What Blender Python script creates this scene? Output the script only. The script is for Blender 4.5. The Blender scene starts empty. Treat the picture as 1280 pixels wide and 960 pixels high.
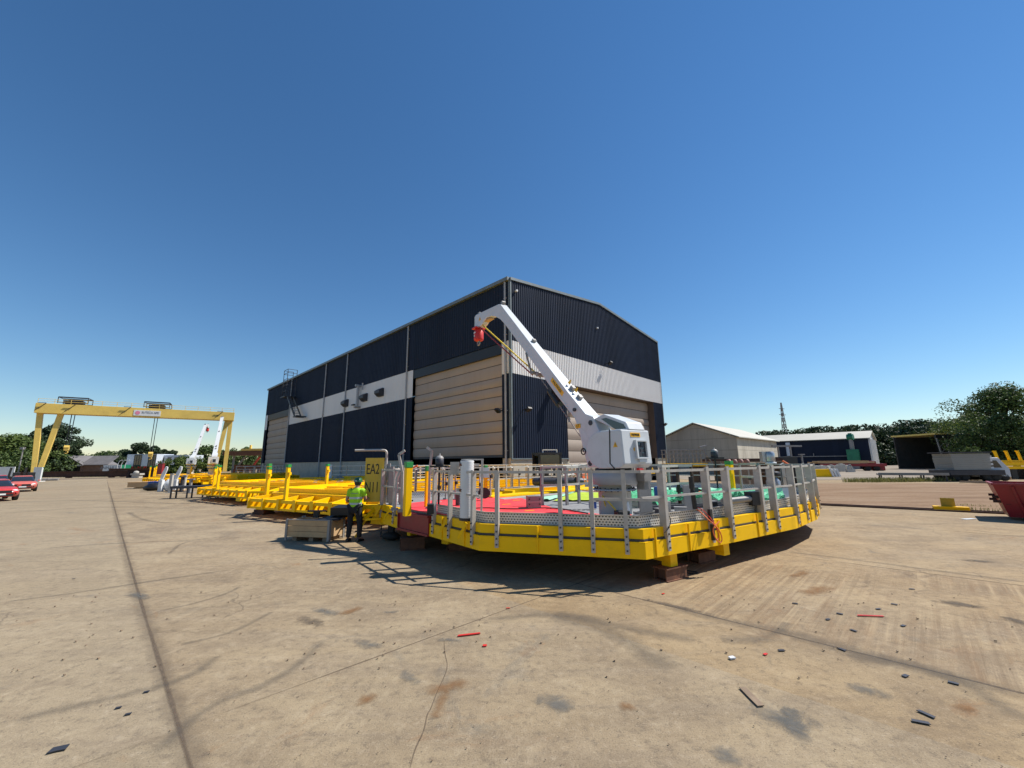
import bpy, bmesh, math, random
from mathutils import Vector as V, Matrix
import numpy as np
random.seed(7)
SC = bpy.context.scene
COL = SC.collection
PI = math.pi
rad = math.radians

# ------------------------------------------------------------------ camera (solved from the shed's vanishing points)
FPX, CAMH = 503.0, 2.2
PITCH, ROLL = math.atan(97.5/FPX), rad(.62)
_f = V((0, math.cos(PITCH), math.sin(PITCH)))
_u0 = V((0, -math.sin(PITCH), math.cos(PITCH)))
_R = V((1, 0, 0))*math.cos(ROLL) - _u0*math.sin(ROLL)
_U = V((1, 0, 0))*math.sin(ROLL) + _u0*math.cos(ROLL)
EYE = V((0, 0, CAMH))
def ray(u, v): return _f + _R*((u-640)/FPX) - _U*((v-480)/FPX)
def G(u, v, z=0.0):
    q = ray(u, v); return EYE + q*((z-CAMH)/q.z)
def DP(u, v, y):
    q = ray(u, v); return EYE + q*(y/q.y)
def AL(p, k):
    """the point k metres farther from the camera along the ground"""
    d = V((p.x, p.y, 0)); return V(p)+d.normalized()*k
def XY(u, y): q = ray(u, 578); return q.x/q.y*y
def edge_at(u, P, Q):
    q = ray(u, 600); a, b = q.x, q.y
    d = V((Q[0]-P[0], Q[1]-P[1]))
    s = (P[1]*a - P[0]*b)/(d.x*b - d.y*a)
    return V((P[0]+d.x*s, P[1]+d.y*s)), s
cam = bpy.data.cameras.new('camera'); camo = bpy.data.objects.new('camera', cam); COL.objects.link(camo)
cam.sensor_width = 36; cam.sensor_fit = 'HORIZONTAL'; cam.lens = 36*FPX/1280
cam.clip_start = .05; cam.clip_end = 4000
m = Matrix((_R, _U, -_f)).transposed().to_4x4(); m.translation = EYE
camo.matrix_world = m
SC.camera = camo

# ------------------------------------------------------------------ sky and sun
SUN_EL, SUN_AZ = rad(51.5), rad(76.0)
W = bpy.data.worlds.new('World'); SC.world = W; W.use_nodes = True
nt = W.node_tree; nt.nodes.clear()
sky = nt.nodes.new('ShaderNodeTexSky'); sky.sky_type = 'NISHITA'; sky.sun_disc = False
sky.sun_elevation = SUN_EL; sky.sun_rotation = SUN_AZ
sky.altitude = 0; sky.air_density = 1.15; sky.dust_density = .0; sky.ozone_density = 4.8
bg = nt.nodes.new('ShaderNodeBackground'); bg.inputs[1].default_value = .088
wo = nt.nodes.new('ShaderNodeOutputWorld')
hs_ = nt.nodes.new('ShaderNodeHueSaturation'); hs_.inputs['Saturation'].default_value = 1.18
nt.links.new(sky.outputs[0], hs_.inputs['Color']); nt.links.new(hs_.outputs[0], bg.inputs[0]); nt.links.new(bg.outputs[0], wo.inputs[0])
sl = bpy.data.lights.new('sun', 'SUN'); sl.energy = 4.8; sl.angle = rad(.53); sl.color = (1, .95, .87)
so = bpy.data.objects.new('sun', sl); COL.objects.link(so)
sd = V((math.sin(SUN_AZ)*math.cos(SUN_EL), math.cos(SUN_AZ)*math.cos(SUN_EL), math.sin(SUN_EL)))
so.rotation_euler = (-sd).to_track_quat('-Z', 'Y').to_euler(); so.location = (40, 20, 60)
SC.view_settings.view_transform = 'Standard'; SC.view_settings.look = 'None'
SC.view_settings.gamma = 1; SC.view_settings.exposure = 0.42; SC.view_settings.use_curve_mapping = False
SC.render.engine = 'CYCLES'
SC.cycles.max_bounces = 6; SC.cycles.transparent_max_bounces = 16; SC.cycles.use_denoising = True

# ------------------------------------------------------------------ materials
def nodes(name):
    mt = bpy.data.materials.new(name); mt.use_nodes = True
    t = mt.node_tree; t.nodes.clear()
    o = t.nodes.new('ShaderNodeOutputMaterial'); b = t.nodes.new('ShaderNodeBsdfPrincipled')
    t.links.new(b.outputs[0], o.inputs[0])
    return mt, t, b, o
def mth(t, op, a, b=None, c=None, clamp=False):
    n = t.nodes.new('ShaderNodeMath'); n.operation = op; n.use_clamp = clamp
    for i, x in enumerate((a, b, c)):
        if x is None: continue
        if isinstance(x, (int, float)): n.inputs[i].default_value = x
        else: t.links.new(x, n.inputs[i])
    return n.outputs[0]
def noise(t, vec, scale, detail=4, rough=.55, dist=0):
    n = t.nodes.new('ShaderNodeTexNoise'); n.inputs['Scale'].default_value = scale
    n.inputs['Detail'].default_value = detail; n.inputs['Roughness'].default_value = rough
    n.inputs['Distortion'].default_value = dist
    if vec is not None: t.links.new(vec, n.inputs['Vector'])
    return n.outputs[0]
def ramp(t, fac, stops):
    n = t.nodes.new('ShaderNodeValToRGB'); e = n.color_ramp.elements
    while len(e) < len(stops): e.new(.5)
    for el, (p, c) in zip(e, stops):
        el.position = p; el.color = (c, c, c, 1) if isinstance(c, (int, float)) else (*c, 1)
    t.links.new(fac, n.inputs[0]); return n.outputs[0]
def mix(t, fac, a, b, mode='MIX'):
    n = t.nodes.new('ShaderNodeMix'); n.data_type = 'RGBA'; n.blend_type = mode
    for i, x in ((0, fac), (6, a), (7, b)):
        if isinstance(x, (int, float)): n.inputs[i].default_value = x
        elif isinstance(x, tuple): n.inputs[i].default_value = (*x, 1)
        else: t.links.new(x, n.inputs[i])
    return n.outputs[2]
def geo(t, out='Position'):
    return t.nodes.new('ShaderNodeNewGeometry').outputs[out]
def mapping(t, vec, scale=(1, 1, 1), rot=(0, 0, 0)):
    n = t.nodes.new('ShaderNodeMapping'); n.inputs['Scale'].default_value = scale; n.inputs['Rotation'].default_value = rot
    t.links.new(vec, n.inputs[0]); return n.outputs[0]
def bump(t, b, h, dist=.01, strength=.5):
    n = t.nodes.new('ShaderNodeBump'); n.inputs['Strength'].default_value = strength; n.inputs['Distance'].default_value = dist
    t.links.new(h, n.inputs['Height']); t.links.new(n.outputs[0], b.inputs['Normal'])

def paint(name, col, rough=.5, metal=0., var=.18, dirt=None, dirt_amt=.3, scale=2.0, spec=.5, bmp=0., streak=False, chips=None, sheets=0.):
    """a painted or bare surface with uneven tone, patchy gloss and a little grime"""
    mt, t, b, o = nodes(name)
    oc = t.nodes.new('ShaderNodeTexCoord').outputs['Object']
    vec = mapping(t, oc, (1, 1, .18)) if streak else oc
    n1 = noise(t, vec, scale, 6, .6); n2 = noise(t, oc, scale*9, 4, .6)
    dk = tuple(c*(1-var) for c in col); lt = tuple(min(1, c*(1+var*.7)) for c in col)
    c = mix(t, ramp(t, n1, [(.3, 0.), (.7, 1.)]), dk, lt)
    if dirt is not None:
        f = mth(t, 'MULTIPLY', ramp(t, noise(t, vec, scale*1.7, 8, .7, .4), [(.52, 0.), (.72, 1.)]), dirt_amt)
        c = mix(t, f, c, dirt)
    if chips is not None:                     # chipped and scuffed spots, and thin vertical runs below them
        f = mth(t, 'MULTIPLY', ramp(t, noise(t, oc, 5.5, 7, .8, .3), [(.66, 0.), (.70, 1.)]), chips[1])
        c = mix(t, f, c, chips[0])
        f = mth(t, 'MULTIPLY', ramp(t, noise(t, mapping(t, oc, (7, 7, .7)), 1.6, 5, .7), [(.60, 0.), (.80, 1.)]), chips[1]*.55)
        c = mix(t, f, c, chips[0])
        f = mth(t, 'MULTIPLY', ramp(t, noise(t, mapping(t, oc, (.8, .8, 9)), 1.3, 6, .75), [(.60, 0.), (.72, 1.)]), chips[1]*.5)
        c = mix(t, f, c, tuple(min(1, x*.75+.05) for x in col))
    if sheets:                                # every cladding sheet has its own tone; laps every few metres
        sp = t.nodes.new('ShaderNodeSeparateXYZ'); t.links.new(oc, sp.inputs[0])
        k1 = mth(t, 'FLOOR', mth(t, 'MULTIPLY', mth(t, 'ADD', sp.outputs[0], sp.outputs[1]), .7071)); k2 = mth(t, 'FLOOR', mth(t, 'MULTIPLY', mth(t, 'SUBTRACT', sp.outputs[1], sp.outputs[0]), .7071))
        wn = t.nodes.new('ShaderNodeTexWhiteNoise'); wn.noise_dimensions = '1D'; t.links.new(mth(t, 'ADD', mth(t, 'MULTIPLY', k1, 7.3), mth(t, 'MULTIPLY', k2, 3.1)), wn.inputs['W'])
        c = mix(t, mth(t, 'MULTIPLY', wn.outputs[0], sheets), c, tuple(x*1.9 for x in col))
        lap = mth(t, 'LESS_THAN', mth(t, 'FRACT', mth(t, 'MULTIPLY', sp.outputs[2], 1/2.55)), .012)
        c = mix(t, mth(t, 'MULTIPLY', lap, .5), c, tuple(x*.35 for x in col))
    t.links.new(c, b.inputs['Base Color'])
    r = mth(t, 'ADD', mth(t, 'MULTIPLY', n2, .3), rough-.15, clamp=True)
    t.links.new(r, b.inputs['Roughness'])
    b.inputs['Metallic'].default_value = metal; b.inputs['Specular IOR Level'].default_value = spec
    if bmp: bump(t, b, n2, bmp, .5)
    return mt
M = {}
GRIME = (.10, .08, .06)
M['yellow'] = paint('yellow_paint', (.98, .56, .0), .45, var=.05, dirt=(.50, .28, .01), dirt_amt=.3, scale=1.3, spec=.22, chips=((.30, .16, .03), .38))
M['gantry'] = paint('gantry_yellow', (.76, .53, .12), .5, var=.1, dirt=(.4, .28, .1), dirt_amt=.3, scale=.6)
M['red_dark'] = paint('dark_red_paint', (.26, .012, .02), .4, var=.15, dirt=GRIME, dirt_amt=.3)
M['red_film'] = paint('red_deck_film', (.90, .070, .080), .6, var=.08, dirt=(.66, .15, .15), dirt_amt=.4, scale=1.5, bmp=.003, spec=.2)
M['red'] = paint('red_plastic', (.62, .03, .025), .45)
M['car_red'] = paint('red_car_paint', (.52, .05, .045), .25, var=.1, spec=.6)
M['car_faded'] = paint('faded_red_car_paint', (.55, .13, .10), .4, var=.15)
M['green'] = paint('green_paint', (.02, .26, .05), .5)
M['duct_green'] = paint('green_duct', (.01, .17, .09), .5)
M['galv'] = paint('galvanised_steel', (.27, .26, .25), .55, .15, var=.15, dirt=(.2, .18, .16), dirt_amt=.4, scale=4)
M['alu'] = paint('bare_aluminium', (.46, .425, .38), .5, .15, var=.16, dirt=(.22, .19, .16), dirt_amt=.3, scale=5)
M['grating'] = paint('grey_grating', (.30, .30, .30), .6, .3, var=.2, scale=6)
M['white'] = paint('white_paint', (.68, .69, .69), .35, var=.04, dirt=(.45, .45, .43), dirt_amt=.2)
M['crane'] = paint('pale_grey_crane_paint', (.59, .615, .63), .38, var=.03, dirt=(.42, .42, .41), dirt_amt=.35, scale=1.5, chips=((.36, .34, .31), .22))
M['pedestal'] = paint('beige_grey_pedestal_paint', (.42, .395, .34), .45, var=.06, dirt=(.36, .33, .3), dirt_amt=.25)
M['black'] = paint('black_plastic', (.012, .012, .014), .5, var=.3)
M['rubber'] = paint('rubber', (.02, .02, .02), .8)
M['dark_steel'] = paint('dark_steel', (.05, .05, .06), .5, .3)
M['rust'] = paint('rusty_steel', (.16, .07, .04), .8, .1, var=.4, dirt=(.28, .12, .05), dirt_amt=.6, scale=3, bmp=.004)
M['rust_dark'] = paint('dark_rusty_steel', (.07, .032, .022), .8, .1, var=.4, dirt=(.14, .06, .03), dirt_amt=.5, scale=1)
M['wood'] = paint('plywood', (.50, .33, .17), .7, var=.15, dirt=(.3, .2, .1), dirt_amt=.4, scale=3)
M['timber'] = paint('weathered_timber', (.24, .17, .11), .8, var=.3, dirt=(.1, .07, .05), dirt_amt=.5, scale=4)
M['navy'] = paint('navy_cladding', (.014, .021, .040), .6, 0, var=.12, dirt=(.019, .026, .042), dirt_amt=.4, scale=.25, streak=True, spec=.12, sheets=.28)
M['band'] = paint('pale_grey_cladding', (.72, .71, .70), .5, var=.04, dirt=(.6, .59, .56), dirt_amt=.35, scale=.4, streak=True)
M['trim'] = paint('grey_green_trim', (.16, .19, .2), .5, .2)
M['door'] = paint('beige_door', (.36, .295, .24), .65, var=.06, dirt=(.27, .21, .16), dirt_amt=.4, scale=.5, streak=True)
M['door_gap'] = paint('door_joint', (.10, .08, .06), .7)
M['plinth'] = paint('block_plinth', (.48, .43, .34), .85, var=.14, dirt=(.34, .30, .23), dirt_amt=.5, scale=1.2, bmp=.01)
M['pipe'] = paint('pale_downpipe', (.36, .37, .39), .5, .1)
M['roofing'] = paint('pale_sheet_roof', (.47, .445, .37), .6, var=.08, dirt=(.38, .35, .28), dirt_amt=.4, scale=.2)
M['asb'] = paint('weathered_cement_sheet', (.36, .34, .29), .85, var=.16, dirt=(.20, .17, .12), dirt_amt=.7, scale=.35, streak=True)
M['rail_pale'] = paint('pale_tubular_rail', (.60, .60, .60), .45, .1, var=.08)
M['shade_sheet'] = paint('painted_shade_sheet', (.028, .030, .032), .8, var=.3)  # near-black colour stands in for the shade inside the open shelter
M['ring'] = paint('blue_grey_ring', (.34, .36, .39), .5, var=.08)
M['glass'] = paint('dark_glass', (.02, .025, .03), .08, spec=.8, var=.1)
M['modular'] = paint('blue_white_panel', (.55, .60, .66), .5, var=.05, dirt=(.4, .42, .45), dirt_amt=.3, scale=.3)
M['brick'] = paint('brown_brick', (.20, .13, .10), .9, var=.2, scale=1)
M['slate'] = paint('grey_roof_tiles', (.16, .15, .15), .8, var=.2, scale=1)
M['concrete'] = paint('cast_concrete', (.45, .43, .39), .85, var=.12, dirt=(.28, .26, .22), dirt_amt=.4, bmp=.006)
M['bark'] = paint('bark', (.07, .05, .035), .9, var=.3, scale=5, bmp=.02)
M['skin'] = paint('skin', (.42, .22, .15), .5, var=.08)
M['hivis'] = paint('hi_vis_fabric', (.36, .68, .03), .8, var=.08, spec=.2)
M['reflect'] = paint('reflective_tape', (.42, .45, .46), .4, .2)
M['helmet'] = paint('green_helmet', (.02, .12, .05), .35)
M['cloth_dark'] = paint('dark_work_cloth', (.015, .015, .018), .9, var=.3)
M['blue'] = paint('blue_plastic', (.02, .08, .33), .5)
M['orange'] = paint('orange_cable', (.80, .16, .04), .5)
M['chrome'] = paint('polished_steel', (.45, .45, .46), .35, .7, var=.05)
M['rope_y'] = paint('yellow_strap', (.75, .55, .03), .7)
M['rope_r'] = paint('dark_red_strap', (.28, .03, .04), .7)
M['pink'] = paint('pink_emblem', (.72, .22, .33), .6)
M['ink'] = paint('black_lettering', (.015, .015, .015), .6)
M['ink_grey'] = paint('grey_lettering', (.2, .2, .22), .6)
M['grey_panel'] = paint('grey_panel', (.30, .30, .27), .7, var=.08, scale=.8)
M['amber'] = paint('amber_mark', (.85, .45, .01), .5)

def leafmat(name, dark, light, trans=.25):
    mt, t, b, o = nodes(name)
    r = geo(t, 'Random Per Island')
    n = noise(t, geo(t), .5, 3)
    f = mth(t, 'ADD', mth(t, 'MULTIPLY', r, .6), mth(t, 'MULTIPLY', n, .4))
    c = ramp(t, f, [(.15, dark), (.85, light)])
    t.links.new(c, b.inputs['Base Color']); b.inputs['Roughness'].default_value = .6
    b.inputs['Specular IOR Level'].default_value = .3
    tr = t.nodes.new('ShaderNodeBsdfTranslucent'); t.links.new(c, tr.inputs[0])
    ms = t.nodes.new('ShaderNodeMixShader'); ms.inputs[0].default_value = trans
    t.links.new(b.outputs[0], ms.inputs[1]); t.links.new(tr.outputs[0], ms.inputs[2]); t.links.new(ms.outputs[0], o.inputs[0])
    return mt
M['leaf'] = leafmat('broad_leaves', (.024, .052, .013), (.12, .17, .045))
M['leaf_light'] = leafmat('light_broad_leaves', (.035, .070, .014), (.13, .17, .035))
M['pine'] = leafmat('pine_needles', (.013, .030, .013), (.055, .085, .032), .15)
M['weed'] = leafmat('weeds', (.10, .11, .03), (.30, .28, .10))

# ------------------------------------------------------------------ mesh builder
class MB:
    def __init__(s): s.v = []; s.f = []; s.sm = []; s.uv = None
    def add(s, vs, fs, smooth=False):
        n = len(s.v); s.v += [V(x) for x in vs]
        for f in fs: s.f.append(tuple(i+n for i in f)); s.sm.append(smooth)
        return s
    def obox(s, c, X, Y, Z):
        c, X, Y, Z = V(c), V(X), V(Y), V(Z)
        vs = [c+X*a+Y*b+Z*d for d in (-1, 1) for a, b in ((-1, -1), (1, -1), (1, 1), (-1, 1))]
        return s.add(vs, [(3, 2, 1, 0), (4, 5, 6, 7), (0, 1, 5, 4), (1, 2, 6, 5), (2, 3, 7, 6), (3, 0, 4, 7)])
    def box(s, c, size, rz=0):
        cz, sz = math.cos(rz), math.sin(rz)
        return s.obox(c, V((cz, sz, 0))*size[0]/2, V((-sz, cz, 0))*size[1]/2, V((0, 0, size[2]/2)))
    def bar(s, p, q, w, h=None, up=(0, 0, 1)):
        p, q, up = V(p), V(q), V(up); h = w if h is None else h
        d = q-p; L = d.length
        if L < 1e-6: return s
        d /= L; side = d.cross(up)
        if side.length < 1e-3: side = d.cross(V((0, 1, 0)))
        side.normalize(); upv = side.cross(d).normalized()
        return s.obox((p+q)/2, d*L/2, side*w/2, upv*h/2)
    def tube(s, p, q, r, n=8, r2=None, caps=True):
        return s.path([p, q], r, n, caps, r2)
    def path(s, pts, r, n=8, caps=True, r2=None, closed=False):
        pts = [V(p) for p in pts]; N = len(pts); rings = []
        prev = None
        for i, p in enumerate(pts):
            a = pts[max(0, i-1)]; b = pts[min(N-1, i+1)]
            d = (b-a).normalized()
            if prev is None:
                side = d.cross(V((0, 0, 1)))
                if side.length < 1e-3: side = d.cross(V((0, 1, 0)))
            else:
                side = prev - d*prev.dot(d)
                if side.length < 1e-4: side = d.cross(V((0, 0, 1)))
            side.normalize(); prev = side; up = side.cross(d)
            rr = r if r2 is None else r+(r2-r)*i/(N-1)
            if isinstance(r, (list, tuple)): rr = r[i]
            rings.append([p+side*rr*math.cos(2*PI*k/n)+up*rr*math.sin(2*PI*k/n) for k in range(n)])
        return s.loft(rings, caps)
    def loft(s, rings, caps=True, smooth=True):
        n = len(rings[0]); vs = [p for r in rings for p in r]; fs = []
        for i in range(len(rings)-1):
            for k in range(n):
                a, b = i*n+k, i*n+(k+1) % n
                fs.append((a, b, b+n, a+n))
        s.add(vs, fs, smooth)
        if caps:
            s.add(rings[0], [tuple(range(n-1, -1, -1))]); s.add(rings[-1], [tuple(range(n))])
        return s
    def lathe(s, prof, c=(0, 0, 0), n=20, ax=None, smooth=True, caps=True):
        c = V(c); ex, ey, ez = ax or (V((1, 0, 0)), V((0, 1, 0)), V((0, 0, 1)))
        ex, ey, ez = V(ex), V(ey), V(ez)
        return s.loft([[c+ex*r*math.cos(2*PI*k/n)+ey*r*math.sin(2*PI*k/n)+ez*z for k in range(n)] for r, z in prof], caps, smooth)
    def prism(s, poly, o, ex, ey, ez, t0, t1):
        o, ex, ey, ez = V(o), V(ex), V(ey), V(ez); n = len(poly)
        a = [o+ex*x+ey*y+ez*t0 for x, y in poly]; b = [o+ex*x+ey*y+ez*t1 for x, y in poly]
        return s.add(a+b, [tuple(range(n-1, -1, -1)), tuple(range(n, 2*n))]+[(i, (i+1) % n, (i+1) % n+n, i+n) for i in range(n)])
    def slab(s, poly, z0, z1): return s.prism(poly, (0, 0, 0), (1, 0, 0), (0, 1, 0), (0, 0, 1), z0, z1)
    def quad(s, a, b, c, d): return s.add([a, b, c, d], [(0, 1, 2, 3)])
    def blob(s, c, r, n=10, k=6, jit=0., rnd=random):
        c = V(c); rx, ry, rz = r if isinstance(r, (list, tuple)) else (r, r, r)
        rings = []
        for i in range(k+1):
            th = -PI/2+PI*i/k
            rings.append([c+V((rx*max(.02, math.cos(th))*math.cos(2*PI*j/n), ry*max(.02, math.cos(th))*math.sin(2*PI*j/n), rz*math.sin(th)))*(1+jit*(rnd.random()-.5)) for j in range(n)])
        return s.loft(rings)
def mesh_from(name, mb, mat, inv=None, bev=0., recalc=True):
    me = bpy.data.meshes.new(name)
    vs = [tuple(inv @ p) for p in mb.v] if inv is not None else [tuple(p) for p in mb.v]
    me.from_pydata(vs, [], mb.f)
    me.polygons.foreach_set('use_smooth', mb.sm)
    if mb.uv is not None:
        l = me.uv_layers.new(name='UVMap')
        for lp in me.loops: l.data[lp.index].uv = mb.uv[lp.vertex_index]
    me.materials.append(M[mat] if isinstance(mat, str) else mat)
    if recalc:
        bm = bmesh.new(); bm.from_mesh(me)
        bmesh.ops.recalc_face_normals(bm, faces=bm.faces[:])
        bm.to_mesh(me); bm.free()
    me.update(); return me
def tag(o, label=None, cat=None, group=None, kind=None):
    if label: o['label'] = label
    if cat: o['category'] = cat
    if group: o['group'] = group
    if kind: o['kind'] = kind
    return o
def thing(name, label, cat, loc=(0, 0, 0), rz=0., group=None, kind=None):
    o = bpy.data.objects.new(name, None); COL.objects.link(o)
    o.empty_display_size = .2; o.location = V(loc); o.rotation_euler = (0, 0, rz)
    return tag(o, label, cat, group, kind)
def wm(o):
    L = Matrix.Translation(o.location) @ o.rotation_euler.to_matrix().to_4x4()
    return wm(o.parent) @ L if o.parent else L
def part(name, mb, mat, parent, world=False, bev=0., label=None, kind=None, recalc=True):
    """one mesh under a thing (or under a part); world=True: the shape was given in world metres"""
    inv = wm(parent).inverted() if world else None
    o = bpy.data.objects.new(name, mesh_from(name, mb, mat, inv, recalc=recalc)); COL.objects.link(o)
    o.parent = parent
    if label: o['label'] = label
    if kind: o['kind'] = kind
    if bev: bevel(o, bev)
    return o
def bevel(o, w, seg=2):
    b = o.modifiers.new('bevel', 'BEVEL'); b.width = w; b.segments = seg; b.limit_method = 'ANGLE'; b.angle_limit = rad(40)
def solo(name, mb, mat, label=None, cat=None, group=None, kind=None, loc=None, bev=0., recalc=True):
    """a thing that is one mesh, its origin at its base; the shape is given in world metres"""
    if loc is None:
        n = len(mb.v); loc = V((sum(p.x for p in mb.v)/n, sum(p.y for p in mb.v)/n, min(p.z for p in mb.v)))
    loc = V(loc)
    o = bpy.data.objects.new(name, mesh_from(name, mb, mat, Matrix.Translation(-loc), recalc=recalc)); COL.objects.link(o)
    o.location = loc
    if bev: bevel(o, bev)
    return tag(o, label, cat, group, kind)
def kids(o): return [c for c in bpy.data.objects if c.parent == o]
def copy_tree(o, parent=None, label=None, loc=None, rz=None):
    c = o.copy(); COL.objects.link(c); c.parent = parent
    if label: c['label'] = label
    if loc is not None: c.location = V(loc)
    if rz is not None: c.rotation_euler = (0, 0, rz)
    for ch in kids(o): copy_tree(ch, c)
    return c
def lettering(txt, size, loc, ex, ey, mat, parent, sx=1., name='lettering', align='CENTER', ext=.003):
    """flat raised lettering standing on a surface; ex is the reading direction, ey the letters' up"""
    cu = bpy.data.curves.new('txt', 'FONT'); cu.body = txt; cu.size = size; cu.align_x = align; cu.align_y = 'CENTER'; cu.extrude = ext
    to = bpy.data.objects.new('txt', cu); COL.objects.link(to)
    me = bpy.data.meshes.new_from_object(to.evaluated_get(bpy.context.evaluated_depsgraph_get()))
    ex, ey = V(ex).normalized(), V(ey).normalized(); ez = ex.cross(ey)
    R = Matrix((ex, ey, ez)).transposed().to_4x4(); R.translation = V(loc)
    me.transform(R @ Matrix.Diagonal((sx, 1, 1, 1))); me.materials.clear(); me.materials.append(M[mat])
    bpy.data.objects.remove(to); bpy.data.curves.remove(cu)
    o = bpy.data.objects.new(name, me); COL.objects.link(o); o.parent = parent
    return o
# ------------------------------------------------------------------ ground: one concrete sheet to the horizon
S2 = math.sqrt(.5)
def pq(x, y): return (x+y)*S2, (-x+y)*S2           # slab axes run at 45 degrees to the view
def from_pq(p, q): return V(((p-q)*S2, (p+q)*S2))
def ground_mat():
    mt, t, b, o = nodes('yard_concrete')
    P = geo(t)
    n_big = noise(t, P, .10, 6, .6); n_mid = noise(t, P, .62, 8, .68, .4)
    n_fine = noise(t, P, 9, 8, .75); n_sp = noise(t, P, 70, 3, .7)
    c = ramp(t, n_mid, [(.28, (.165, .13, .098)), (.44, (.258, .203, .140)), (.58, (.338, .272, .186)), (.72, (.398, .326, .228))])
    c = mix(t, ramp(t, n_big, [(.38, 0.), (.62, .5)]), c, (.33, .245, .15))
    # greyer, paler lane beyond the long joint
    q = t.nodes.new('ShaderNodeVectorMath'); q.operation = 'DOT_PRODUCT'; q.inputs[1].default_value = (S2, S2, 0); t.links.new(P, q.inputs[0]); p_ = q.outputs['Value']
    q2 = t.nodes.new('ShaderNodeVectorMath'); q2.operation = 'DOT_PRODUCT'; q2.inputs[1].default_value = (-S2, S2, 0); t.links.new(P, q2.inputs[0]); q_ = q2.outputs['Value']
    lane = mth(t, 'LESS_THAN', p_, PJ1)
    c = mix(t, mth(t, 'MULTIPLY', lane, .45), c, (.31, .265, .195))
    # scuffed streaks where vehicles turn (stretched along the traffic)
    st = noise(t, mapping(t, P, (.25, 2.4, 1), (0, 0, rad(12))), 1.0, 7, .7, .3)
    c = mix(t, ramp(t, st, [(.50, 0.), (.68, .42)]), c, (.18, .145, .115))
    st2 = noise(t, mapping(t, P, (.12, 1.1, 1), (0, 0, rad(-20))), 1.3, 7, .7, .5)
    c = mix(t, ramp(t, st2, [(.52, 0.), (.70, .35)]), c, (.40, .33, .25))
    # rust blooms and oil-grey blotches
    c = mix(t, ramp(t, noise(t, mapping(t, P, (1, 1, 1), (0, 0, 1)), .55, 7, .7, .8), [(.615, 0.), (.70, .5)]), c, (.26, .135, .06))
    c = mix(t, ramp(t, noise(t, mapping(t, P, (1, 1, 1), (0, 0, 2.2)), .8, 7, .72, .9), [(.60, 0.), (.69, .55)]), c, (.15, .142, .13))
    # exposed aggregate and grit
    c = mix(t, ramp(t, n_fine, [(.32, .75), (.48, 0.)]), c, (.13, .105, .085))
    c = mix(t, ramp(t, n_fine, [(.54, 0.), (.72, .6)]), c, (.45, .38, .295))
    c = mix(t, ramp(t, n_sp, [(.33, .85), (.43, 0.)]), c, (.11, .095, .08))
    c = mix(t, ramp(t, n_sp, [(.58, 0.), (.72, .6)]), c, (.50, .44, .36))
    # hairline cracks, sparse pits and pale scour
    vo = t.nodes.new('ShaderNodeTexVoronoi'); vo.feature = 'DISTANCE_TO_EDGE'; vo.inputs['Scale'].default_value = .42
    wv = t.nodes.new('ShaderNodeVectorMath'); wv.operation = 'ADD'; nv = t.nodes.new('ShaderNodeTexNoise'); nv.inputs['Scale'].default_value = 1.1; nv.inputs['Detail'].default_value = 6
    t.links.new(P, nv.inputs['Vector']); t.links.new(P, wv.inputs[0]); t.links.new(nv.outputs['Color'], wv.inputs[1]); t.links.new(wv.outputs[0], vo.inputs['Vector'])
    ck = mth(t, 'MULTIPLY', ramp(t, vo.outputs['Distance'], [(.0, 1.), (.010, 0.)]), ramp(t, noise(t, mapping(t, P, (1, 1, 1), (0, 0, 3)), .35, 4), [(.52, 0.), (.60, .7)]))
    c = mix(t, ck, c, (.12, .095, .075))
    n_pit = noise(t, P, 26, 6, .8)
    c = mix(t, ramp(t, n_pit, [(.30, .8), (.38, 0.)]), c, (.12, .10, .08))
    c = mix(t, ramp(t, noise(t, mapping(t, P, (.6, 1.5, 1), (0, 0, .9)), 2.2, 9, .8, .6), [(.50, 0.), (.66, .55)]), c, (.21, .165, .12))
    c = mix(t, ramp(t, noise(t, mapping(t, P, (1, .6, 1), (0, 0, 2.9)), 3.1, 9, .8, .6), [(.54, 0.), (.70, .5)]), c, (.44, .37, .27))
    # broom-ribbed slabs to the right: ribs run along the slab axis
    def along(kp, kq):
        cb = t.nodes.new('ShaderNodeCombineXYZ'); t.links.new(mth(t, 'MULTIPLY', p_, kp), cb.inputs[0]); t.links.new(mth(t, 'MULTIPLY', q_, kq), cb.inputs[1]); return cb.outputs[0]
    w = noise(t, along(.22, 9.5), 1.0, 3, .6)
    w2 = noise(t, along(.5, 4.0), 1.0, 6, .75)
    reg = mth(t, 'MULTIPLY', mth(t, 'GREATER_THAN', p_, PR1), mth(t, 'LESS_THAN', p_, PR2))
    reg = mth(t, 'MULTIPLY', reg, ramp(t, noise(t, P, .35, 5, .6), [(.40, .15), (.56, 1.)]))
    c = mix(t, mth(t, 'MULTIPLY', reg, ramp(t, w, [(.30, .5), (.42, 0.)])), c, (.44, .355, .24))
    rib = mth(t, 'MULTIPLY', reg, ramp(t, w, [(.46, 0.), (.60, 1.)]))
    c = mix(t, mth(t, 'MULTIPLY', rib, .55), c, (.17, .125, .085))
    c = mix(t, mth(t, 'MULTIPLY', reg, ramp(t, w2, [(.5, 0.), (.66, .5)])), c, (.19, .115, .065))
    c = mix(t, mth(t, 'MULTIPLY', mth(t, 'GREATER_THAN', p_, PR1-1.5), ramp(t, noise(t, P, .25, 5, .6), [(.3, .2), (.6, 1.)])), c, mix(t, 1.0, c, (1.0, .935, .83), 'MULTIPLY'))
    tone = t.nodes.new('ShaderNodeTexWhiteNoise'); tone.noise_dimensions = '1D'     # slab by slab
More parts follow.
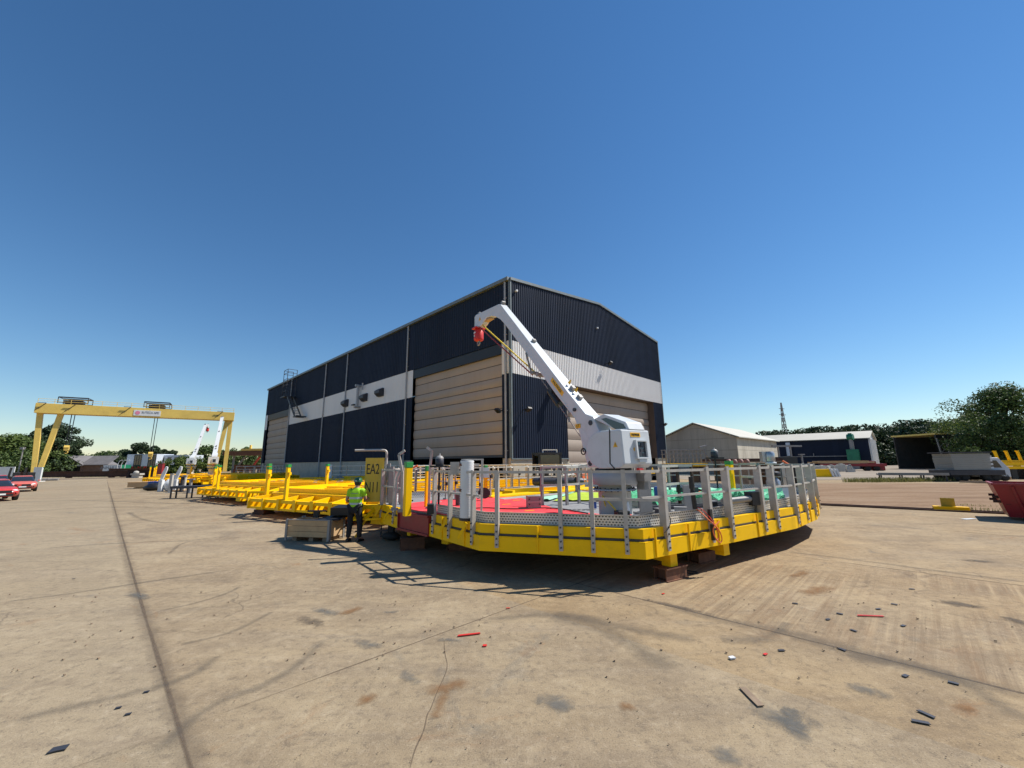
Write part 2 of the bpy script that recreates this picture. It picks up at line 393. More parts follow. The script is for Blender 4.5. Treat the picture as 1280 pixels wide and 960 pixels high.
    t.links.new(mth(t, 'ADD', mth(t, 'FLOOR', mth(t, 'MULTIPLY', mth(t, 'SUBTRACT', p_, PJ1), 1/(PR1-PJ1))), mth(t, 'MULTIPLY', mth(t, 'FLOOR', mth(t, 'MULTIPLY', mth(t, 'SUBTRACT', q_, QJ2), 1/6.0)), 17.3)), tone.inputs['W'])
    c = mix(t, mth(t, 'MULTIPLY', tone.outputs[0], .5), c, mix(t, 1.0, c, (.84, .83, .80), 'MULTIPLY'))
    c = mix(t, 1.0, c, (1.02, .99, .92), 'MULTIPLY')
    t.links.new(c, b.inputs['Base Color'])
    b.inputs['Roughness'].default_value = .9; b.inputs['Specular IOR Level'].default_value = .25
    h = mth(t, 'ADD', mth(t, 'MULTIPLY', n_fine, .6), mth(t, 'ADD', mth(t, 'MULTIPLY', n_sp, .25), mth(t, 'MULTIPLY', rib, -.25)))
    bump(t, b, h, .02, .55)
    return mt
_j = G(222, 912); PJ1 = pq(_j.x, _j.y)[0]; QJ2 = pq(_j.x, _j.y)[1]
_r = G(1130, 830); PR1 = pq(_r.x, _r.y)[0]
_r = G(1130, 713); PR2 = pq(_r.x, _r.y)[0]
_r = G(1150, 661); PR3 = pq(_r.x, _r.y)[0]
M['ground'] = ground_mat()
g = MB(); g.quad((-1500, -300, 0), (1500, -300, 0), (1500, 2500, 0), (-1500, 2500, 0))
solo('ground', g, 'ground', kind='structure', loc=(0, 0, 0), recalc=False)

ENDK = 9.0
def sheet_mat(name, col, col2, sc=.6, soft=True, amt=1.0, lo=.35, hi=.6, rgh=.95, blot=False):
    """thin layer on the concrete whose cover breaks up with noise and fades towards its edge (v of the UV)"""
    mt, t, b, o = nodes(name)
    P = geo(t); uv = t.nodes.new('ShaderNodeUVMap').outputs[0]
    s = t.nodes.new('ShaderNodeSeparateXYZ'); t.links.new(uv, s.inputs[0])
    n = noise(t, P, sc, 8, .7, .3); n2 = noise(t, P, 14, 6, .7)
    c = mix(t, ramp(t, n2, [(.35, 0.), (.65, 1.)]), col, col2)
    t.links.new(c, b.inputs['Base Color']); b.inputs['Roughness'].default_value = rgh
    b.inputs['Specular IOR Level'].default_value = .2
    e = mth(t, 'SUBTRACT', 1.0, mth(t, 'ABSOLUTE', mth(t, 'SUBTRACT', mth(t, 'MULTIPLY', s.outputs[1], 2.0), 1.0)))
    nn = mth(t, 'ADD', n, mth(t, 'MULTIPLY', n2, .25))
    a = ramp(t, mth(t, 'ADD', mth(t, 'SUBTRACT', nn, .62), mth(t, 'MULTIPLY', e, .55 if soft else 1.5)), [(lo-.3, 0.), (hi-.1, amt)])
    ends = mth(t, 'MULTIPLY', mth(t, 'MULTIPLY', s.outputs[0], mth(t, 'SUBTRACT', 1.0, s.outputs[0])), ENDK if soft else 40., clamp=True)
    if blot:                                          # a patch: cover falls off from the middle in every direction
        dx = mth(t, 'SUBTRACT', mth(t, 'MULTIPLY', s.outputs[0], 2.), 1.); dy = mth(t, 'SUBTRACT', mth(t, 'MULTIPLY', s.outputs[1], 2.), 1.)
        rr0 = mth(t, 'SQRT', mth(t, 'ADD', mth(t, 'POWER', mth(t, 'ABSOLUTE', dx), 2.), mth(t, 'POWER', mth(t, 'ABSOLUTE', dy), 2.)))
        a = mth(t, 'MULTIPLY', ramp(t, mth(t, 'ADD', mth(t, 'SUBTRACT', 1., rr0), mth(t, 'MULTIPLY', mth(t, 'SUBTRACT', noise(t, P, 5, 7, .75, .6), .5), 2.2)), [(.25, 0.), (.95, 1.)]), amt)
        ends = 1.0
    a = mth(t, 'MULTIPLY', a, ends)
    tr = t.nodes.new('ShaderNodeBsdfTransparent'); ms = t.nodes.new('ShaderNodeMixShader')
    t.links.new(a, ms.inputs[0]); t.links.new(tr.outputs[0], ms.inputs[1]); t.links.new(b.outputs[0], ms.inputs[2])
    t.links.new(ms.outputs[0], o.inputs[0])
    return mt
M['tyre'] = sheet_mat('tyre_rubber_smear', (.105, .095, .085), (.15, .13, .11), .9, amt=.27)
M['joint'] = sheet_mat('dirt_filled_joint', (.095, .07, .05), (.19, .14, .098), 1.5, amt=.85, lo=.34, hi=.62)
M['wet'] = sheet_mat('dark_stain', (.10, .08, .062), (.15, .12, .095), .8, amt=.75, blot=True)
M['oil'] = sheet_mat('grey_oil_stain', (.12, .12, .115), (.17, .165, .15), 1.3, amt=.6, blot=True)
M['rustst'] = sheet_mat('rust_stain', (.22, .10, .04), (.28, .17, .085), 1.6, amt=.6, blot=True)
_lay = [0]
def ribbon(mb, pts, w, z):
    pts = [V((p[0], p[1])) for p in pts]
    if len(pts) > 2:                                    # smooth the polyline
        for _ in range(3):
            out = [pts[0]]
            for a, b_ in zip(pts, pts[1:]): out += [a*.75+b_*.25, a*.25+b_*.75]
            pts = out+[pts[-1]]
    n = len(mb.v); N = len(pts)
    if mb.uv is None: mb.uv = []
    for i, p in enumerate(pts):
        d = (pts[min(N-1, i+1)]-pts[max(0, i-1)]).normalized(); s = V((-d.y, d.x))*w/2
        mb.v += [V((p.x-s.x, p.y-s.y, z)), V((p.x+s.x, p.y+s.y, z))]; mb.uv += [(i/(N-1), 0.), (i/(N-1), 1.)]
    for i in range(N-1):
        k = n+2*i; mb.f.append((k, k+2, k+3, k+1)); mb.sm.append(False)
    return mb
def marks(name, mat, lines):
    """flat marks on the concrete; every mark lies 3 mm above the one before so that none share a plane"""
    mb = MB()
    for pts, w in lines:
        _lay[0] += 1
        ribbon(mb, pts, w, .0015+.00012*_lay[0])
    return solo(name, mb, mat, kind='structure', loc=(0, 0, 0), recalc=False)
def gp(*uv): return [G(u, v) for u, v in uv]
marks('slab_joints', 'joint', [
    ([from_pq(PJ1, QJ2-8), from_pq(PJ1+.02, QJ2), from_pq(PJ1-.02, QJ2+6), from_pq(PJ1, QJ2+90)], .055),
    ([from_pq(PJ1-14, QJ2), from_pq(PJ1-.03, QJ2)], .028), ([from_pq(PJ1+.03, QJ2), from_pq(PJ1+14, QJ2)], .028),
    ([from_pq(PR1, -12), from_pq(PR1, 6)], .05), ([from_pq(PR2, -16), from_pq(PR2, 3)], .06), ([from_pq(PR3, -20), from_pq(PR3, 1)], .07),
    (gp((555, 800), (556, 818), (560, 832), (556, 845), (545, 868), (538, 888), (534, 892), (530, 915), (519, 935), (512, 962)), .015)])
M['jdirt'] = sheet_mat('joint_dirt', (.16, .125, .095), (.21, .165, .12), 2.5, amt=.3)
marks('joint_dirt', 'jdirt', [([from_pq(PJ1+.03, QJ2-8), from_pq(PJ1+.05, QJ2), from_pq(PJ1-.05, QJ2+6), from_pq(PJ1, QJ2+60)], .26)])
marks('tyre_marks', 'tyre', [
    (gp((20, 900), (90, 884), (150, 870), (215, 854), (252, 838), (270, 820)), .22),
    (gp((190, 945), (262, 880), (335, 856), (375, 830), (405, 800)), .2),
    (gp((205, 763), (245, 754), (285, 742), (300, 733)), .12),
    (gp((225, 806), (290, 792), (340, 765)), .14),
    (gp((10, 752), (90, 742), (180, 728), (290, 712)), .18), (gp((60, 685), (160, 678), (240, 676)), .18),
    (gp((0, 628), (100, 625), (230, 630)), .5), (gp((0, 642), (110, 634), (210, 634)), .4),
    (gp((160, 640), (180, 652), (240, 655), (330, 652)), .3), (gp((210, 693), (230, 676), (290, 670)), .14),
    (gp((830, 756), (900, 775), (985, 790), (1060, 812), (1150, 835), (1285, 872)), .42),
    (gp((900, 800), (960, 800), (985, 778)), .3), (gp((1060, 822), (1130, 828), (1200, 850), (1290, 905)), .35),
    (gp((610, 775), (700, 765), (800, 790), (870, 800)), .35), (gp((690, 770), (760, 785), (840, 838)), .5),
    (gp((985, 690), (1080, 701), (1180, 715), (1285, 728)), .25)])
marks('dark_stains', 'wet', [
    (gp((1160, 750), (1185, 754), (1215, 757), (1234, 762)), .42), (gp((1250, 770), (1275, 778), (1300, 788)), .35),
    (gp((1195, 699), (1225, 702), (1255, 704)), .4), (gp((800, 748), (840, 757), (900, 772)), .2), (gp((370, 772), (390, 778), (405, 785)), .35),
    (gp((700, 742), (715, 745), (735, 747)), .12)])
marks('oil_stains', 'oil', [
    (gp((930, 880), (985, 900), (1030, 915)), .55), (gp((985, 880), (990, 905), (1010, 935)), .3), (gp((890, 930), (910, 945), (925, 960)), .3),
    (gp((545, 800), (560, 800), (578, 802)), .16), (gp((440, 800), (465, 808), (480, 806)), .3), (gp((475, 765), (490, 766), (500, 764)), .14),
    (gp((500, 838), (512, 848), (525, 856)), .22), (gp((670, 870), (695, 880), (720, 888)), .45), (gp((160, 740), (175, 745), (188, 750)), .3),
    (gp((390, 760), (410, 765), (425, 770)), .3), (gp((1050, 855), (1085, 862), (1120, 872)), .3)])
marks('rust_stains', 'rustst', [
    (gp((440, 880), (460, 874), (475, 868)), .25), (gp((530, 868), (555, 860), (590, 852)), .3), (gp((545, 900), (550, 880), (560, 862)), .2),
    (gp((1000, 745), (1020, 738), (1040, 732)), .5), (gp((1190, 885), (1210, 886), (1225, 888)), .2), (gp((420, 770), (440, 764), (455, 758)), .3),
    (gp((985, 722), (1000, 718), (1015, 712)), .3), (gp((770, 880), (785, 884), (800, 884)), .2)])

# the earth yard beyond the rail track, and the pale apron far behind it
def soil_mat(name, a, b_, c_, sc):
    mt, t, b, o = nodes(name); P = geo(t)
    n = noise(t, mapping(t, P, (.3, 1.6, 1), (0, 0, rad(-15))), sc, 8, .7); n2 = noise(t, P, 6, 6, .7)
    c = ramp(t, n, [(.3, a), (.5, b_), (.7, c_)]); c = mix(t, ramp(t, n2, [(.3, .45), (.5, 0.)]), c, tuple(x*.6 for x in a))
    t.links.new(c, b.inputs['Base Color']); b.inputs['Roughness'].default_value = .95; b.inputs['Specular IOR Level'].default_value = .1
    bump(t, b, n2, .03, .6); return mt
M['soil'] = soil_mat('dry_earth', (.155, .095, .058), (.245, .16, .098), (.30, .22, .145), .5)
M['apron'] = soil_mat('pale_apron', (.22, .18, .135), (.285, .24, .19), (.33, .285, .23), .2)
a = G(1020, 631.5); b_ = G(1270, 643.5); dv = (b_-a).normalized()
A0 = a-dv*12; B0 = b_+dv*40
q1 = G(1110, 604.5); q2 = G(1270, 604.5)
mb = MB(); mb.add([(A0.x, A0.y, .020), (B0.x, B0.y, .020), (B0.x+60, q2.y+6, .020), (q2.x, q2.y, .020), (q1.x, q1.y, .020), (4, 46, .020), (1, 32, .020)], [tuple(range(7))])
solo('earth_yard', mb, 'soil', kind='structure', loc=(0, 0, 0), recalc=False)
mb = MB(); mb.add([(20, 45, .016), (80, 38, .016), (400, 120, .016), (400, 400, .016), (20, 400, .016)], [tuple(range(5))])
solo('pale_apron_ground', mb, 'apron', kind='structure', loc=(0, 0, 0), recalc=False)
# two flush rails
for k, off in enumerate((0., .55)):
    n = V((-dv.y, dv.x, 0)); p0 = a-dv*6+n*off; p1 = b_+dv*30+n*off
    tag(solo('track_rail', MB().bar((p0.x, p0.y, .035), (p1.x, p1.y, .035), .05, .05), 'rust_dark'), ('dark rail nearer the concrete, flush with the earth yard edge', 'dark rail farther from the concrete, just inside the earth yard')[k], 'rail', 'rails along the yard edge')

# ------------------------------------------------------------------ the big navy shed
C0 = DP(637, 347, 30.); C0 = V((C0.x, C0.y, 0))
DL = V((-S2, S2, 0)); DR = V((S2, S2, 0)); NL = V((-S2, -S2, 0)); NR = V((S2, -S2, 0))
LEN, WID, EAVE, PEAK, ZB0, ZB1, ZP = 67.2, 25.7, 16.6, 18.05, 8.9, 11.5, 2.47
shed = thing('fabrication_shed', 'tall navy clad fabrication shed with a pale grey band and big roller doors', 'building', C0)
def roofz(s): return EAVE+(PEAK-EAVE)*(1-abs(s-WID/2)/(WID/2))
def corrugated(mb, d, n, s0, s1, z0, z1, pitch=.25, dep=.045, top=None):
    k = max(1, round((s1-s0)/pitch)); pitch = (s1-s0)/k; prof = []
    for i in range(k):
        s = s0+i*pitch; prof += [(s, 0), (s+pitch*.5, 0), (s+pitch*.62, dep), (s+pitch*.88, dep)]
    prof.append((s1, 0)); nv = len(mb.v)
    for s, o in prof:
        p = C0+d*s+n*o; mb.v += [V((p.x, p.y, z0)), V((p.x, p.y, z1 if top is None else top(s)))]
    for i in range(len(prof)-1):
        a = nv+2*i; mb.f.append((a, a+2, a+3, a+1)); mb.sm.append(False)
def wall_pt(d, n, s, o, z): p = C0+d*s+n*o; return V((p.x, p.y, z))
def wbox(mb, d, n, s0, s1, o0, o1, z0, z1):
    c = C0+d*(s0+s1)/2+n*(o0+o1)/2
    return mb.obox((c.x, c.y, (z0+z1)/2), d*(s1-s0)/2, n*(o1-o0)/2, V((0, 0, (z1-z0)/2)))
# gable (right) cladding: opening from 6.85 to 23.4
GO0, GO1, GZ = 6.85, 23.45, 8.85
def clad(name, mat, *a, **k):
    mb = MB(); corrugated(mb, *a, **k); part(name, mb, mat, shed, True, recalc=False)
clad('upper_cladding', 'navy', DR, NR, .12, WID, ZB1, 0, top=lambda s: roofz(s)-.05)
clad('upper_cladding', 'navy', DL, NL, .12, LEN, ZB1, EAVE-.05, .33, .04)
clad('pale_band_cladding', 'band', DR, NR, .12, WID, ZB0, ZB1)
for s0, s1 in ((.12, .95), (14.05, 53.1), (66.0, LEN)): clad('pale_band_cladding', 'band', DL, NL, s0, s1, ZB0-.2 if s0 > 1 else ZB0, ZB1, .33, .04)
clad('lower_cladding', 'navy', DR, NR, .12, GO0, ZP, ZB0); clad('lower_cladding', 'navy', DR, NR, GO1, WID, ZP, ZB0)
for s0, s1 in ((.12, .95), (14.05, 53.1), (66.0, LEN)): clad('lower_cladding', 'navy', DL, NL, s0, s1, ZP, ZB0-.2 if s0 > 1 else ZB0, .33, .04)
for q in ((.95, 14.05, -.25, -.05, 10.6, 11.48), (53.1, 66, -.25, -.05, 10.35, 11.48)): part('door_header', wbox(MB(), DL, NL, *q), 'black', shed, True)
for s0, s1 in ((0, GO0), (GO1, WID)): part('plinth', wbox(MB(), DR, NR, s0, s1, -.3, -.03, 0, ZP), 'plinth', shed, True)
for s0, s1 in ((.3, .95), (14.05, 53.1), (66, LEN)): part('plinth', wbox(MB(), DL, NL, s0, s1, -.3, -.03, 0, ZP), 'plinth', shed, True)
tr = MB()
wbox(tr, DR, NR, 0, .12, -.12, .06, ZP, EAVE); wbox(tr, DL, NL, 0, .12, .0, .06, ZP, EAVE)
wbox(tr, DR, NR, 0, GO0, -.02, .08, ZP-.09, ZP); wbox(tr, DR, NR, GO1, WID, -.02, .08, ZP-.09, ZP)
wbox(tr, DR, NR, WID, WID+.12, -.12, .06, 0, EAVE); wbox(tr, DL, NL, LEN, LEN+.12, -.12, .06, 0, EAVE)
wbox(tr, DL, NL, 0, LEN+.1, -.05, .28, EAVE-.16, EAVE+.12)
for s0, s1 in ((0, WID/2), (WID/2, WID)):
    p = wall_pt(DR, NR, s0, .04, roofz(s0)); q = wall_pt(DR, NR, s1, .04, roofz(s1)); tr.bar(p, q, .18, .22)
part('edge_trim', tr, 'trim', shed, True)
rf = MB(); e0 = wall_pt(DR, NR, 0, 0, EAVE+.1); e1 = wall_pt(DR, NR, WID/2, 0, PEAK+.1); e2 = wall_pt(DR, NR, WID, 0, EAVE+.1)
off = DL*LEN
rf.quad(e0, e1, e1+off, e0+off); rf.quad(e1, e2, e2+off, e1+off)
part('roof', rf, 'trim', shed, True, recalc=False)
part('rear_wall', wbox(MB(), DL, NL, 0, LEN, -WID, -WID+.2, 0, EAVE), 'navy', shed, True); part('rear_wall', wbox(MB(), DR, NR, 0, WID, -LEN-.01, -LEN+.2, 0, EAVE), 'navy', shed, True)
jb = MB()
wbox(jb, DR, NR, GO0-.12, GO0, -.95, .02, 0, GZ); wbox(jb, DR, NR, GO1, GO1+.12, -.95, -.02, ZP, GZ); wbox(jb, DR, NR, GO0-.12, GO1+.12, -.95, -.01, GZ, GZ+.25)
part('door_reveal', jb, paint('brown_reveal', (.115, .085, .07), .6, var=.1), shed, True)
def folding_door(d, n, s0, s1, z0, z1, rec, rows, seed, name='roller_door'):
    rnd = random.Random(seed); mb = MB(); z = z0
    hs = [rnd.uniform(.8, 1.15) for _ in range(rows)]; k = (z1-z0)/sum(hs); seams = MB()
    for i, h in enumerate(hs):
        h *= k; bulge = rnd.uniform(.03, .09)
        rings = []
        for j in range(7):                                   # each fabric panel bellies out a little between its bars
            zz = z+.035+(h-.07)*j/6; o = -rec+bulge*math.sin(PI*j/6)
            rings.append((zz, o))
        nv = len(mb.v); ns = 14
        for zz, o in rings:
            for x in range(ns+1):
                mb.v.append(wall_pt(d, n, s0+(s1-s0)*x/ns, o+rnd.uniform(-.006, .006), zz))
        for r in range(6):
            for x in range(ns):
                a = nv+r*(ns+1)+x; mb.f.append((a, a+1, a+ns+2, a+ns+1)); mb.sm.append(True)
        wbox(seams, d, n, s0, s1, -rec-.06, -rec-.005, z-.035, z+.04)
        z += h
    wbox(seams, d, n, s0, s1, -rec-.12, -rec-.06, z0, z1)
    o = part(name, mb, 'door', shed, True, recalc=False)
    part('panel_joint', seams, 'door_gap', o, True)
    bb = MB(); wbox(bb, d, n, s0+.05, s1-.05, -rec-.15, -rec+.06, z0-.16, z0); part('bottom_bar', bb, 'dark_steel', o, True)
    return o
folding_door(DL, NL, 1.0, 14.0, 2.72, 10.7, .32, 9, 3)
folding_door(DL, NL, 53.2, 65.9, .3, 10.5, .32, 10, 4)
folding_door(DR, NR, GO0+.02, GO1-.02, .2, GZ-.02, .80, 9, 5)
gp_ = MB(); wbox(gp_, DR, NR, 8.4, 8.6, -.62, -.45, 6.3, GZ); part('door_guide', gp_, 'galv', shed, True)
for s in (.42, 15.1, 30.2, 37.5, 52.7):
    b = MB(); b.tube(wall_pt(DL, NL, s, .14, .1), wall_pt(DL, NL, s, .14, EAVE-.2), .085, 8)
    for z in (3, 6, 9, 12, 15): wbox(b, DL, NL, s-.12, s+.12, .03, .17, z, z+.06)
    part('downpipe', b, 'pipe', shed, True)
# louvred ventilation hoods
for s, z in ((29.8, 9.75), (24.5, 9.85), (20.6, 9.95)):
    b = MB(); pr = [(0, .5), (.18, .53), (.6, .24), (.6, -.07), (.25, -.37), (0, -.4)]
    c = wall_pt(DL, NL, s, .02, z); b.prism(pr, c, NL, (0, 0, 1), DL, -.56, .56)
    part('ventilation_hood', b, 'dark_steel', shed, True)
b = MB(); b.tube(wall_pt(DL, NL, 25.9, .4, 8.9), wall_pt(DL, NL, 25.9, .4, 11.6), .18, 10)
for z in (8.9, 11.5): b.tube(wall_pt(DL, NL, 25.9, .0, z), wall_pt(DL, NL, 25.9, .75, z), .16, 8)
b.tube(wall_pt(DL, NL, 24.9, .3, 10.9), wall_pt(DL, NL, 24.9, .3, 11.7), .1, 8); part('extract_duct', b, 'pipe', shed, True)
b = MB(); wbox(b, DL, NL, 27.2, 27.9, .03, .3, 9.3, 9.42); part('wall_light', b, 'black', shed, True)
# access ladder with its cage and stair near the far door
lad = MB()
for s in (50.2, 52.2):
    for o in (.2, 1.6): lad.tube(wall_pt(DL, NL, s, o, 13), wall_pt(DL, NL, s, o, 17.6), .05, 5)
for z in (13, 14, 15, 16, 17, 17.6):
    for (sa, oa), (sb, ob) in (((50.2, 1.6), (52.2, 1.6)), ((50.2, .2), (50.2, 1.6)), ((52.2, .2), (52.2, 1.6))):
        lad.tube(wall_pt(DL, NL, sa, oa, z), wall_pt(DL, NL, sb, ob, z), .04, 5)
wbox(lad, DL, NL, 50, 52.4, .1, 1.8, 13, 13.12)
a_, b2 = wall_pt(DL, NL, 50, 1, 13.1), wall_pt(DL, NL, 45.2, 1, 9.3)
for o in (-.45, .45): lad.bar(a_+NL*o, b2+NL*o, .1, .25)
for i in range(14):
    p = a_.lerp(b2, i/13); lad.bar(p-NL*.45, p+NL*.45, .25, .04)
for h in (.5, 1.05): lad.tube(a_+NL*.5+V((0, 0, h)), b2+NL*.5+V((0, 0, h)), .035, 5)
for i in range(6):
    p = a_.lerp(b2, i/5)+NL*.5; lad.tube(p, p+V((0, 0, 1.05)), .03, 5)
wbox(lad, DL, NL, 43.6, 45.3, .3, 1.7, 9.2, 9.34)
part('access_stair', lad, 'dark_steel', shed, True)
def floodlight(d, n, s, z, tilt=.5):
    b = MB(); p = wall_pt(d, n, s, .05, z); q = p+n*.55+V((0, 0, .1)); b.tube(p, q, .035, 6)
    b.obox(q+n*.1-V((0, 0, .1)), d*.2, (n*.6-V((0, 0, .8)))*.08, (n*.8+V((0, 0, .6)))*.2)
    part('floodlight', b, 'black', shed, True)
floodlight(DR, NR, 13.3, 11.75); floodlight(DL, NL, .7, 6.0); floodlight(DR, NR, 1.2, 6.1); floodlight(DR, NR, 24.6, 6.3)
b = MB(); p = wall_pt(DR, NR, 4.9, .1, 8.3); b.tube(p, p+NR*1.0, .28, 12); b.tube(p+NR*.9+V((0, 0, .2)), p+NR*.9-V((0, 0, .9)), .26, 12); part('flue_cowl', b, 'dark_steel', shed, True)
b = MB(); b.tube(wall_pt(DR, NR, .6, .05, 15.7), wall_pt(DR, NR, .6, .25, 15.7), .1, 8); part('camera_dome', b, 'white', shed, True)
b = MB(); b.tube(wall_pt(DR, NR, 12.2, .05, 15.3), wall_pt(DR, NR, 12.2, .2, 15.3), .09, 8); part('wall_fitting', b, 'white', shed, True)
# ------------------------------------------------------------------ the near platform module
A, B, Cc, Mm = (2.33, 7.55), (-.69, 8.44), (-2.02, 10.12), (-3.08, 11.28)
OUT = [A, (4.70, 9.02), (7.10, 10.62), (8.72, 12.1), (9.85, 13.5), (10.55, 15.0), (10.2, 16.6), (8.4, 18.6), (5.6, 20.2), (3.1, 20.3),
       (-1.3, 15.95), (-3.9, 14.7), (-4.25, 12.9), Mm, Cc, B]
N_ = len(OUT); RED_E = 13            # edge Mm -> Cc carries the red hinged panel
plat = thing('platform_module', 'near yellow octagonal platform with grey railing posts and red and green deck', 'platform', (3, 12.5, 0), 0, 'yellow steel platform modules')
def inset(poly, d):
    out = []; n = len(poly)
    for i in range(n):
        p0, p1, p2 = V(poly[i-1]), V(poly[i]), V(poly[(i+1) % n])
        a, b = (p1-p0).normalized(), (p2-p1).normalized()
        na, nb = V((-a.y, a.x)), V((-b.y, b.x)); h = (na+nb); h = h/max(.35, h.dot(na))
        out.append(p1+h*d)
    return out
def ring(mb, poly, d0, d1, z0, z1, skip=()):
    o, i_ = inset(poly, d0), inset(poly, d1); n = len(poly)
    for k in range(n):
        if k in skip: continue
        a, b, c, d = o[k], o[(k+1) % n], i_[(k+1) % n], i_[k]
        mb.add([(x.x, x.y, z) for z in (z0, z1) for x in (a, b, c, d)], [(3, 2, 1, 0), (4, 5, 6, 7), (0, 1, 5, 4), (2, 3, 7, 6), (1, 2, 6, 5), (3, 0, 4, 7)])
# OUT runs counter-clockwise seen from above, so positive inset points inwards
lowb = MB(); ring(lowb, OUT, 0, .16, .50, .755, (RED_E,)); ring(lowb, OUT, .0, .35, .757, .772, (RED_E,)); ring(lowb, OUT, .0, .3, .485, .4995, (RED_E,))
part('lower_ring_beam', lowb, 'yellow', plat, True)
upb = MB(); ring(upb, OUT, .05, .15, .815, .985, (RED_E,)); part('upper_ring_beam', upb, 'yellow', plat, True)
gs = MB(); ring(gs, OUT, .035, .14, .776, .811, (RED_E,)); part('grating_edge', gs, 'dark_steel', plat, True)
# stiffener plates where beam lengths meet
for i, ts in ((N_-1, (.38, .72)), (0, (.1, .45, .8)), (1, (.35, .7)), (2, (.2, .7)), (3, (.5,)), (4, (.5,)), (N_-2, (.3, .75))):
    P, Q = V(OUT[i]), V(OUT[(i+1) % N_]); d = (Q-P).normalized(); n = V((d.y, -d.x))
    for t in ts:
        sf = MB(); c = P.lerp(Q, t); sf.obox((c.x+n.x*.002, c.y+n.y*.002, .74), V((d.x, d.y, 0))*.012, V((n.x, n.y, 0))*.02, V((0, 0, .245))); part('stiffener', sf, 'yellow', plat, True)
# short sloping brackets on the left facet
for i, ts in ((N_-2, (.42, .80)), (N_-5, (.25, .55, .85)), (N_-4, (.3, .7))):
    P, Q = V(OUT[i]), V(OUT[(i+1) % N_]); d = (Q-P).normalized(); n = V((d.y, -d.x))
    for t in ts:
        br = MB(); c = P.lerp(Q, t); p = V((c.x+n.x*.03, c.y+n.y*.03, .97)); br.bar(p, p+V((n.x*.13-d.x*.10, n.y*.13-d.y*.10, -.30)), .045, .05); part('sloping_bracket', br, 'yellow', plat, True)
dk = MB(); dk.slab([tuple(p) for p in inset(OUT, .17)], .93, .99); part('deck', dk, 'grating', plat, True)
#                                                     # joists seen under the edge
for k in range(-8, 16):
    x = k*1.3
    x += 2.5; ys = []
    for (xa, ya), (xb, yb) in zip(inset(OUT, .3), inset(OUT, .3)[1:]+inset(OUT, .3)[:1]):
        if (xa-x)*(xb-x) < 0: ys.append(ya+(yb-ya)*(x-xa)/(xb-xa))
    jo = MB()
    if len(ys) == 2: jo.box((x, sum(ys)/2, .80), (.12, abs(ys[0]-ys[1]), .22)); part('joist', jo, 'yellow', plat, True)
# red hinged side panel
P, Q = V(Mm), V(Cc); d = (Q-P).normalized(); n = V((d.y, -d.x))
rp = MB()
for o0, o1, z0, z1 in ((.0, .10, .52, .90), (-.06, .12, .90, .94), (-.05, .12, .47, .52)):
    a = P+n*(-o0); 
    rp.add([(x.x, x.y, z) for z in (z0, z1) for x in (P-n*o0, Q-n*o0, Q-n*o1, P-n*o1)], [(3, 2, 1, 0), (4, 5, 6, 7), (0, 1, 5, 4), (1, 2, 6, 5), (2, 3, 7, 6), (3, 0, 4, 7)])
for t in (.0, .985): 
    c = P.lerp(Q, t+.007); rp.obox((c.x+n.x*.0, c.y+n.y*.0, .71), V((d.x, d.y, 0))*.02, V((n.x, n.y, 0))*.035, V((0, 0, .18)))
part('red_side_panel', rp, 'red_dark', plat, True)

# perforated toe board (dark punched holes)
mt, t, b, o = nodes('perforated_sheet')
uv = t.nodes.new('ShaderNodeUVMap').outputs[0]; s = t.nodes.new('ShaderNodeSeparateXYZ'); t.links.new(uv, s.inputs[0])
fx = mth(t, 'SUBTRACT', mth(t, 'FRACT', mth(t, 'MULTIPLY', s.outputs[0], 1/.062)), .5)
row = mth(t, 'FLOOR', mth(t, 'MULTIPLY', s.outputs[1], 1/.048))
fx = mth(t, 'SUBTRACT', mth(t, 'FRACT', mth(t, 'ADD', mth(t, 'MULTIPLY', s.outputs[0], 1/.062), mth(t, 'MULTIPLY', row, .5))), .5)
fy = mth(t, 'SUBTRACT', mth(t, 'FRACT', mth(t, 'MULTIPLY', s.outputs[1], 1/.048)), .5)
r2 = mth(t, 'ADD', mth(t, 'POWER', mth(t, 'MULTIPLY', fx, .9), 2.), mth(t, 'POWER', mth(t, 'MULTIPLY', fy, 1.3), 2.))
hole = mth(t, 'LESS_THAN', r2, .085)
t.links.new(mix(t, hole, (.62, .61, .58), (.015, .014, .013)), b.inputs['Base Color']); b.inputs['Metallic'].default_value = .1; b.inputs['Roughness'].default_value = .45
M['perf'] = mt
ins = inset(OUT, .20)
for i in range(N_):
    if i in (RED_E, RED_E-1): continue
    P, Q = ins[i], ins[(i+1) % N_]; L = (Q-P).length; mb = MB(); mb.uv = []
    mb.v = [V((P.x, P.y, 1.0)), V((Q.x, Q.y, 1.0)), V((Q.x, Q.y, 1.19)), V((P.x, P.y, 1.19))]; mb.uv = [(0, .0), (L, .0), (L, .19), (0, .19)]
    mb.f = [(0, 1, 2, 3)]; mb.sm = [False]
    tb = part('toe_board', mb, 'perf', plat, True, recalc=False)
    e = MB(); e.bar((P.x, P.y, 1.195), (Q.x, Q.y, 1.195), .03, .02); e.bar((P.x, P.y, .997), (Q.x, Q.y, .997), .03, .012); part('edge_strip', e, 'alu', tb, True)

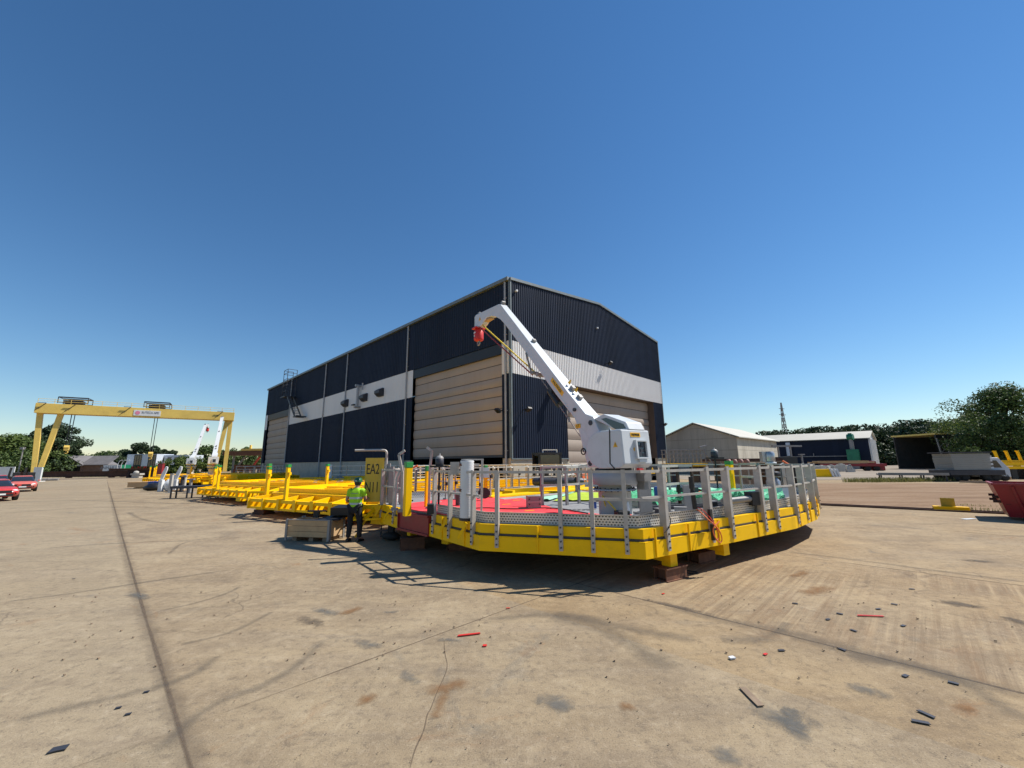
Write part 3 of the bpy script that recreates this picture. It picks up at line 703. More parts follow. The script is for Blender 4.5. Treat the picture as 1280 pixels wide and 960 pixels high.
# railing posts: folded aluminium channels bolted outside the ring beam
def post_mesh(w, dpt, z0, z1, wide):
    mb = MB()
    h = z1-z0
    prof = [(0, 0), (dpt*.35, 0), (dpt*.35, .40), (0, .46)] if not wide else None
    # web + two flanges, the top cut on a slant
    top = .10
    for s in (-1, 1):
        x = s*(w/2-.004)
        mb.add([(x-.004, 0, 0), (x+.004, 0, 0), (x+.004, dpt, .30), (x-.004, dpt, .30), (x-.004, 0, h-top*.2), (x+.004, 0, h-top*.2), (x+.004, dpt, h-top), (x-.004, dpt, h-top)],
               [(3, 2, 1, 0), (4, 5, 6, 7), (0, 1, 5, 4), (1, 2, 6, 5), (2, 3, 7, 6), (3, 0, 4, 7)])
    mb.obox((0, .004, (h-top*.2)/2), (w/2-.009, 0, 0), (0, .004, 0), (0, 0, (h-top*.2)/2))
    mb.add([(-w/2, 0, h-top*.2+.003), (w/2, 0, h-top*.2+.003), (w/2, dpt, h-top+.003), (-w/2, dpt, h-top+.003)], [(0, 1, 2, 3)])
    return mb
me_a = mesh_from('railing_post', post_mesh(.075, .09, .56, 2.06, False), 'alu')
me_w = mesh_from('railing_post', post_mesh(.085, .15, .56, 2.08, True), 'alu')
bo = MB(); bo.tube((0, -.022, 0), (0, .0, 0), .016, 6)
me_b = mesh_from('bolt', bo, 'dark_steel')
inv_p = wm(plat).inverted()
POSTS = []
def rpost(p, d, wide, parent=plat):
    n = V((d.y, -d.x))                                   # outward
    o = bpy.data.objects.new('railing_post', me_w if wide else me_a); COL.objects.link(o); o.parent = parent
    ang = math.atan2(d.y, d.x)
    o.location = V((p.x+n.x*.03, p.y+n.y*.03, .56))-parent.location; o.rotation_euler = (0, 0, ang)
    for z in (.06, .17, .30, .42): q = bpy.data.objects.new('bolt', me_b); COL.objects.link(q); q.parent = o; q.location = (0, 0, z)
    POSTS.append(p)
def posts_on(i, us=None, ts=None, wide=False):
    P, Q = OUT[i], OUT[(i+1) % N_]; d = (V(Q)-V(P)).normalized()
    for u in us or ():
        p, s = edge_at(u, P, Q); rpost(p, d, wide)
    for tt in ts or (): rpost(V(P).lerp(V(Q), tt), d, wide)
posts_on(N_-1, us=(621, 699, 738, 779))
posts_on(N_-2, us=(543, 562.5, 591))
posts_on(0, us=(829, 884), wide=True); posts_on(0, ts=(.985,), wide=True)
posts_on(1, us=(950, 966), wide=True)
posts_on(2, us=(991, 1003), wide=True); posts_on(3, us=(1014, 1019.5), wide=True); posts_on(4, ts=(.35, .9), wide=True)
posts_on(5, ts=(.5,), wide=True)
for i, ts in ((6, (.1, .55)), (7, (.1, .5, .9)), (8, (.4, .9)), (9, (.08, .24, .4, .56, .72, .88)), (10, (.15, .5, .85)), (11, (.2, .8)), (12, (.25, .8))): posts_on(i, ts=ts)
# rails follow the outline on the inner side of the posts
ra = inset(OUT, .02)
for i in range(N_):
    if i == RED_E: continue
    P, Q = ra[i], ra[(i+1) % N_]
    for z, hh in ((2.0, .05), (1.53, .04)):
        if z < 1.9 and i in (N_-1,): continue
        mb = MB(); mb.bar((P.x, P.y, z), (Q.x, Q.y, z), .035, hh); part('rail', mb, 'alu', plat, True)
for u0, u1 in ((740, 822),):
    p, _ = edge_at(u0, B, A); q, _ = edge_at(u1, B, A); mb = MB(); mb.bar((p.x, p.y+.03, 1.5), (q.x, q.y+.03, 1.5), .035, .05); part('rail', mb, 'alu', plat, True)
# yellow feet under the ring beam
def foot(p, rz, z0=.23, w=.2, L=1.2):
    mb = MB(); c = V((p[0], p[1])); d = V((math.cos(rz), math.sin(rz))); e = c+d*L
    mb.box((c.x+d.x*L/2, c.y+d.y*L/2, (.484+.30)/2), (L, w, .184), rz); mb.box((c.x+d.x*w/2, c.y+d.y*w/2, (z0+.298)/2), (w, w+.01, .298-z0), rz)
    part('foot', mb, 'yellow', plat, True)
F1 = G(843, 708, .23); F2 = G(909, 694, .23); F3 = G(556, 679, .25)
foot(F1, rad(122)); foot(F2, rad(122)); foot(F3, rad(60)); foot((-2.9, 11.7), rad(40)); foot((7.9, 13.0), rad(150)); foot((3, 19), rad(-90)); foot((-1, 14.9), rad(-45)); foot((9.2, 17), rad(220))
# supports: stubs of rusty beam
def support(p, rz, label, h=.23):
    mb = MB()
    for oz, hh in ((0, .02), (h-.02, .02)): mb.box((p[0], p[1], oz+hh/2), (.62, .34, hh), rz)
    for k in (-1, 1):
        c, s = math.cos(rz), math.sin(rz); mb.box((p[0]-s*.13*k, p[1]+c*.13*k, h/2), (.6, .02, h-.042), rz)
    for k in (-.2, 0, .2):
        c, s = math.cos(rz), math.sin(rz); mb.box((p[0]+c*k, p[1]+s*k, h/2), (.015, .23, h-.045), rz)
    tag(solo('support_beam', mb, 'rust'), label, 'support', 'rusty beam supports under the yellow modules')
dF = V((math.cos(rad(122)), math.sin(rad(122))))
support((F1.x+dF.x*.1, F1.y+dF.y*.1), rad(32), 'rusty beam stub under the front yellow foot of the near platform')
support((F2.x+dF.x*.6, F2.y+dF.y*.6), rad(32), 'rusty beam stub in shade under the second yellow foot right of the front corner', .23)
p_ = G(515, 686); support((p_.x, p_.y), rad(20), 'dark beam stub in the shade below the red side panel', .30)
support((F3.x+.3, F3.y+.5), rad(20), 'beam stub in shade under the left front foot of the near platform', .25)

# ------------------------------------------------------------------ on the deck
def poly_px(pts, z): return [tuple(G(u, v, z).xy) for u, v in pts]
mb = MB()
red_poly = [(-3.05, 11.45), (-2.10, 10.32), (-.60, 8.86), (1.95, 8.05), (2.15, 8.7), (2.0, 9.6), (1.15, 10.6), (.75, 12.2), (.1, 14.6), (-1.3, 14.35), (-2.6, 13.5), (-3.35, 12.4)]
mb.slab(red_poly, .995, 1.008)
red = tag(solo('deck_sheet', mb, 'red_film'), 'bright red protective sheeting laid over the left half of the platform deck', 'sheeting')
sm_ = MB()
for (a, c) in (((-2.3, 12.3), (1.2, 8.6)), ((-1.2, 13.4), (1.6, 9.9)), ((-1.9, 10.6), (.1, 13.6)), ((-.2, 9.0), (1.1, 11.0)), ((-1.1, 9.6), (.55, 12.4))):
    for k in range(7):
        if random.random() < .25: continue
        p, q = V(a).lerp(V(c), k/7+.02), V(a).lerp(V(c), (k+.72)/7); sm_.bar((p.x, p.y, 1.010), (q.x, q.y, 1.010), .018, .002)
part('seam', sm_, 'ink', red, True)
ty = MB()
for x, y in ((-.2, 12.0), (.4, 10.4), (-1.3, 11.2), (.9, 9.5), (.1, 13.2)): ty.box((x, y, 1.012), (.26, .09, .003), .4)
part('tape_tab', ty, 'amber', red, True)
tx = MB()
for u, v in ((650, 643), (718, 637), (608, 642)):
    p = G(u, v, 1.01)
    for k in range(7): tx.box((p.x-.36+k*.12, p.y+random.uniform(-.04, .04), 1.0125), (.09, .10, .003), random.uniform(-.5, .5))
part('black_marking', tx, 'ink', red, True)
# yellow and pale strips of the far deck edge
mb = MB(); mb.slab([(-1.1, 14.7), (-.7, 14.2), (3.9, 18.3), (3.4, 18.9)], .994, 1.05); tag(solo('deck_curb', mb, 'yellow'), 'long yellow curb on the far left of the platform deck behind the red sheeting', 'curb')
mb = MB(); mb.slab([(-.55, 13.9), (-.30, 13.5), (4.2, 17.5), (4.0, 17.9)], .994, 1.02); tag(solo('deck_plate', mb, 'alu'), 'narrow pale metal plate running beside the yellow curb on the platform', 'plate')
# green netting over the hatch: a wrinkled net mesh with real holes in its material
mt, t, b, o = nodes('green_net'); P = geo(t)
n = noise(t, P, 3.5, 6, .7); n2 = noise(t, P, 22, 3, .6)
c = ramp(t, n, [(.3, (.01, .20, .09)), (.55, (.03, .42, .20)), (.72, (.20, .62, .36))]); t.links.new(c, b.inputs['Base Color']); b.inputs['Roughness'].default_value = .7
tr_ = t.nodes.new('ShaderNodeBsdfTransparent'); ms = t.nodes.new('ShaderNodeMixShader')
t.links.new(ramp(t, n2, [(.48, 0.), (.58, .55)]), ms.inputs[0]); t.links.new(b.outputs[0], ms.inputs[1]); t.links.new(tr_.outputs[0], ms.inputs[2]); t.links.new(ms.outputs[0], o.inputs[0])
M['net'] = mt
M['net_y'] = paint('yellow_green_film', (.42, .55, .03), .6, var=.15)
M['net_pale'] = paint('pale_green_film', (.30, .60, .42), .6, var=.15)
def wrinkled(name, q, z, mat, amp, label, cat, nx=60, ny=26, group=None):
    mb = MB(); a, b_, c_, d_ = [V(x) for x in q]; rnd = random.Random(hash(label) % 99)
    ph = [rnd.uniform(0, 6) for _ in range(6)]
    for j in range(ny+1):
        for i in range(nx+1):
            s, tt = i/nx, j/ny; p = a.lerp(b_, s).lerp(d_.lerp(c_, s), tt)
            w = (math.sin(7*s+ph[0]+5*tt)+math.sin(19*s-11*tt+ph[1])+.7*math.sin(37*s+23*tt+ph[2])+.5*math.sin(71*s-45*tt+ph[3]))/3.2
            edge = 1.0+.9*(max(0, .12-tt)/.12)
            mb.v.append(V((p.x, p.y, z+amp*(1+w)*edge*.5+rnd.uniform(0, amp*.25))))
    for j in range(ny):
        for i in range(nx):
            k = j*(nx+1)+i; mb.f.append((k, k+1, k+nx+2, k+nx+1)); mb.sm.append(False)
    return tag(solo(name, mb, mat, recalc=False), label, cat, group)
wrinkled('safety_net', [(2.75, 10.75), (7.4, 11.35), (9.3, 14.4), (4.2, 15.2)], 1.0, 'net', .22, 'bright green safety netting heaped over the right half of the deck', 'net')
wrinkled('deck_film', [(1.2, 12.8), (4.3, 12.6), (5.4, 16.2), (2.4, 16.0)], .998, 'net_y', .05, 'yellow green sheet on the deck behind the crane pedestal', 'sheeting', 20, 10)
wrinkled('deck_film', [(.55, 13.2), (1.1, 12.8), (2.3, 16.1), (3.1, 17.4)], .998, 'net_pale', .05, 'pale mint green sheet on the deck left of the crane pedestal', 'sheeting', 20, 10)
wrinkled('deck_film', [(5.6, 16.0), (9.0, 15.2), (8.4, 17.4), (5.8, 18.2)], .998, 'net_pale', .08, 'mint green sheet at the far right of the deck behind the netting', 'sheeting', 20, 10)
mb = MB(); mb.bar((3.2, 10.35, 1.03), (5.6, 11.1, 1.03), .2, .06); mb.bar((3.2, 10.4, 1.07), (5.6, 11.15, 1.07), .1, .025)
tag(solo('hatch_frame', mb, 'dark_steel'), 'dark steel hatch edge along the near side of the green netting', 'hatch')

# ------------------------------------------------------------------ the crane
PED = G(770, 648, 1.0); BA = rad(-32.0)
crane = thing('deck_crane', 'pale grey deck crane with raised gooseneck boom and red hook, mounted on the near platform', 'crane', (PED.x, PED.y, .99), BA*-1, 'pale deck cranes')
crane.rotation_euler = (0, 0, -BA)     # local +y runs along the boom
def cz(z): return z-.99
b = MB(); b.lathe([(.43, 0), (.43, .035), (.37, .04), (.345, .06), (.345, .70), (.36, .72)], n=28); pd = part('pedestal', b, 'pedestal', crane)
b = MB(); b.lathe([(.46, .60), (.46, .63), (.44, .63)], n=28); b.lathe([(.45, .72), (.49, .73), (.49, .95), (.45, .99)], n=28); part('slewing_ring', b, 'ring', crane)
for k in range(20): a_ = 2*PI*k/20; b = MB(); b.tube((.41*math.cos(a_), .41*math.sin(a_), .58), (.41*math.cos(a_), .41*math.sin(a_), .66), .018, 6); part('flange_bolt', b, 'dark_steel', pd)
b = MB(); b.lathe([(.40, .99), (.38, 1.06)], n=24); part('turntable_gap', b, 'black', crane)
# housing: rounded front, sloping rear face, chamfered foot
def hprof(w):
    pts = []
    for k in range(11):
        a_ = rad(250-170*k/10); pts.append((.02+.0-.40*math.cos(a_)*-1 if False else 0, 0))
    return pts
side = [(-.70, 2.15), (-.60, 2.06), (-.05, 2.04)]
for k in range(13):
    a_ = rad(-95+185*k/12); side.append((-.06+.40*math.cos(a_), 2.43+.395*math.sin(a_)))
side += [(-.38, 2.83), (-.80, 2.81), (-.84, 2.76)]
side = [(-.725, 2.13), (-.62, 2.055)]+[(-.06+.41*math.cos(rad(-95+187*k/14)), 2.435+.395*math.sin(rad(-95+187*k/14))) for k in range(15)]+[(-.40, 2.83), (-.68, 2.825)]
b = MB(); b.prism([(y, cz(z)) for y, z in side], (0, 0, 0), (0, 1, 0), (0, 0, 1), (1, 0, 0), -.43, .41)
hs = part('housing', b, 'crane', crane, bev=.025)
b = MB(); b.prism([(-.40, 2.84), (-.37, 2.84), (-.33, 2.15), (-.45, 2.04), (-.49, 2.04), (-.36, 2.15)], (0, 0, -.99), (0, 1, 0), (0, 0, 1), (1, 0, 0), -.437, -.431); part('panel_gap', b, 'black', hs)
# rear plate frame: the plate leans forward, so its normal looks a little upward
rdir = (V((0, -.68, 2.825))-V((0, -.725, 2.13))).normalized(); rn = V((0, -rdir.z, rdir.y))
def rear(x, h): p = V((0, -.725, cz(2.14)))+rdir*h; return V((x, p.y, p.z))
b = MB()
c = rear(.09, .285)
for dx, dh, wx, wh in ((-.155, 0, .02, .19), (.155, 0, .02, .19), (0, .175, .14, .015), (0, -.175, .14, .015)): b.obox(c+V((dx, 0, 0))+rdir*dh+rn*.03, V((wx, 0, 0)), rdir*wh, rn*.032)
b.obox(c-rdir*.225+rn*.02, V((.11, 0, 0)), rdir*.03, rn*.022)
wf = part('window_frame', b, 'crane', hs)
b = MB(); b.obox(c+rn*.012, V((.135, 0, 0)), rdir*.16, rn*.004); part('window_pane', b, 'glass', wf)
b = MB()
for dx, dh, w_, h_ in ((-.06, .05, .04, .04), (.05, .09, .05, .05), (-.05, -.09, .05, .04), (.07, -.11, .04, .03), (.02, -.02, .05, .03)): b.obox(c+V((dx, 0, 0))+rdir*dh+rn*.02, V((w_, 0, 0)), rdir*h_, rn*.005)
part('valve_block', b, 'dark_steel', wf)
b = MB(); c2 = rear(-.02, .585); b.obox(c2+rn*.004, V((.145, 0, 0)), rdir*.045, rn*.004); bdg = part('name_plate', b, 'amber', hs, bev=.003)
lettering('PALFINGER', .068, c2+rn*.011, (1, 0, 0), rdir, 'ink', hs, .68)
b = MB(); b.lathe([(.035, 0), (.035, .006)], rear(-.085, .29)+rn*.002, 14, ((1, 0, 0), rdir, rn)); part('round_sticker', b, 'amber', hs)
def warn(p, ex, ey, s, parent):
    ex, ey = V(ex).normalized(), V(ey).normalized(); ez = ex.cross(ey); p = V(p)
    b = MB(); b.prism([(-.55*s, -.4*s), (.55*s, -.4*s), (0, .6*s)], p, ex, ey, ez, .001, .004); st = part('warning_sticker', b, 'amber', parent)
    b = MB(); b.obox(p+ez*.0055+ey*.08*s, ex*.05*s, ey*.18*s, ez*.001); b.obox(p+ez*.0055-ey*.22*s, ex*.06*s, ey*.06*s, ez*.001); part('exclamation_mark', b, 'ink', st)
warn((-.433, -.52, cz(2.52)), (0, -1, 0), (0, 0, 1), .11, hs)
b = MB()                                                      # sloping winch hood on top
hp = [(.34, 3.14), (.02, 3.22), (-.60, 2.99), (-.68, 2.83), (-.36, 2.835)]
b.prism([(y, cz(z)) for y, z in hp], (0, 0, 0), (0, 1, 0), (0, 0, 1), (1, 0, 0), -.18, .30); hood = part('winch_hood', b, 'crane', crane, bev=.015)
b = MB(); b.prism([(y, cz(z)) for y, z in [(.10, 3.12), (-.05, 3.13), (-.54, 2.95), (-.60, 2.86), (-.30, 2.865)]], (0, 0, 0), (0, 1, 0), (0, 0, 1), (1, 0, 0), -.184, -.181); part('hood_panel', b, 'glass', hood, label=None)
# boom: solved side outline, extruded, with the gooseneck cut out below
boom = [(.34, 3.19), (.58, 3.28), (1.18, 3.87), (4.60, 7.42), (4.72, 7.46), (6.44, 7.64), (6.55, 7.58), (6.55, 7.20), (6.42, 7.12), (6.05, 7.09), (5.92, 7.12), (5.80, 7.19), (5.56, 7.25), (5.24, 7.21), (4.92, 7.08), (4.60, 6.88), (4.30, 6.62), (3.95, 6.26),
        (2.2, 4.45), (1.70, 3.92), (.98, 3.22), (.82, 2.85), (.68, 2.36), (.58, 2.07), (.30, 2.07), (.22, 2.40), (.10, 2.75)]
b = MB()
def bw(y): return .20-.085*min(1, max(0, (y-.6)/5.0))
n_ = len(boom); vs = [(-bw(y), y, cz(z)) for y, z in boom]+[(bw(y), y, cz(z)) for y, z in boom]
b.add(vs, [tuple(range(n_-1, -1, -1)), tuple(range(n_, 2*n_))]+[(i, (i+1) % n_, (i+1) % n_+n_, i+n_) for i in range(n_)])
bo_ = part('boom', b, 'crane', crane, bev=.012)
b = MB(); b.tube((-.22, .42, cz(3.06)), (.22, .42, cz(3.06)), .06, 12); b.tube((-.235, .95, cz(3.42)), (.235, .95, cz(3.42)), .045, 10); b.tube((-.21, .50, cz(2.15)), (.21, .50, cz(2.15)), .06, 12); part('pivot_pin', b, 'dark_steel', bo_)
b = MB(); ln = V((0, 3.42, 3.55)).normalized()
for y, z in ((1.0, 3.72), (1.25, 3.99)):
    b.obox((.02, y, cz(z)+.03), (.05, 0, 0), ln*.06, V((0, -ln.z, ln.y))*.05)
b.obox((.02, 2.9, cz(5.70)), (.05, 0, 0), ln*.05, V((0, -ln.z, ln.y))*.05)
b.tube((-.06, 4.62, cz(7.50)), (.06, 4.62, cz(7.50)), .06, 10)
b.obox((0, 6.38, cz(7.68)), (.03, 0, 0), (0, .07, 0), (0, 0, .06)); part('lifting_lug', b, 'galv', bo_)
b = MB()
for y, z in ((1.18, 3.86), (1.42, 4.1)): b.prism([(-.05, 0), (.05, 0), (0, .12)], (.02, y-.03, cz(z)+.06), ln, (0, -ln.z, ln.y), (1, 0, 0), -.015, .015)
part('yellow_tag', b, 'amber', bo_)
# hydraulic motor and rams under the boom
b = MB()
pa, pb_ = V((0, 2.15, cz(4.10))), V((0, 1.75, cz(3.66))); b.tube(pa, pb_, .11, 12); b.obox(pa-V((0, .1, .02)), (.10, 0, 0), (0, .08, 0), (0, 0, .09)); mtr = part('winch_motor', b, 'black', bo_)
b = MB(); b.path([(-.1, .60, cz(2.75)), (-.1, .72, cz(3.0)), (-.12, .98, cz(3.33))], .02, 6); b.path([(-.14, .5, cz(2.5)), (-.16, .75, cz(2.42)), (-.12, .8, cz(2.62))], .018, 6)
for a_ in range(9): pass
b.path([(-.21, .70+.07*math.cos(k*PI/5), cz(2.42)+.07*math.sin(k*PI/5)) for k in range(11)], .014, 6, False); part('hydraulic_hose', b, 'rubber', crane)
b = MB(); b.tube((-.05, 2.7, cz(4.70)), (-.04, .8, cz(2.6)), .012, 6); part('wire_rope', b, 'galv', crane)
b = MB(); b.bar((-.17, 3.05, cz(5.35)), (-.17, 2.78, cz(4.66)), .05, .03); b.tube((-.2, 2.72, cz(4.68)), (.2, 2.72, cz(4.68)), .05, 8); b.tube((-.16, 2.55, cz(4.6)), (.16, 2.55, cz(4.6)), .06, 8); part('rope_guide', b, 'galv', bo_)
b = MB(); b.tube((-.05, 6.02, cz(7.12)), (-.09, 2.74, cz(4.72)), .022, 6); part('yellow_strap', b, 'rope_y', crane)
b = MB(); b.tube((-.10, 6.22, cz(7.12)), (-.16, 2.74, cz(4.62)), .020, 6); part('red_strap', b, 'rope_r', crane)
# overload hook block in red at the tip
b = MB(); b.lathe([(.10, 6.62), (.17, 6.66), (.18, 6.70), (.18, 6.98), (.15, 7.03), (.12, 7.10)], (0, 6.42, -.99), 14); b.box((0, 6.42, cz(7.11)), (.42, .30, .05))
hk = part('hook_housing', b, 'red', crane)
for z in (6.90, 6.80): pass
b = MB(); b.box((-.181, 6.40, cz(6.92)), (.006, .14, .05)); b.box((-.181, 6.42, cz(6.80)), (.006, .06, .07)); part('white_mark', b, 'white', hk)
b = MB(); b.path([(0, 6.42+.085*math.cos(k*PI/6), cz(6.55)+.085*math.sin(k*PI/6)) for k in range(13)], .026, 8, False); part('hook_ring', b, 'galv', hk)
b = MB(); b.obox((0, 5.66, cz(7.2)), (.09, 0, 0), (0, .25, 0), (0, 0, .02)); b.tube((-.1, 5.96, cz(7.2)), (.1, 5.96, cz(7.2)), .09, 10); part('rope_sheave', b, 'wood', bo_)
# plate and stickers on the boom's left flank
def flank(y, z): return V((-bw(y)-.002, y, cz(z)))
c3 = flank(1.62, 4.10); b = MB(); b.obox(c3, V((.003, 0, 0)), ln*.33, V((0, -ln.z, ln.y))*.06); part('name_plate', b, 'amber', bo_)
lettering('PALFINGER', .10, c3+V((-.005, 0, 0)), -ln, V((0, -ln.z, ln.y)), 'ink', bo_, .95)
b = MB(); b.obox(flank(.86, 3.02)+V((-.003, 0, 0)), V((.002, 0, 0)), (0, .09, 0), (0, 0, .05)); lb = part('load_label', b, 'amber', bo_)
lettering('LT', .09, flank(.86, 3.02)+V((-.008, 0, 0)), (0, -1, 0), (0, 0, 1), 'ink', lb, .9)
warn(flank(6.1, 7.37)+V((-.002, 0, 0)), (0, -1, 0), (0, 0, 1), .15, bo_)
b = MB(); b.tube((-.02, -.70, cz(2.02)), (.10, -.70, cz(2.02)), .04, 8); part('red_lamp', b, 'red', crane)
b = MB(); b.box((.33, -.52, cz(1.88)), (.22, .25, .20)); b.box((.45, -.40, cz(1.75)), (.16, .2, .3)); part('junction_box', b, 'galv', crane)
b = MB(); b.box((.55, -.58, cz(1.98)), (.34, .02, .20)); wp = part('warning_panel', b, 'black', crane); warn((.55, -.592, cz(1.98)), (1, 0, 0), (0, 0, 1), .14, wp)
# ------------------------------------------------------------------ things standing on the near platform
# white corrugated tube with its frame, at the left front rail
T0 = V((-1.0, 8.98, .995))
tb = thing('ribbed_tube', 'white ribbed upright tube with a thin bracket frame, behind the left front railing', 'tube', T0)
b = MB(); pr = []
z = .16
pr.append((.145, .05))
for k in range(24): pr += [(.154, .06+k*.0505), (.140, .085+k*.0505)]
b.lathe(pr, n=24); part('tube_body', b, 'white', tb)
b = MB(); b.lathe([(.16, 0), (.16, .05)], n=20); part('tube_collar', b, 'black', tb)
b = MB(); b.bar((-.15, .16, 1.27), (.32, .16, 1.27), .04, .03); b.bar((.32, .16, 1.285), (.30, .16, .0), .05, .03, (0, 1, 0)); b.bar((-.15, .17, 1.25), (-.15, .17, 0), .04, .03, (0, 1, 0))
for z_ in (.12, .62, 1.15): b.box((0, .165, z_), (.5, .03, .06))
part('bracket_frame', b, 'alu', tb)
b = MB()
for z_ in (.62, 1.16): b.box((-.13, -.05, z_), (.06, .10, .05))
part('clamp', b, 'rust', tb)
b = MB(); b.box((-.30, .20, 1.08), (.2, .03, .28)); part('white_plate', b, 'alu', tb)
b = MB(); b.box((.36, .22, .98), (.22, .02, .22)); part('white_plate', b, 'white', tb)

def capped_post(u, v, z, h, lab, w=.11, cap=True, y=None):
    p = G(u, v, z)
    o = thing('bollard_post', lab, 'post', p, rad(35), 'yellow posts with green caps')
    b = MB(); b.box((0, 0, (h-.14)/2), (w, w, h-.14)); part('post_shaft', b, 'yellow', o, bev=.008)
    if cap: b = MB(); b.box((0, 0, h-.07), (w+.012, w+.012, .14)); part('green_cap', b, 'green', o, bev=.008)
    for k in range(3):
        b = MB(); b.tube((w/2, 0, .35+k*.22), (w/2+.06, 0, .35+k*.22), .02, 6); part('bolt', b, 'dark_steel', o)
    return o
capped_post(508.5, 645, .95, 1.28, 'thick yellow post with green cap standing at the left end of the red side panel', .16)
capped_post(533, 634, 1.0, 1.12, 'yellow post with green cap behind the left grey railing posts on the red deck', .10)
capped_post(607, 622, 1.0, 1.1, 'thin yellow post with bright green tip far back on the red side of the deck', .10)
capped_post(915, 614, 1.0, 1.15, 'yellow post with green cap at the far right edge of the netted deck', .22)
# navigation lanterns
def lantern(u, v, z, h, lab, k=1.):
    p = G(u, v, z); o = thing('lantern', lab, 'lantern', p, 0, 'dark lanterns with pale domes on the platform rail')
    b = MB(); b.tube((0, 0, 0), (0, 0, h-.32*k), .03*k, 8); b.box((0, 0, h-.34*k), (.5*k, .36*k, .05*k)); part('lantern_stand', b, 'black', o)
    b = MB(); b.lathe([(.11*k, h-.32*k), (.125*k, h-.30*k), (.125*k, h-.12*k), (.10*k, h-.10*k)], n=16); part('lamp_body', b, 'dark_steel', o)
    b = MB(); b.lathe([(.125*k, h-.115*k), (.12*k, h-.08*k), (.07*k, h-.03*k), (.02*k, h-.02*k), (.02*k, h+.05*k)], n=16); part('dome_cap', b, 'galv', o)
lantern(548, 640, 1.0, 1.40, 'dark lantern with pale dome above the left front railing beside the red deck', .85)
lantern(898, 616, 1.0, 1.62, 'dark lantern with pale dome rising above the rail at the far right of the deck', 1.05)
# kinked stanchions
def kinked(u, v, z, pts, lab, mat='alu', tip=None):
    p = G(u, v, z); o = thing('kinked_stanchion', lab, 'stanchion', p, 0, 'kinked stanchions at the left end')
    b = MB()
    for a, c in zip(pts, pts[1:]): b.bar(a, c, .06, .05, (0, 1, 0))
    part('stanchion_tube', b, mat, o)
    b = MB(); b.box((0, 0, .03), (.16, .12, .06)); part('foot_plate', b, 'galv', o)
kinked(502, 640, 1.0, [(0, 0, 0), (-.02, 0, .95), (-.13, 0, 1.42), (.02, 0, 1.52)], 'grey kinked stanchion leaning left, beside the thick yellow post')
kinked(536, 636, 1.0, [(0, 0, 0), (0, 0, 1.05), (.04, 0, 1.52), (-.10, 0, 1.62)], 'pale kinked stanchion with pinkish upper tube, left of the dark lantern', 'alu')
kinked(493, 638, 1.0, [(0, 0, 0), (.03, 0, .8), (.10, 0, 1.0), (.22, 0, 1.02)], 'short grey hooped stanchion right of the yellow sign')
# steel box on the red sheeting
p = G(667, 634, 1.01); bx = thing('steel_box', 'rusty grey steel box standing on the red sheeting', 'box', p, rad(8))
b = MB(); b.box((0, 0, .15), (.36, .30, .30)); part('box_body', b, 'galv', bx, bev=.01)
b = MB(); b.box((0, -.153, .15), (.37, .008, .03)); part('strap', b, 'alu', bx)
b = MB()
for x in (-.14, .14):
    for z_ in (.09, .22): b.tube((x, -.15, z_), (x, -.165, z_), .018, 8)
part('bolt', b, 'black', bx)
# dark bag, long dark cover
p = G(692, 648, 1.01); b = MB(); b.blob((p.x, p.y+.15, 1.055), (.30, .16, .06), 14, 6, .12); tag(solo('dark_bag', b, 'cloth_dark'), 'flat dark bag lying on the red sheeting behind the front toe board', 'bag')
p = G(698, 614, 1.05); cv = thing('long_case', 'long dark grey case with rounded ends on short legs, in front of the shed gable', 'case', (p.x, p.y, 1.0), rad(-6))
b = MB(); b.loft([[V((x, .22*math.cos(a)*k, .42+.16*math.sin(a)*k)) for a in [2*PI*i/12 for i in range(12)]] for x, k in ((-1.02, .55), (-.94, .95), (-.5, 1.), (.5, 1.), (.94, .95), (1.02, .55))]); part('case_body', b, 'dark_steel', cv)
b = MB()
for x in (-.7, 0, .7): b.box((x, 0, .42), (.05, .46, .335))
part('strap', b, 'rubber', cv)
for x in (-.7, .7): b = MB(); b.box((x, 0, .13), (.08, .3, .26)); part('leg', b, 'galv', cv)
# cable reel
p = G(605, 626, 1.0); rl = thing('cable_reel', 'small black cable reel with red hub beside the white tube', 'reel', p, rad(20))
b = MB()
for y in (-.09, .09): b.lathe([(.06, -.012), (.17, -.012), (.17, .012), (.06, .012)], (0, y, .24), 20, ((1, 0, 0), (0, 0, 1), (0, 1, 0)), False)
part('reel_flange', b, 'black', rl)
b = MB(); b.lathe([(.10, -.075), (.10, .075)], (0, 0, .24), 14, ((1, 0, 0), (0, 0, 1), (0, 1, 0))); part('reel_hub', b, 'red', rl)
# front corner clutter
p = G(757, 652, 1.0); jc = thing('black_container', 'black container with red cap and cables beside the foot of the crane', 'container', (2.15, 8.32, .995), rad(15))
b = MB(); b.box((0, 0, .12), (.26, .2, .24)); part('container_body', b, 'black', jc, bev=.02)
b = MB(); b.tube((.13, 0, .10), (.20, 0, .10), .06, 10); part('red_cap', b, 'red', jc)
b = MB(); b.path([(-.1, .05, .24), (-.2, .2, .42), (-.22, .35, .5), (-.12, .45, .3), (0, .4, .05)], .014, 6); part('cable', b, 'rope_y', jc)
b = MB(); b.box((2.62, 8.55, 1.04), (.55, .35, .09), .3); tag(solo('white_tray', b, 'white', bev=.01), 'flat white tray behind the front corner post of the deck', 'tray')
b = MB(); b.lathe([(.045, 0), (.05, .3), (.02, .38)], (2.36, 8.68, 1.0), 12); tag(solo('white_bottle', b, 'white'), 'small white bottle beside the crane pedestal', 'bottle')
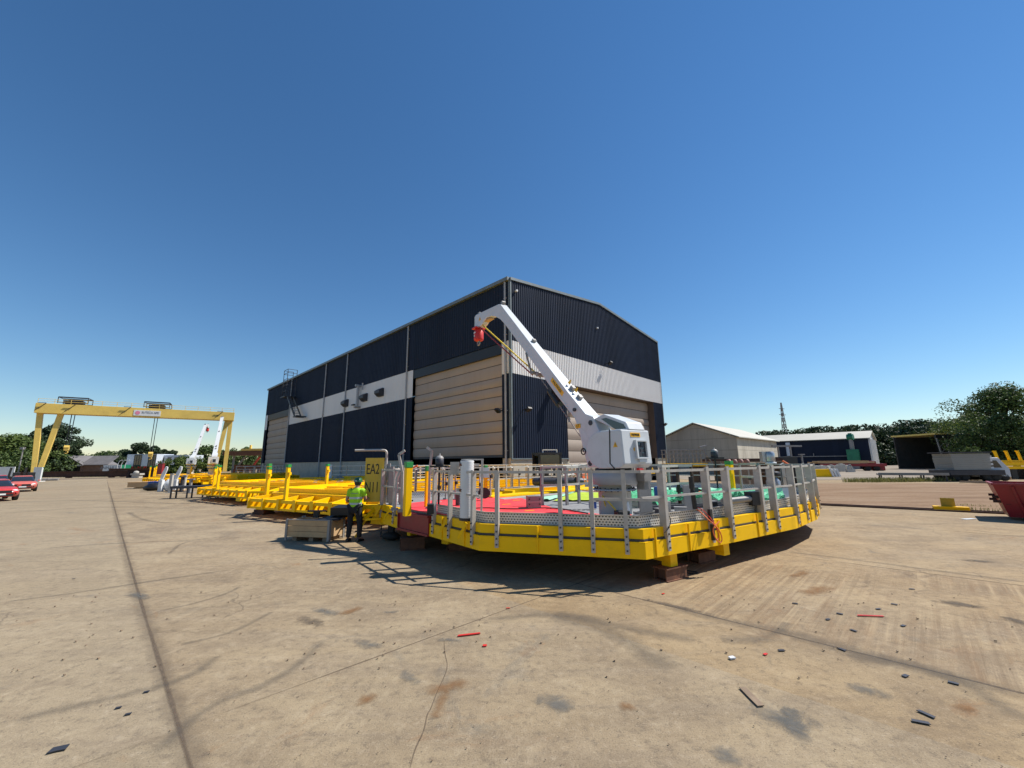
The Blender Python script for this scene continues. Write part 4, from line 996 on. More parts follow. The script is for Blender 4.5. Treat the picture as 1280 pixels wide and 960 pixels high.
# inner guard fence across the hatch
gf = thing('guard_fence', 'inner guard fence of dark posts and pale rails across the middle of the deck', 'fence', (4.2, 11.4, .99))
FP = [(678, 632), (709, 631), (724, 629), (757, 627), (800, 634), (830, 633), (850, 629), (868, 628), (838, 618), (928, 614), (952, 617)]
pts = []
for u, v in FP:
    p = G(u, v, 1.0); pts.append(p); b = MB(); b.box((p.x, p.y, 1.53), (.075, .06, 1.08), rad(30)); part('fence_post', b, 'galv' if u not in (850, 868) else 'rust_dark', gf, True)
b = MB()
for i in range(len(pts)-1):
    if i in (7, 8): continue
    for z_ in (2.04, 1.55): b.bar((pts[i].x, pts[i].y-.04, z_), (pts[i+1].x, pts[i+1].y-.04, z_), .03, .06)
part('fence_rail', b, 'alu', gf, True)
# grey upright plates and boxes around the hatch
for u, v, w, h, mat, lab in ((808, 642, .34, .80, 'galv', 'grey upright plate behind the front corner post'), (862, 640, .26, .62, 'galv', 'grey upright plate between the hatch and the paired posts'),
                             (832, 641, .30, .26, 'alu', 'low pale bracket with clamps at the near hatch edge')):
    p = G(u, v, 1.0); o = thing('upright_plate', lab, 'plate', p, rad(20))
    b = MB(); b.box((0, 0, h/2), (w, .04, h)); part('plate_sheet', b, mat, o, bev=.006)
    b = MB(); b.box((0, .09, .02), (w+.1, .22, .04)); b.box((0, .08, .12), (.03, .14, .2)); part('plate_foot', b, mat, o)
p = G(860, 622, 1.0); o = thing('tool_case', 'dark tool case with white label on the far deck behind the inner fence', 'case', p, .3)
b = MB(); b.box((0, 0, .17), (.65, .3, .34)); part('case_body', b, 'dark_steel', o, bev=.02); b = MB(); b.box((-.16, -.153, .2), (.24, .006, .16)); part('white_label', b, 'white', o)
p = G(826, 628, 1.0); b = MB(); b.lathe([(.16, 0), (.17, .1), (.17, .40), (.15, .44)], (p.x, p.y, 1.0), 14); tag(solo('blue_drum', b, 'blue'), 'small blue drum behind the inner fence', 'drum')
# polished pump at the far right
p = G(968, 613, 1.0); pm = thing('pump_column', 'polished steel pump column with white pipe at the right end of the deck', 'pump', p)
b = MB(); b.lathe([(.22, 0), (.25, .06), (.25, .36), (.16, .46), (.12, .5)], n=18); part('pump_base', b, 'chrome', pm)
b = MB(); b.lathe([(.09, .5), (.09, 1.0), (.2, 1.03), (.2, 1.08), (.09, 1.1)], n=16); part('white_pipe', b, 'white', pm)
b = MB(); b.lathe([(.22, .56), (.26, .6), (.26, .68), (.22, .72)], n=16); part('dark_flange', b, 'dark_steel', pm)
b = MB(); b.lathe([(.14, 1.1), (.17, 1.14), (.17, 1.42), (.12, 1.5)], n=18); b.box((-.2, .1, 1.3), (.2, .2, .4)); part('motor_head', b, 'chrome', pm)
# horizontal mid pipe with black couplings
p0, p1 = G(905, 627, 1.3), G(948, 622, 1.3); b = MB(); b.tube(p0, p1, .07, 10); mp = tag(solo('pipe_length', b, 'galv'), 'grey horizontal pipe with black couplings over the green netting', 'pipe')
b = MB()
for k in (.80, .95): c = p0.lerp(p1, k); b.box(c, (.22, .22, .3), .3)
part('coupling', b, 'black', mp, True)
b = MB()
for k in (.1, .9): c = p0.lerp(p1, k); b.box((c.x, c.y, 1.13), (.06, .06, .27))
part('pipe_stand', b, 'galv', mp, True)
# black conduit and orange cables on the right front edge
pe, _ = edge_at(873, OUT[0], OUT[1]); o = thing('cable_conduit', 'black upright conduit with orange cables looping over the yellow ring beam', 'cable', (pe.x-.10, pe.y+.12, 1.0))
b = MB(); b.tube((0, 0, .62), (0, 0, .86), .05, 8); b.tube((.03, 0, .22), (.01, 0, .58), .05, 8); b.tube((0, 0, .575), (0, 0, .625), .035, 8); part('conduit', b, 'black', o)
def cabl(pts, r, mat, par): b = MB(); ribs = [V(q) for q in pts]
def smooth(pts, it=2):
    pts = [V(p) for p in pts]
    for _ in range(it):
        out = [pts[0]]
        for a, c in zip(pts, pts[1:]): out += [a*.75+c*.25, a*.25+c*.75]
        pts = out+[pts[-1]]
    return pts
b = MB(); b.path(smooth([(.03, 0, .24), (.10, -.12, .16), (.16, -.24, .05), (.36, -.24, -.14), (.44, -.18, -.34), (.36, -.22, -.42), (.24, -.27, -.28), (.20, -.30, -.12), (.40, -.2, .0)]), .011, 6); part('orange_cable', b, 'orange', o)
b = MB(); b.path(smooth([(.05, 0, .26), (.14, -.1, .22), (.30, -.2, -.02), (.40, -.15, -.30), (.30, -.22, -.36)]), .008, 6); part('red_cable', b, 'red', o)
b = MB(); b.box((.24, -.22, -.20), (.07, .05, .30), .6); b.box((.28, -.10, .10), (.08, .06, .24), .6); part('black_clip', b, 'black', o)
pe, _ = edge_at(836, OUT[0], OUT[1]); b = MB(); b.path(smooth([(pe.x-.05, pe.y+.2, 1.22), (pe.x-.02, pe.y-.02, 1.12), (pe.x-.1, pe.y-.1, .98), (pe.x-.22, pe.y-.18, .90)]), .011, 6)
tag(solo('black_cable', b, 'rubber'), 'short black cable curling over the toe board right of the front corner', 'cable')
b = MB(); c = G(826, 716); b.path(smooth([(c.x+.35, c.y+.05, .02), (c.x+.55, c.y+.02, .03), (c.x+.72, c.y-.05, .02), (c.x+.66, c.y-.14, .02), (c.x+.45, c.y-.10, .02)]), .012, 6); tag(solo('ground_cable', b, 'rubber'), 'thin dark cable lying in a loop by the front corner support', 'cable')
# orange straight poles sticking up behind the rails
for (u0, v0, u1, v1, lab) in ((506, 589, 522, 582, 'pinkish tube tilted up behind the thick yellow post'), (711, 588, 722, 593, 'orange tube tilted down right of the long dark case'), (978, 576, 992, 584, 'pinkish tube tilted over the right railing')):
    y = 13.5 if u0 < 600 else 17; b = MB(); b.tube(DP(u0, v0, y), DP(u1, v1, y), .035, 6); tag(solo('slanted_tube', b, 'orange'), lab, 'tube')
# black cabinets and hoses at the far right end
for u, v, w, h, lab in ((982, 612, .5, .55, 'black cabinet low behind the right railing posts'), (1003, 612, .45, .8, 'taller black cabinet at the right tip of the deck')):
    p = G(u, v, 1.0); o = thing('black_cabinet', lab, 'cabinet', p, .6); b = MB(); b.box((0, 0, h/2+.06), (w, .35, h)); part('cabinet_body', b, 'black', o, bev=.02); b = MB(); b.box((0, 0, .03), (w*.8, .3, .06)); b.box((0, -.18, h*.6), (w*.6, .012, .12)); part('cabinet_trim', b, 'red', o)

# ------------------------------------------------------------------ left end: sign, bracket table, steps
sg = thing('yellow_sign', 'tall yellow sign board lettered in black with a bent pipe handle above it', 'sign', (-4.22, 12.55, 1.0), rad(6))
b = MB(); b.box((0, 0, .72), (.56, .03, 1.30)); part('sign_board', b, paint('sign_yellow', (.62, .42, .03), .45, var=.08, dirt=(.75, .58, .15), dirt_amt=.5, scale=2), sg, bev=.008)
lettering('EA2', .44, (-.05, -.02, 1.02), (1, 0, 0), (0, 0, 1), 'ink', sg, .54); lettering('N11', .44, (-.05, -.02, .48), (1, 0, 0), (0, 0, 1), 'ink', sg, .54)
b = MB(); b.path(smooth([(.34, .02, 0), (.34, .02, 1.45), (.32, .02, 1.58), (.2, .02, 1.61), (-.62, .02, 1.60)], 2), .035, 8); part('pipe_handle', b, 'alu', sg)
b = MB(); b.bar((.42, .05, .03), (.42, .05, 1.2), .07, .12, (0, 1, 0)); part('post', b, 'galv', sg)
bk_ = thing('folding_step', 'yellow folding step frame with sloping legs below the sign', 'step', (-4.0, 12.7, 0))
b = MB()
b.bar((-.55, -.1, .92), (.5, -.25, .92), .14, .12); b.bar((.3, -.2, .80), (.62, -.55, .55), .25, .2)
for x in (-.45, -.1): b.bar((x, -.15, .93), (x-.22, -.45, .62), .06, .10); b.bar((x-.22, -.45, .60), (x+.2, -.3, .60), .06, .06)
b.prism([(-.30, .45), (.30, .40), (.32, .90), (-.15, .92)], (.05, -.2, 0), (1, 0, 0), (0, 0, 1), (0, 1, 0), -.02, .02)
part('step_frame', b, 'yellow', bk_)
b = MB(); b.bar((-.2, -.2, .88), (-.62, -.35, .1), .06, .05); part('leg', b, 'yellow', bk_)
b = MB(); b.tube((.05, -.1, .85), (.05, -.1, .05), .02, 6); part('leg', b, 'dark_steel', bk_)
b = MB(); b.bar((-.65, -.3, .25), (.4, -.15, .25), .03, .04); part('cross_tie', b, 'dark_steel', bk_)
b = MB(); b.box((.42, -.32, .42), (.16, .16, .55)); b.blob((.42, -.32, .12), (.28, .2, .12), 10, 6, .3); part('hanging_hose', b, 'rubber', bk_)
for x, lab in ((.55, 'grey channel post right of the yellow sign'), (.86, 'grey channel post close to the thick yellow post, in the left gap')):
    b = MB(); b.box((-4.22+x, 12.5, 1.55), (.10, .12, 1.1)); b.box((-4.22+x, 12.43, 1.5), (.14, .02, .9)); tag(solo('channel_post', b, 'galv'), lab, 'post')

# crate of boards, with black templates on top
cr = thing('timber_crate', 'low plywood crate with metal corner posts on the concrete beside the worker', 'crate', (-5.92, 12.62, 0), rad(-12))
b = MB()
for k in range(3): b.box((0, -.34, .20+k*.155), (1.42, .025, .145)); b.box((0, .34, .20+k*.155), (1.42, .025, .145))
for s_ in (-1, 1): b.box((s_*.70, 0, .36), (.025, .66, .46))
b.box((0, 0, .14), (1.40, .66, .03)); part('board', b, 'wood', cr)
b = MB()
for s_ in (-1, 1):
    for t_ in (-1, 1): b.box((s_*.70, t_*.365, .32), (.07, .02, .60)); b.box((s_*.725, t_*.33, .32), (.02, .08, .60))
b.box((0, -.345, .602), (1.46, .04, .025)); part('corner_post', b, 'galv', cr)
b = MB()
for x in (-.45, .1, .55): b.box((x, 0, .055), (.14, .6, .11))
part('runner', b, 'timber', cr)
cb = MB(); c0 = V((-5.92, 12.62, .0)); 
poly = [(.0, -.32), (.75, -.34), (.85, .15), (.62, .42), (.30, .20)]
cb.prism(poly, (-5.85, 12.60, .612), (1, 0, 0), (0, 1, .12), (0, -.12, 1), 0, .03)
cb.prism([(.35, .0), (.95, -.1), (1.0, .4), (.4, .45)], (-5.85, 12.60, .66), (1, 0, .05), (0, 1, .1), (0, -.1, 1), 0, .22)
tag(solo('black_sheet', cb, 'black'), 'black folded sheeting on the right end of the plywood crate', 'sheet')
b = MB(); b.box((-5.98, 12.75, .80), (.50, .16, .035)); b.box((-5.98, 12.75, .70), (.16, .12, .18)); tag(solo('black_clamp', b, 'black'), 'small black tee shaped clamp standing on the crate left of the folded sheet', 'clamp')

# ------------------------------------------------------------------ the worker, seen from behind
PX, PY, PZR = -4.62, 12.22, rad(-6)
man = thing('person', 'worker seen from behind in lime vest, green hard hat and dark trousers', 'person', (PX, PY, 0), PZR)
J = {'pel': (0, 0, .95), 'sp1': (0, .01, 1.12), 'sp2': (0, .03, 1.30), 'nk': (0, .05, 1.48), 'hd0': (0, .075, 1.56), 'hd': (0, .09, 1.66), 'top': (0, .09, 1.73),
     'hL': (-.10, 0, .92), 'kL': (-.14, .02, .50), 'aL': (-.15, -.03, .09), 'tL': (-.17, .12, .045), 'hR': (.10, 0, .92), 'kR': (.15, .04, .50), 'aR': (.17, .0, .09), 'tR': (.20, .15, .045),
     'sL': (-.20, .03, 1.42), 'eL': (-.30, .02, 1.13), 'wL': (-.20, .26, 1.08), 'pL': (-.17, .34, 1.09), 'sR': (.20, .03, 1.42), 'eR': (.27, .10, 1.15), 'wR': (.24, .35, 1.18), 'pR': (.24, .43, 1.20)}
E_ = [('pel', 'sp1'), ('sp1', 'sp2'), ('sp2', 'nk'), ('nk', 'hd0'), ('hd0', 'hd'), ('hd', 'top'), ('pel', 'hL'), ('hL', 'kL'), ('kL', 'aL'), ('aL', 'tL'), ('pel', 'hR'), ('hR', 'kR'), ('kR', 'aR'), ('aR', 'tR'),
      ('sp2', 'sL'), ('sL', 'eL'), ('eL', 'wL'), ('wL', 'pL'), ('sp2', 'sR'), ('sR', 'eR'), ('eR', 'wR'), ('wR', 'pR')]
RD = {'pel': .125, 'sp1': .125, 'sp2': .14, 'nk': .06, 'hd0': .065, 'hd': .088, 'top': .065, 'h': .09, 'k': .058, 'a': .042, 't': .035, 's': .062, 'e': .044, 'w': .03, 'p': .032}
def fingers(side):
    w, p = V(J['w'+side]), V(J['p'+side]); d = (p-w).normalized(); up = V((0, 0, 1)); s_ = d.cross(up).normalized()
    up = s_.cross(d)
    for i, (o, L) in enumerate(((-.027, .060), (-.009, .072), (.009, .068), (.027, .052))):
        a = p+s_*o; m1 = a+d*L*.55-up*.012; m2 = a+d*L*.85-up*.045
        for k, q in (('f%d1' % i, m1), ('f%d2' % i, m2)): J[k+side] = tuple(q); RD[k+side] = .009
        E_.append(('p'+side, 'f%d1' % i+side)); E_.append(('f%d1' % i+side, 'f%d2' % i+side))
    q = w.lerp(p, .5)+s_*(.045 if side == 'L' else -.045)+d*.03-up*.015; J['th'+side] = tuple(q); RD['th'+side] = .011; E_.append(('p'+side, 'th'+side))
fingers('L'); fingers('R')
def skin_body(name, keys, edges, rads, mat, parent, levels=2):
    me = bpy.data.meshes.new(name); idx = {k: i for i, k in enumerate(keys)}
    me.from_pydata([J[k] for k in keys], [(idx[a], idx[b_]) for a, b_ in edges], [])
    o = bpy.data.objects.new(name, me); COL.objects.link(o)
    o.modifiers.new('skin', 'SKIN'); me.skin_vertices.new() if not me.skin_vertices else None
    for k, i in idx.items():
        r = rads(k); sv = me.skin_vertices[0].data[i]; sv.radius = r if isinstance(r, tuple) else (r, r); sv.use_root = (i == 0)
    sb = o.modifiers.new('sub', 'SUBSURF'); sb.levels = levels; sb.render_levels = levels
    o.modifiers['skin'].use_smooth_shade = True
    m2 = bpy.data.meshes.new_from_object(o.evaluated_get(bpy.context.evaluated_depsgraph_get()))
    bpy.data.objects.remove(o); m2.materials.clear(); m2.materials.append(M[mat]); m2.name = name
    o = bpy.data.objects.new(name, m2); COL.objects.link(o); o.parent = parent
    return o
def rr(k):
    if k in RD: return RD[k]
    return RD.get(k[0], .03)
skin_body('body', list(J), E_, rr, 'skin', man)
def wear(k): 
    return {'pel': .15, 'hL': .115, 'hR': .115, 'kL': .085, 'kR': .085, 'aL': .07, 'aR': .07}[k]
skin_body('trousers', ['pel', 'hL', 'kL', 'aL', 'hR', 'kR', 'aR'], [('pel', 'hL'), ('hL', 'kL'), ('kL', 'aL'), ('pel', 'hR'), ('hR', 'kR'), ('kR', 'aR')], wear, 'cloth_dark', man)
for sd_ in 'LR':
    a, tt = V(J['a'+sd_]), V(J['t'+sd_]); b = MB(); d = V((tt.x-a.x, tt.y-a.y, 0)).normalized(); s_ = V((d.y, -d.x, 0))
    rings = []
    for k, (o_, w_, h_) in enumerate(((-.09, .035, .07), (-.06, .05, .10), (.02, .052, .11), (.10, .055, .075), (.17, .048, .06), (.205, .025, .035))):
        c = V((a.x, a.y, 0))+d*o_; rings.append([c+s_*w_*math.cos(q)+V((0, 0, h_*.5+h_*.5*math.sin(q))) for q in [2*PI*i/10 for i in range(10)]])
    b.loft(rings); part('boot', b, 'black', man)
# vest: lofted torso shell with short shoulder caps and two reflective bands
def torso_ring(z, grow=0.):
    T = [(.88, .185, .135, 0.), (.98, .185, .135, .005), (1.10, .185, .13, .01), (1.22, .195, .13, .02), (1.32, .205, .13, .03), (1.40, .205, .115, .035), (1.455, .16, .095, .045), (1.50, .09, .075, .05)]
    for (z0, a0, b0, y0), (z1, a1, b1, y1) in zip(T, T[1:]):
        if z0 <= z <= z1+1e-6:
            q = (z-z0)/(z1-z0); a_, b_2, y_ = a0+(a1-a0)*q, b0+(b1-b0)*q, y0+(y1-y0)*q; break
    return [V(((a_+grow)*math.copysign(abs(math.cos(t_))**.8, math.cos(t_)), y_+(b_2+grow)*math.copysign(abs(math.sin(t_))**.85, math.sin(t_))+.006*math.sin(5*t_+z*20), z)) for t_ in [2*PI*i/24 for i in range(24)]]
b = MB(); b.loft([torso_ring(z_) for z_ in (.88, .93, .98, 1.04, 1.10, 1.16, 1.22, 1.27, 1.32, 1.36, 1.40, 1.43, 1.455, 1.48, 1.50)])
for s_ in (-1, 1): b.path([(s_*.15, .03, 1.42), (s_*.215, .03, 1.405), (s_*.235, .03, 1.35)], [.085, .08, .066], 12)
vest = part('safety_vest', b, 'hivis', man)
b = MB()
for z_ in (1.03, 1.19): b.loft([torso_ring(z_, .004), torso_ring(z_+.055, .004)], False)
part('reflective_band', b, 'reflect', vest)
b = MB()
for k in range(7): b.box((-.09+k*.03, -.098, 1.345), (.018, .006, .02))
part('back_print', b, 'ink_grey', vest)
b = MB(); b.path([(-.2, .03, 1.40), (-.255, .02, 1.27)], [.064, .058], 12); b.path([(.2, .03, 1.40), (.245, .07, 1.27)], [.064, .058], 12); part('sleeve', b, 'hivis', man)
b = MB(); hp_ = [(.128, 1.665), (.13, 1.68), (.122, 1.72), (.10, 1.765), (.06, 1.795), (.015, 1.805)]
b.loft([[V((r*.92*math.cos(q), .09+r*1.12*math.sin(q), z_)) for q in [2*PI*i/20 for i in range(20)]] for r, z_ in hp_])
b.prism([(-.10, .0), (.10, .0), (.07, .09), (-.07, .09)], (0, .20, 1.665), (1, 0, 0), (0, 1, -.15), (0, .15, 1), 0, .012); helm = part('hard_hat', b, 'helmet', man)
b = MB(); b.box((0, -.045, 1.70), (.06, .012, .035)); part('helmet_badge', b, 'reflect', helm)
b = MB(); b.loft([[V((r*math.cos(q), .085+r*1.1*math.sin(q)-.01, z_)) for q in [2*PI*i/16 for i in range(16)]] for r, z_ in ((.075, 1.575), (.096, 1.62), (.1, 1.67))]); part('hair', b, 'black', man)
b = MB()
for s_ in (-1, 1): b.blob((s_*.093, .09, 1.635), (.014, .03, .036), 8, 5)
part('ear', b, 'skin', man)
b = MB(); b.blob((0, .19, 1.625), (.016, .028, .03), 8, 5); part('nose', b, 'skin', man)
b = MB()
for s_ in (-1, 1): b.blob((s_*.035, .172, 1.655), (.014, .008, .008), 8, 5)
b.box((0, .17, 1.59), (.05, .01, .008)); part('eye', b, 'black', man)

# ------------------------------------------------------------------ small fittings crowding the deck edge
rnd = random.Random(9)
ST = [(548, 628), (557, 624), (569, 625), (600, 624), (613, 622), (622, 619), (633, 616), (649, 613), (668, 611), (690, 608), (713, 606), (741, 605), (788, 605), (812, 606), (836, 606), (886, 607), (938, 609), (988, 611)]
for k, (u, v) in enumerate(ST):
    p = G(u, v, 1.0); o = thing('inner_stanchion', 'slim galvanised stanchion with a black clamp on the deck behind the front railing', 'stanchion', p, rnd.uniform(0, 1.5), 'slim stanchions inside the deck')
    h = rnd.uniform(.75, 1.12); b = MB(); b.box((0, 0, h/2), (.05, .04, h)); b.box((0, 0, .02), (.16, .12, .04)); part('upright', b, 'galv' if k % 3 else 'alu', o)
    b = MB(); b.box((0, -.03, h*rnd.uniform(.45, .9)), (.09, .08, .10)); part('clamp', b, 'black', o)
CB = [('black cable lying across the red sheeting towards the crane', 'rubber', [(560, 640), (600, 634), (640, 637), (690, 634), (735, 642)]), ('orange cable snaking over the deck behind the crane', 'orange', [(716, 612), (760, 616), (800, 612), (850, 618), (880, 614)]),
      ('black cable trailing over the grey deck right of the crane', 'rubber', [(790, 648), (815, 640), (842, 643), (870, 636), (905, 634)]), ('yellow cable dropped on the red sheeting beside the white tube', 'rope_y', [(592, 645), (606, 640), (622, 643), (640, 641)])]
for lab, mt_, px in CB:
    b = MB(); b.path(smooth([V((*G(u, v, 1.03).xy, 1.035)) for u, v in px], 3), .016, 6); tag(solo('deck_cable', b, mt_), lab, 'cable')
BX = [(538, 643, .16, .22, 'black', 'small black box at the left end of the red deck'), (575, 632, .22, .34, 'dark_steel', 'dark grey junction box just left of the white tube'), (556, 641, .14, .12, 'rope_y', 'little yellow block beside the lantern foot'), (741, 636, .18, .16, 'blue', 'small blue box beside the crane pedestal'),
      (826, 645, .20, .14, 'dark_steel', 'dark clamp box by the near hatch edge'), (851, 642, .26, .12, 'alu', 'pale metal box on the near hatch edge'), (892, 640, .18, .22, 'black', 'small black box behind the paired posts at right'), (935, 632, .24, .18, 'alu', 'pale bracket box beside the green netting'), (980, 622, .3, .3, 'white', 'white box near the right tip of the deck')]
for u, v, w_, h_, mt_, lab in BX:
    p = G(u, v, 1.0); o = thing('fitting_box', lab, 'box', (p.x, p.y, 1.0), rnd.uniform(-.5, .8)); b = MB(); b.box((0, 0, h_/2+.01), (w_, w_*.7, h_)); part('box_body', b, mt_, o, bev=.01)
    b = MB(); b.box((0, 0, h_+.02), (w_*1.05, w_*.74, .02)); part('box_lid', b, 'galv', o)
# ------------------------------------------------------------------ yellow modules without deck fittings, in front of the shed's long side
def frame_module():
    """local frame: x to the right along the near edge, y away; about 14 m x 11 m"""
    root = thing('platform_module', 'unfinished yellow steel module right behind the worker, with grey railings and green capped posts', 'platform', (-11.9, 19.2, 0), rad(-26), 'yellow steel platform modules')
    o = [(0, 0), (1.0, -.9), (7.5, -1.3), (11.0, .2), (14.5, 4.0), (14.5, 9), (11, 12.5), (4, 13), (.4, 9.5), (-.4, 4)]
    b = MB(); i_ = inset(o, .8); b.slab([tuple(p) for p in i_], .93, .985); part('deck_plate', b, 'yellow', root)
    b = MB(); ring(b, [tuple(p) for p in i_], 0, .10, .42, .925); part('inner_beam', b, 'yellow', root)
    b = MB(); ring(b, [tuple(p) for p in i_], .25, .31, .987, 1.17); part('upstand', b, 'yellow', root)
    b = MB(); ring(b, o, 0, .14, .66, .78); ring(b, o, .3, .38, .66, .72); ring(b, o, .58, .64, .66, .72); part('outer_ring', b, 'yellow', root)
    b = MB(); ring(b, o, 0, .05, .38, .46); part('lower_ring', b, 'yellow', root)
    n = len(o)
    for k in range(n):
        P, Q = V(o[k]), V(o[(k+1) % n]); p2, q2 = i_[k], i_[(k+1) % n]; m_ = max(1, round((Q-P).length/1.15))
        for j in range(m_):
            b = MB(); a, c = P.lerp(Q, j/m_), p2.lerp(q2, j/m_)
            d = (c-a).normalized(); s_ = V((-d.y, d.x, 0))
            b.prism([(0, .38), ((c-a).length, .42), ((c-a).length, .92), (0, .80)], (a.x, a.y, 0), (d.x, d.y, 0), (0, 0, 1), s_, -.05, .05)
            b.box((a.x+d.x*.06, a.y+d.y*.06, .60), (.20, .20, .44), math.atan2(d.y, d.x)); part('bracket_rib', b, 'yellow', root)
    b = MB()
    for y in (1.2, 2.4, 3.7, 5.0, 6.4, 7.9, 9.4, 10.8): b.box((7, y, 1.055), (10.2 if 2 < y < 10 else 7.6, .22, .14))
    for x in (3.0, 6.2, 9.4, 11.6): b.box((x, 5.6, 1.03), (.16, 9.0, .085))
    part('deck_beam', b, 'yellow', root)
    b = MB()
    for k in range(26): b.box((random.uniform(2.5, 12), random.uniform(1, 11), 1.14), (random.uniform(.12, .4), random.uniform(.1, .2), .03), random.uniform(0, 3))
    part('lifting_tab', b, 'galv', root)
    for x, y, h in ((.25, .35, 1.35), (.65, .1, 1.2), (3.4, -.9, 1.3), (-.2, 4.0, 1.3)):
        b = MB(); b.box((x, y, .78+h/2), (.13, .12, h)); b.box((x+.11, y, .78+h-.25), (.10, .09, .12)); ps = part('post', b, 'yellow', root)
        b = MB(); b.box((x, y, .78+h+.06), (.17, .15, .12)); part('green_cap', b, 'green', ps)
    P = [(.9, 8.8), (4.4, 11.8), (10.6, 11.4), (13.2, 8.6), (13.2, 5.0)]
    rl_ = MB()
    for a, c in zip(P, P[1:]):
        a, c = V(a), V(c); m_ = max(1, round((c-a).length/1.1))
        for z in (2.02, 1.62, 1.3): rl_.bar((a.x, a.y, z), (c.x, c.y, z), .05, .05)
        for j in range(m_): q = a.lerp(c, j/m_); part('railing_post', MB().box((q.x, q.y, 1.52), (.08, .08, 1.06)), 'alu', root)
    part('railing', rl_, 'rail_pale', root)
    for x, y in ((6.6, -1.15), (.5, .0), (12.5, 1.6), (.2, 8.8)):
        b = MB(); b.box((x, y+.5, .33), (.45, 1.2, .24)); part('foot', b, 'yellow', root)
    return root
P2 = frame_module()
P3 = copy_tree(P2, None, 'unfinished yellow module farther left, beyond the black trestles, with grey railings', (*G(258, 611, .66).xy, 0), rad(-30))
P4 = copy_tree(P2, None, 'distant yellow module left of the others under the white cranes, seen above the pallets', (*G(188, 598.5, .66).xy, 0), rad(-36))
def block(p, rz, lab, s=(.8, .5, .30), mat='timber', g='timber blocks under the unfinished modules'):
    b = MB(); b.box((p[0], p[1], s[2]*.25), (s[0], s[1], s[2]*.48), rz); b.box((p[0], p[1], s[2]*.75), (s[0]*.9, s[1]*.9, s[2]*.49), rz); tag(solo('support_block', b, mat, bev=.01), lab, 'block', g)
w2 = wm(P2)
for (x, y), lab in (((6.6, -.9), 'dark timber block under the yellow foot left of the worker'), ((.5, .15), 'dark timber block under the left tip of the unfinished module'), ((12.5, 1.9), 'timber block hidden in shade behind the worker under the module')):
    p = w2 @ V((x, y, 0)); block((p.x, p.y), rad(-26), lab, (.8, .55, .205), 'rust_dark')
# little stack of things on the module beside the shed wall
for k, (u, v, w, h, mat, lab) in enumerate(((408, 593, .9, .7, 'dark_steel', 'dark machine box against the shed plinth, left of the white tube'), (424, 594, .8, 1.1, 'galv', 'grey steel cabinet against the shed plinth left of the door'),
                                          (470, 592, 1.6, .6, 'black', 'low black pile of hoses by the shed plinth beside the door'))):
    p = G(u, v+5); p = DP(u, 580, 31+k*1.5); b = MB(); b.box((p.x, p.y, h/2+.08), (w, .6, h), rad(-45)); b.box((p.x, p.y, h+.12), (w*.7, .45, .10), rad(-45)); b.box((p.x, p.y, .04), (w*.9, .5, .08), rad(-45)); tag(solo('machine_box', b, mat, bev=.03), lab, 'machine')
p = DP(413, 585, 33); b = MB(); b.lathe([(.16, 0), (.16, 2.0), (.12, 2.15)], (p.x, p.y, 0), 12); tag(solo('gas_bottle', b, 'white'), 'tall white gas bottle standing by the shed plinth', 'bottle')
# trestle tables
def trestle(loc, rz, L, lab, mat='dark_steel', legs=4):
    o = thing('trestle_table', lab, 'trestle', loc, rz, 'steel trestles by the left modules')
    b = MB(); b.box((0, 0, .80), (L, .9, .06)); b.box((0, -.42, .72), (L, .06, .10)); b.box((0, .42, .72), (L, .06, .10)); part('table_top', b, mat, o)
    for k in range(legs):
        for s_ in (-1, 1):
            x = -L/2+.08+(L-.16)*k/(legs-1); b = MB(); b.box((x, s_*.40, .335), (.08, .08, .67)); part('leg', b, mat, o)
    return o
trestle((-21.9, 28.8, 0), rad(18), 2.9, 'long black steel trestle table on the concrete left of the yellow modules')
trestle((-19.9, 28.4, 0), rad(14), 1.2, 'shorter trestle with blue grey legs, right end of the pair by the yellow modules', 'galv', 2)
b = MB(); b.box((-20.9, 29.6, .22), (1.1, .8, .44), .2); b.blob((-20.9, 29.6, .42), (.6, .45, .2), 10, 6, .2); tag(solo('dark_bundle', b, 'black'), 'dark bundle on the ground under the black trestle', 'bundle')
for u, v, h, lab in ((212, 616, 1.5, 'pale grey upright post left of the black trestle'), (229, 614, 1.35, 'pale grey upright post standing over the end of the black trestle'), (217, 611, 1.3, 'slim pale upright post between the two thicker ones')):
    p = G(u, v); b = MB(); b.box((p.x, p.y, h/2), (.22, .18, h)); b.box((p.x, p.y, .02), (.5, .4, .04)); b.box((p.x, p.y, h+.02), (.3, .24, .04)); tag(solo('upright_post', b, 'concrete'), lab, 'post', 'pale uprights by the trestles')
for u, lab in ((204, 'white rounded plate standing on edge, left of the pair by the far modules'), (222, 'white rounded plate standing on edge, right of the pair by the far modules')):
    p = DP(u, 590, 36); b = MB()
    b.prism([(0, 0), (.22, 0), (.5, .85), (.5, 1.1), (.34, 1.15), (.05, .5)], (p.x-.2, p.y, 1.0), (1, 0, 0), (0, 0, 1), (0, 1, 0), 0, .12); b.box((p.x, p.y, .50), (.3, .3, .99)); tag(solo('white_plate', b, 'white', bev=.02), lab, 'plate', 'white plates by the far modules')
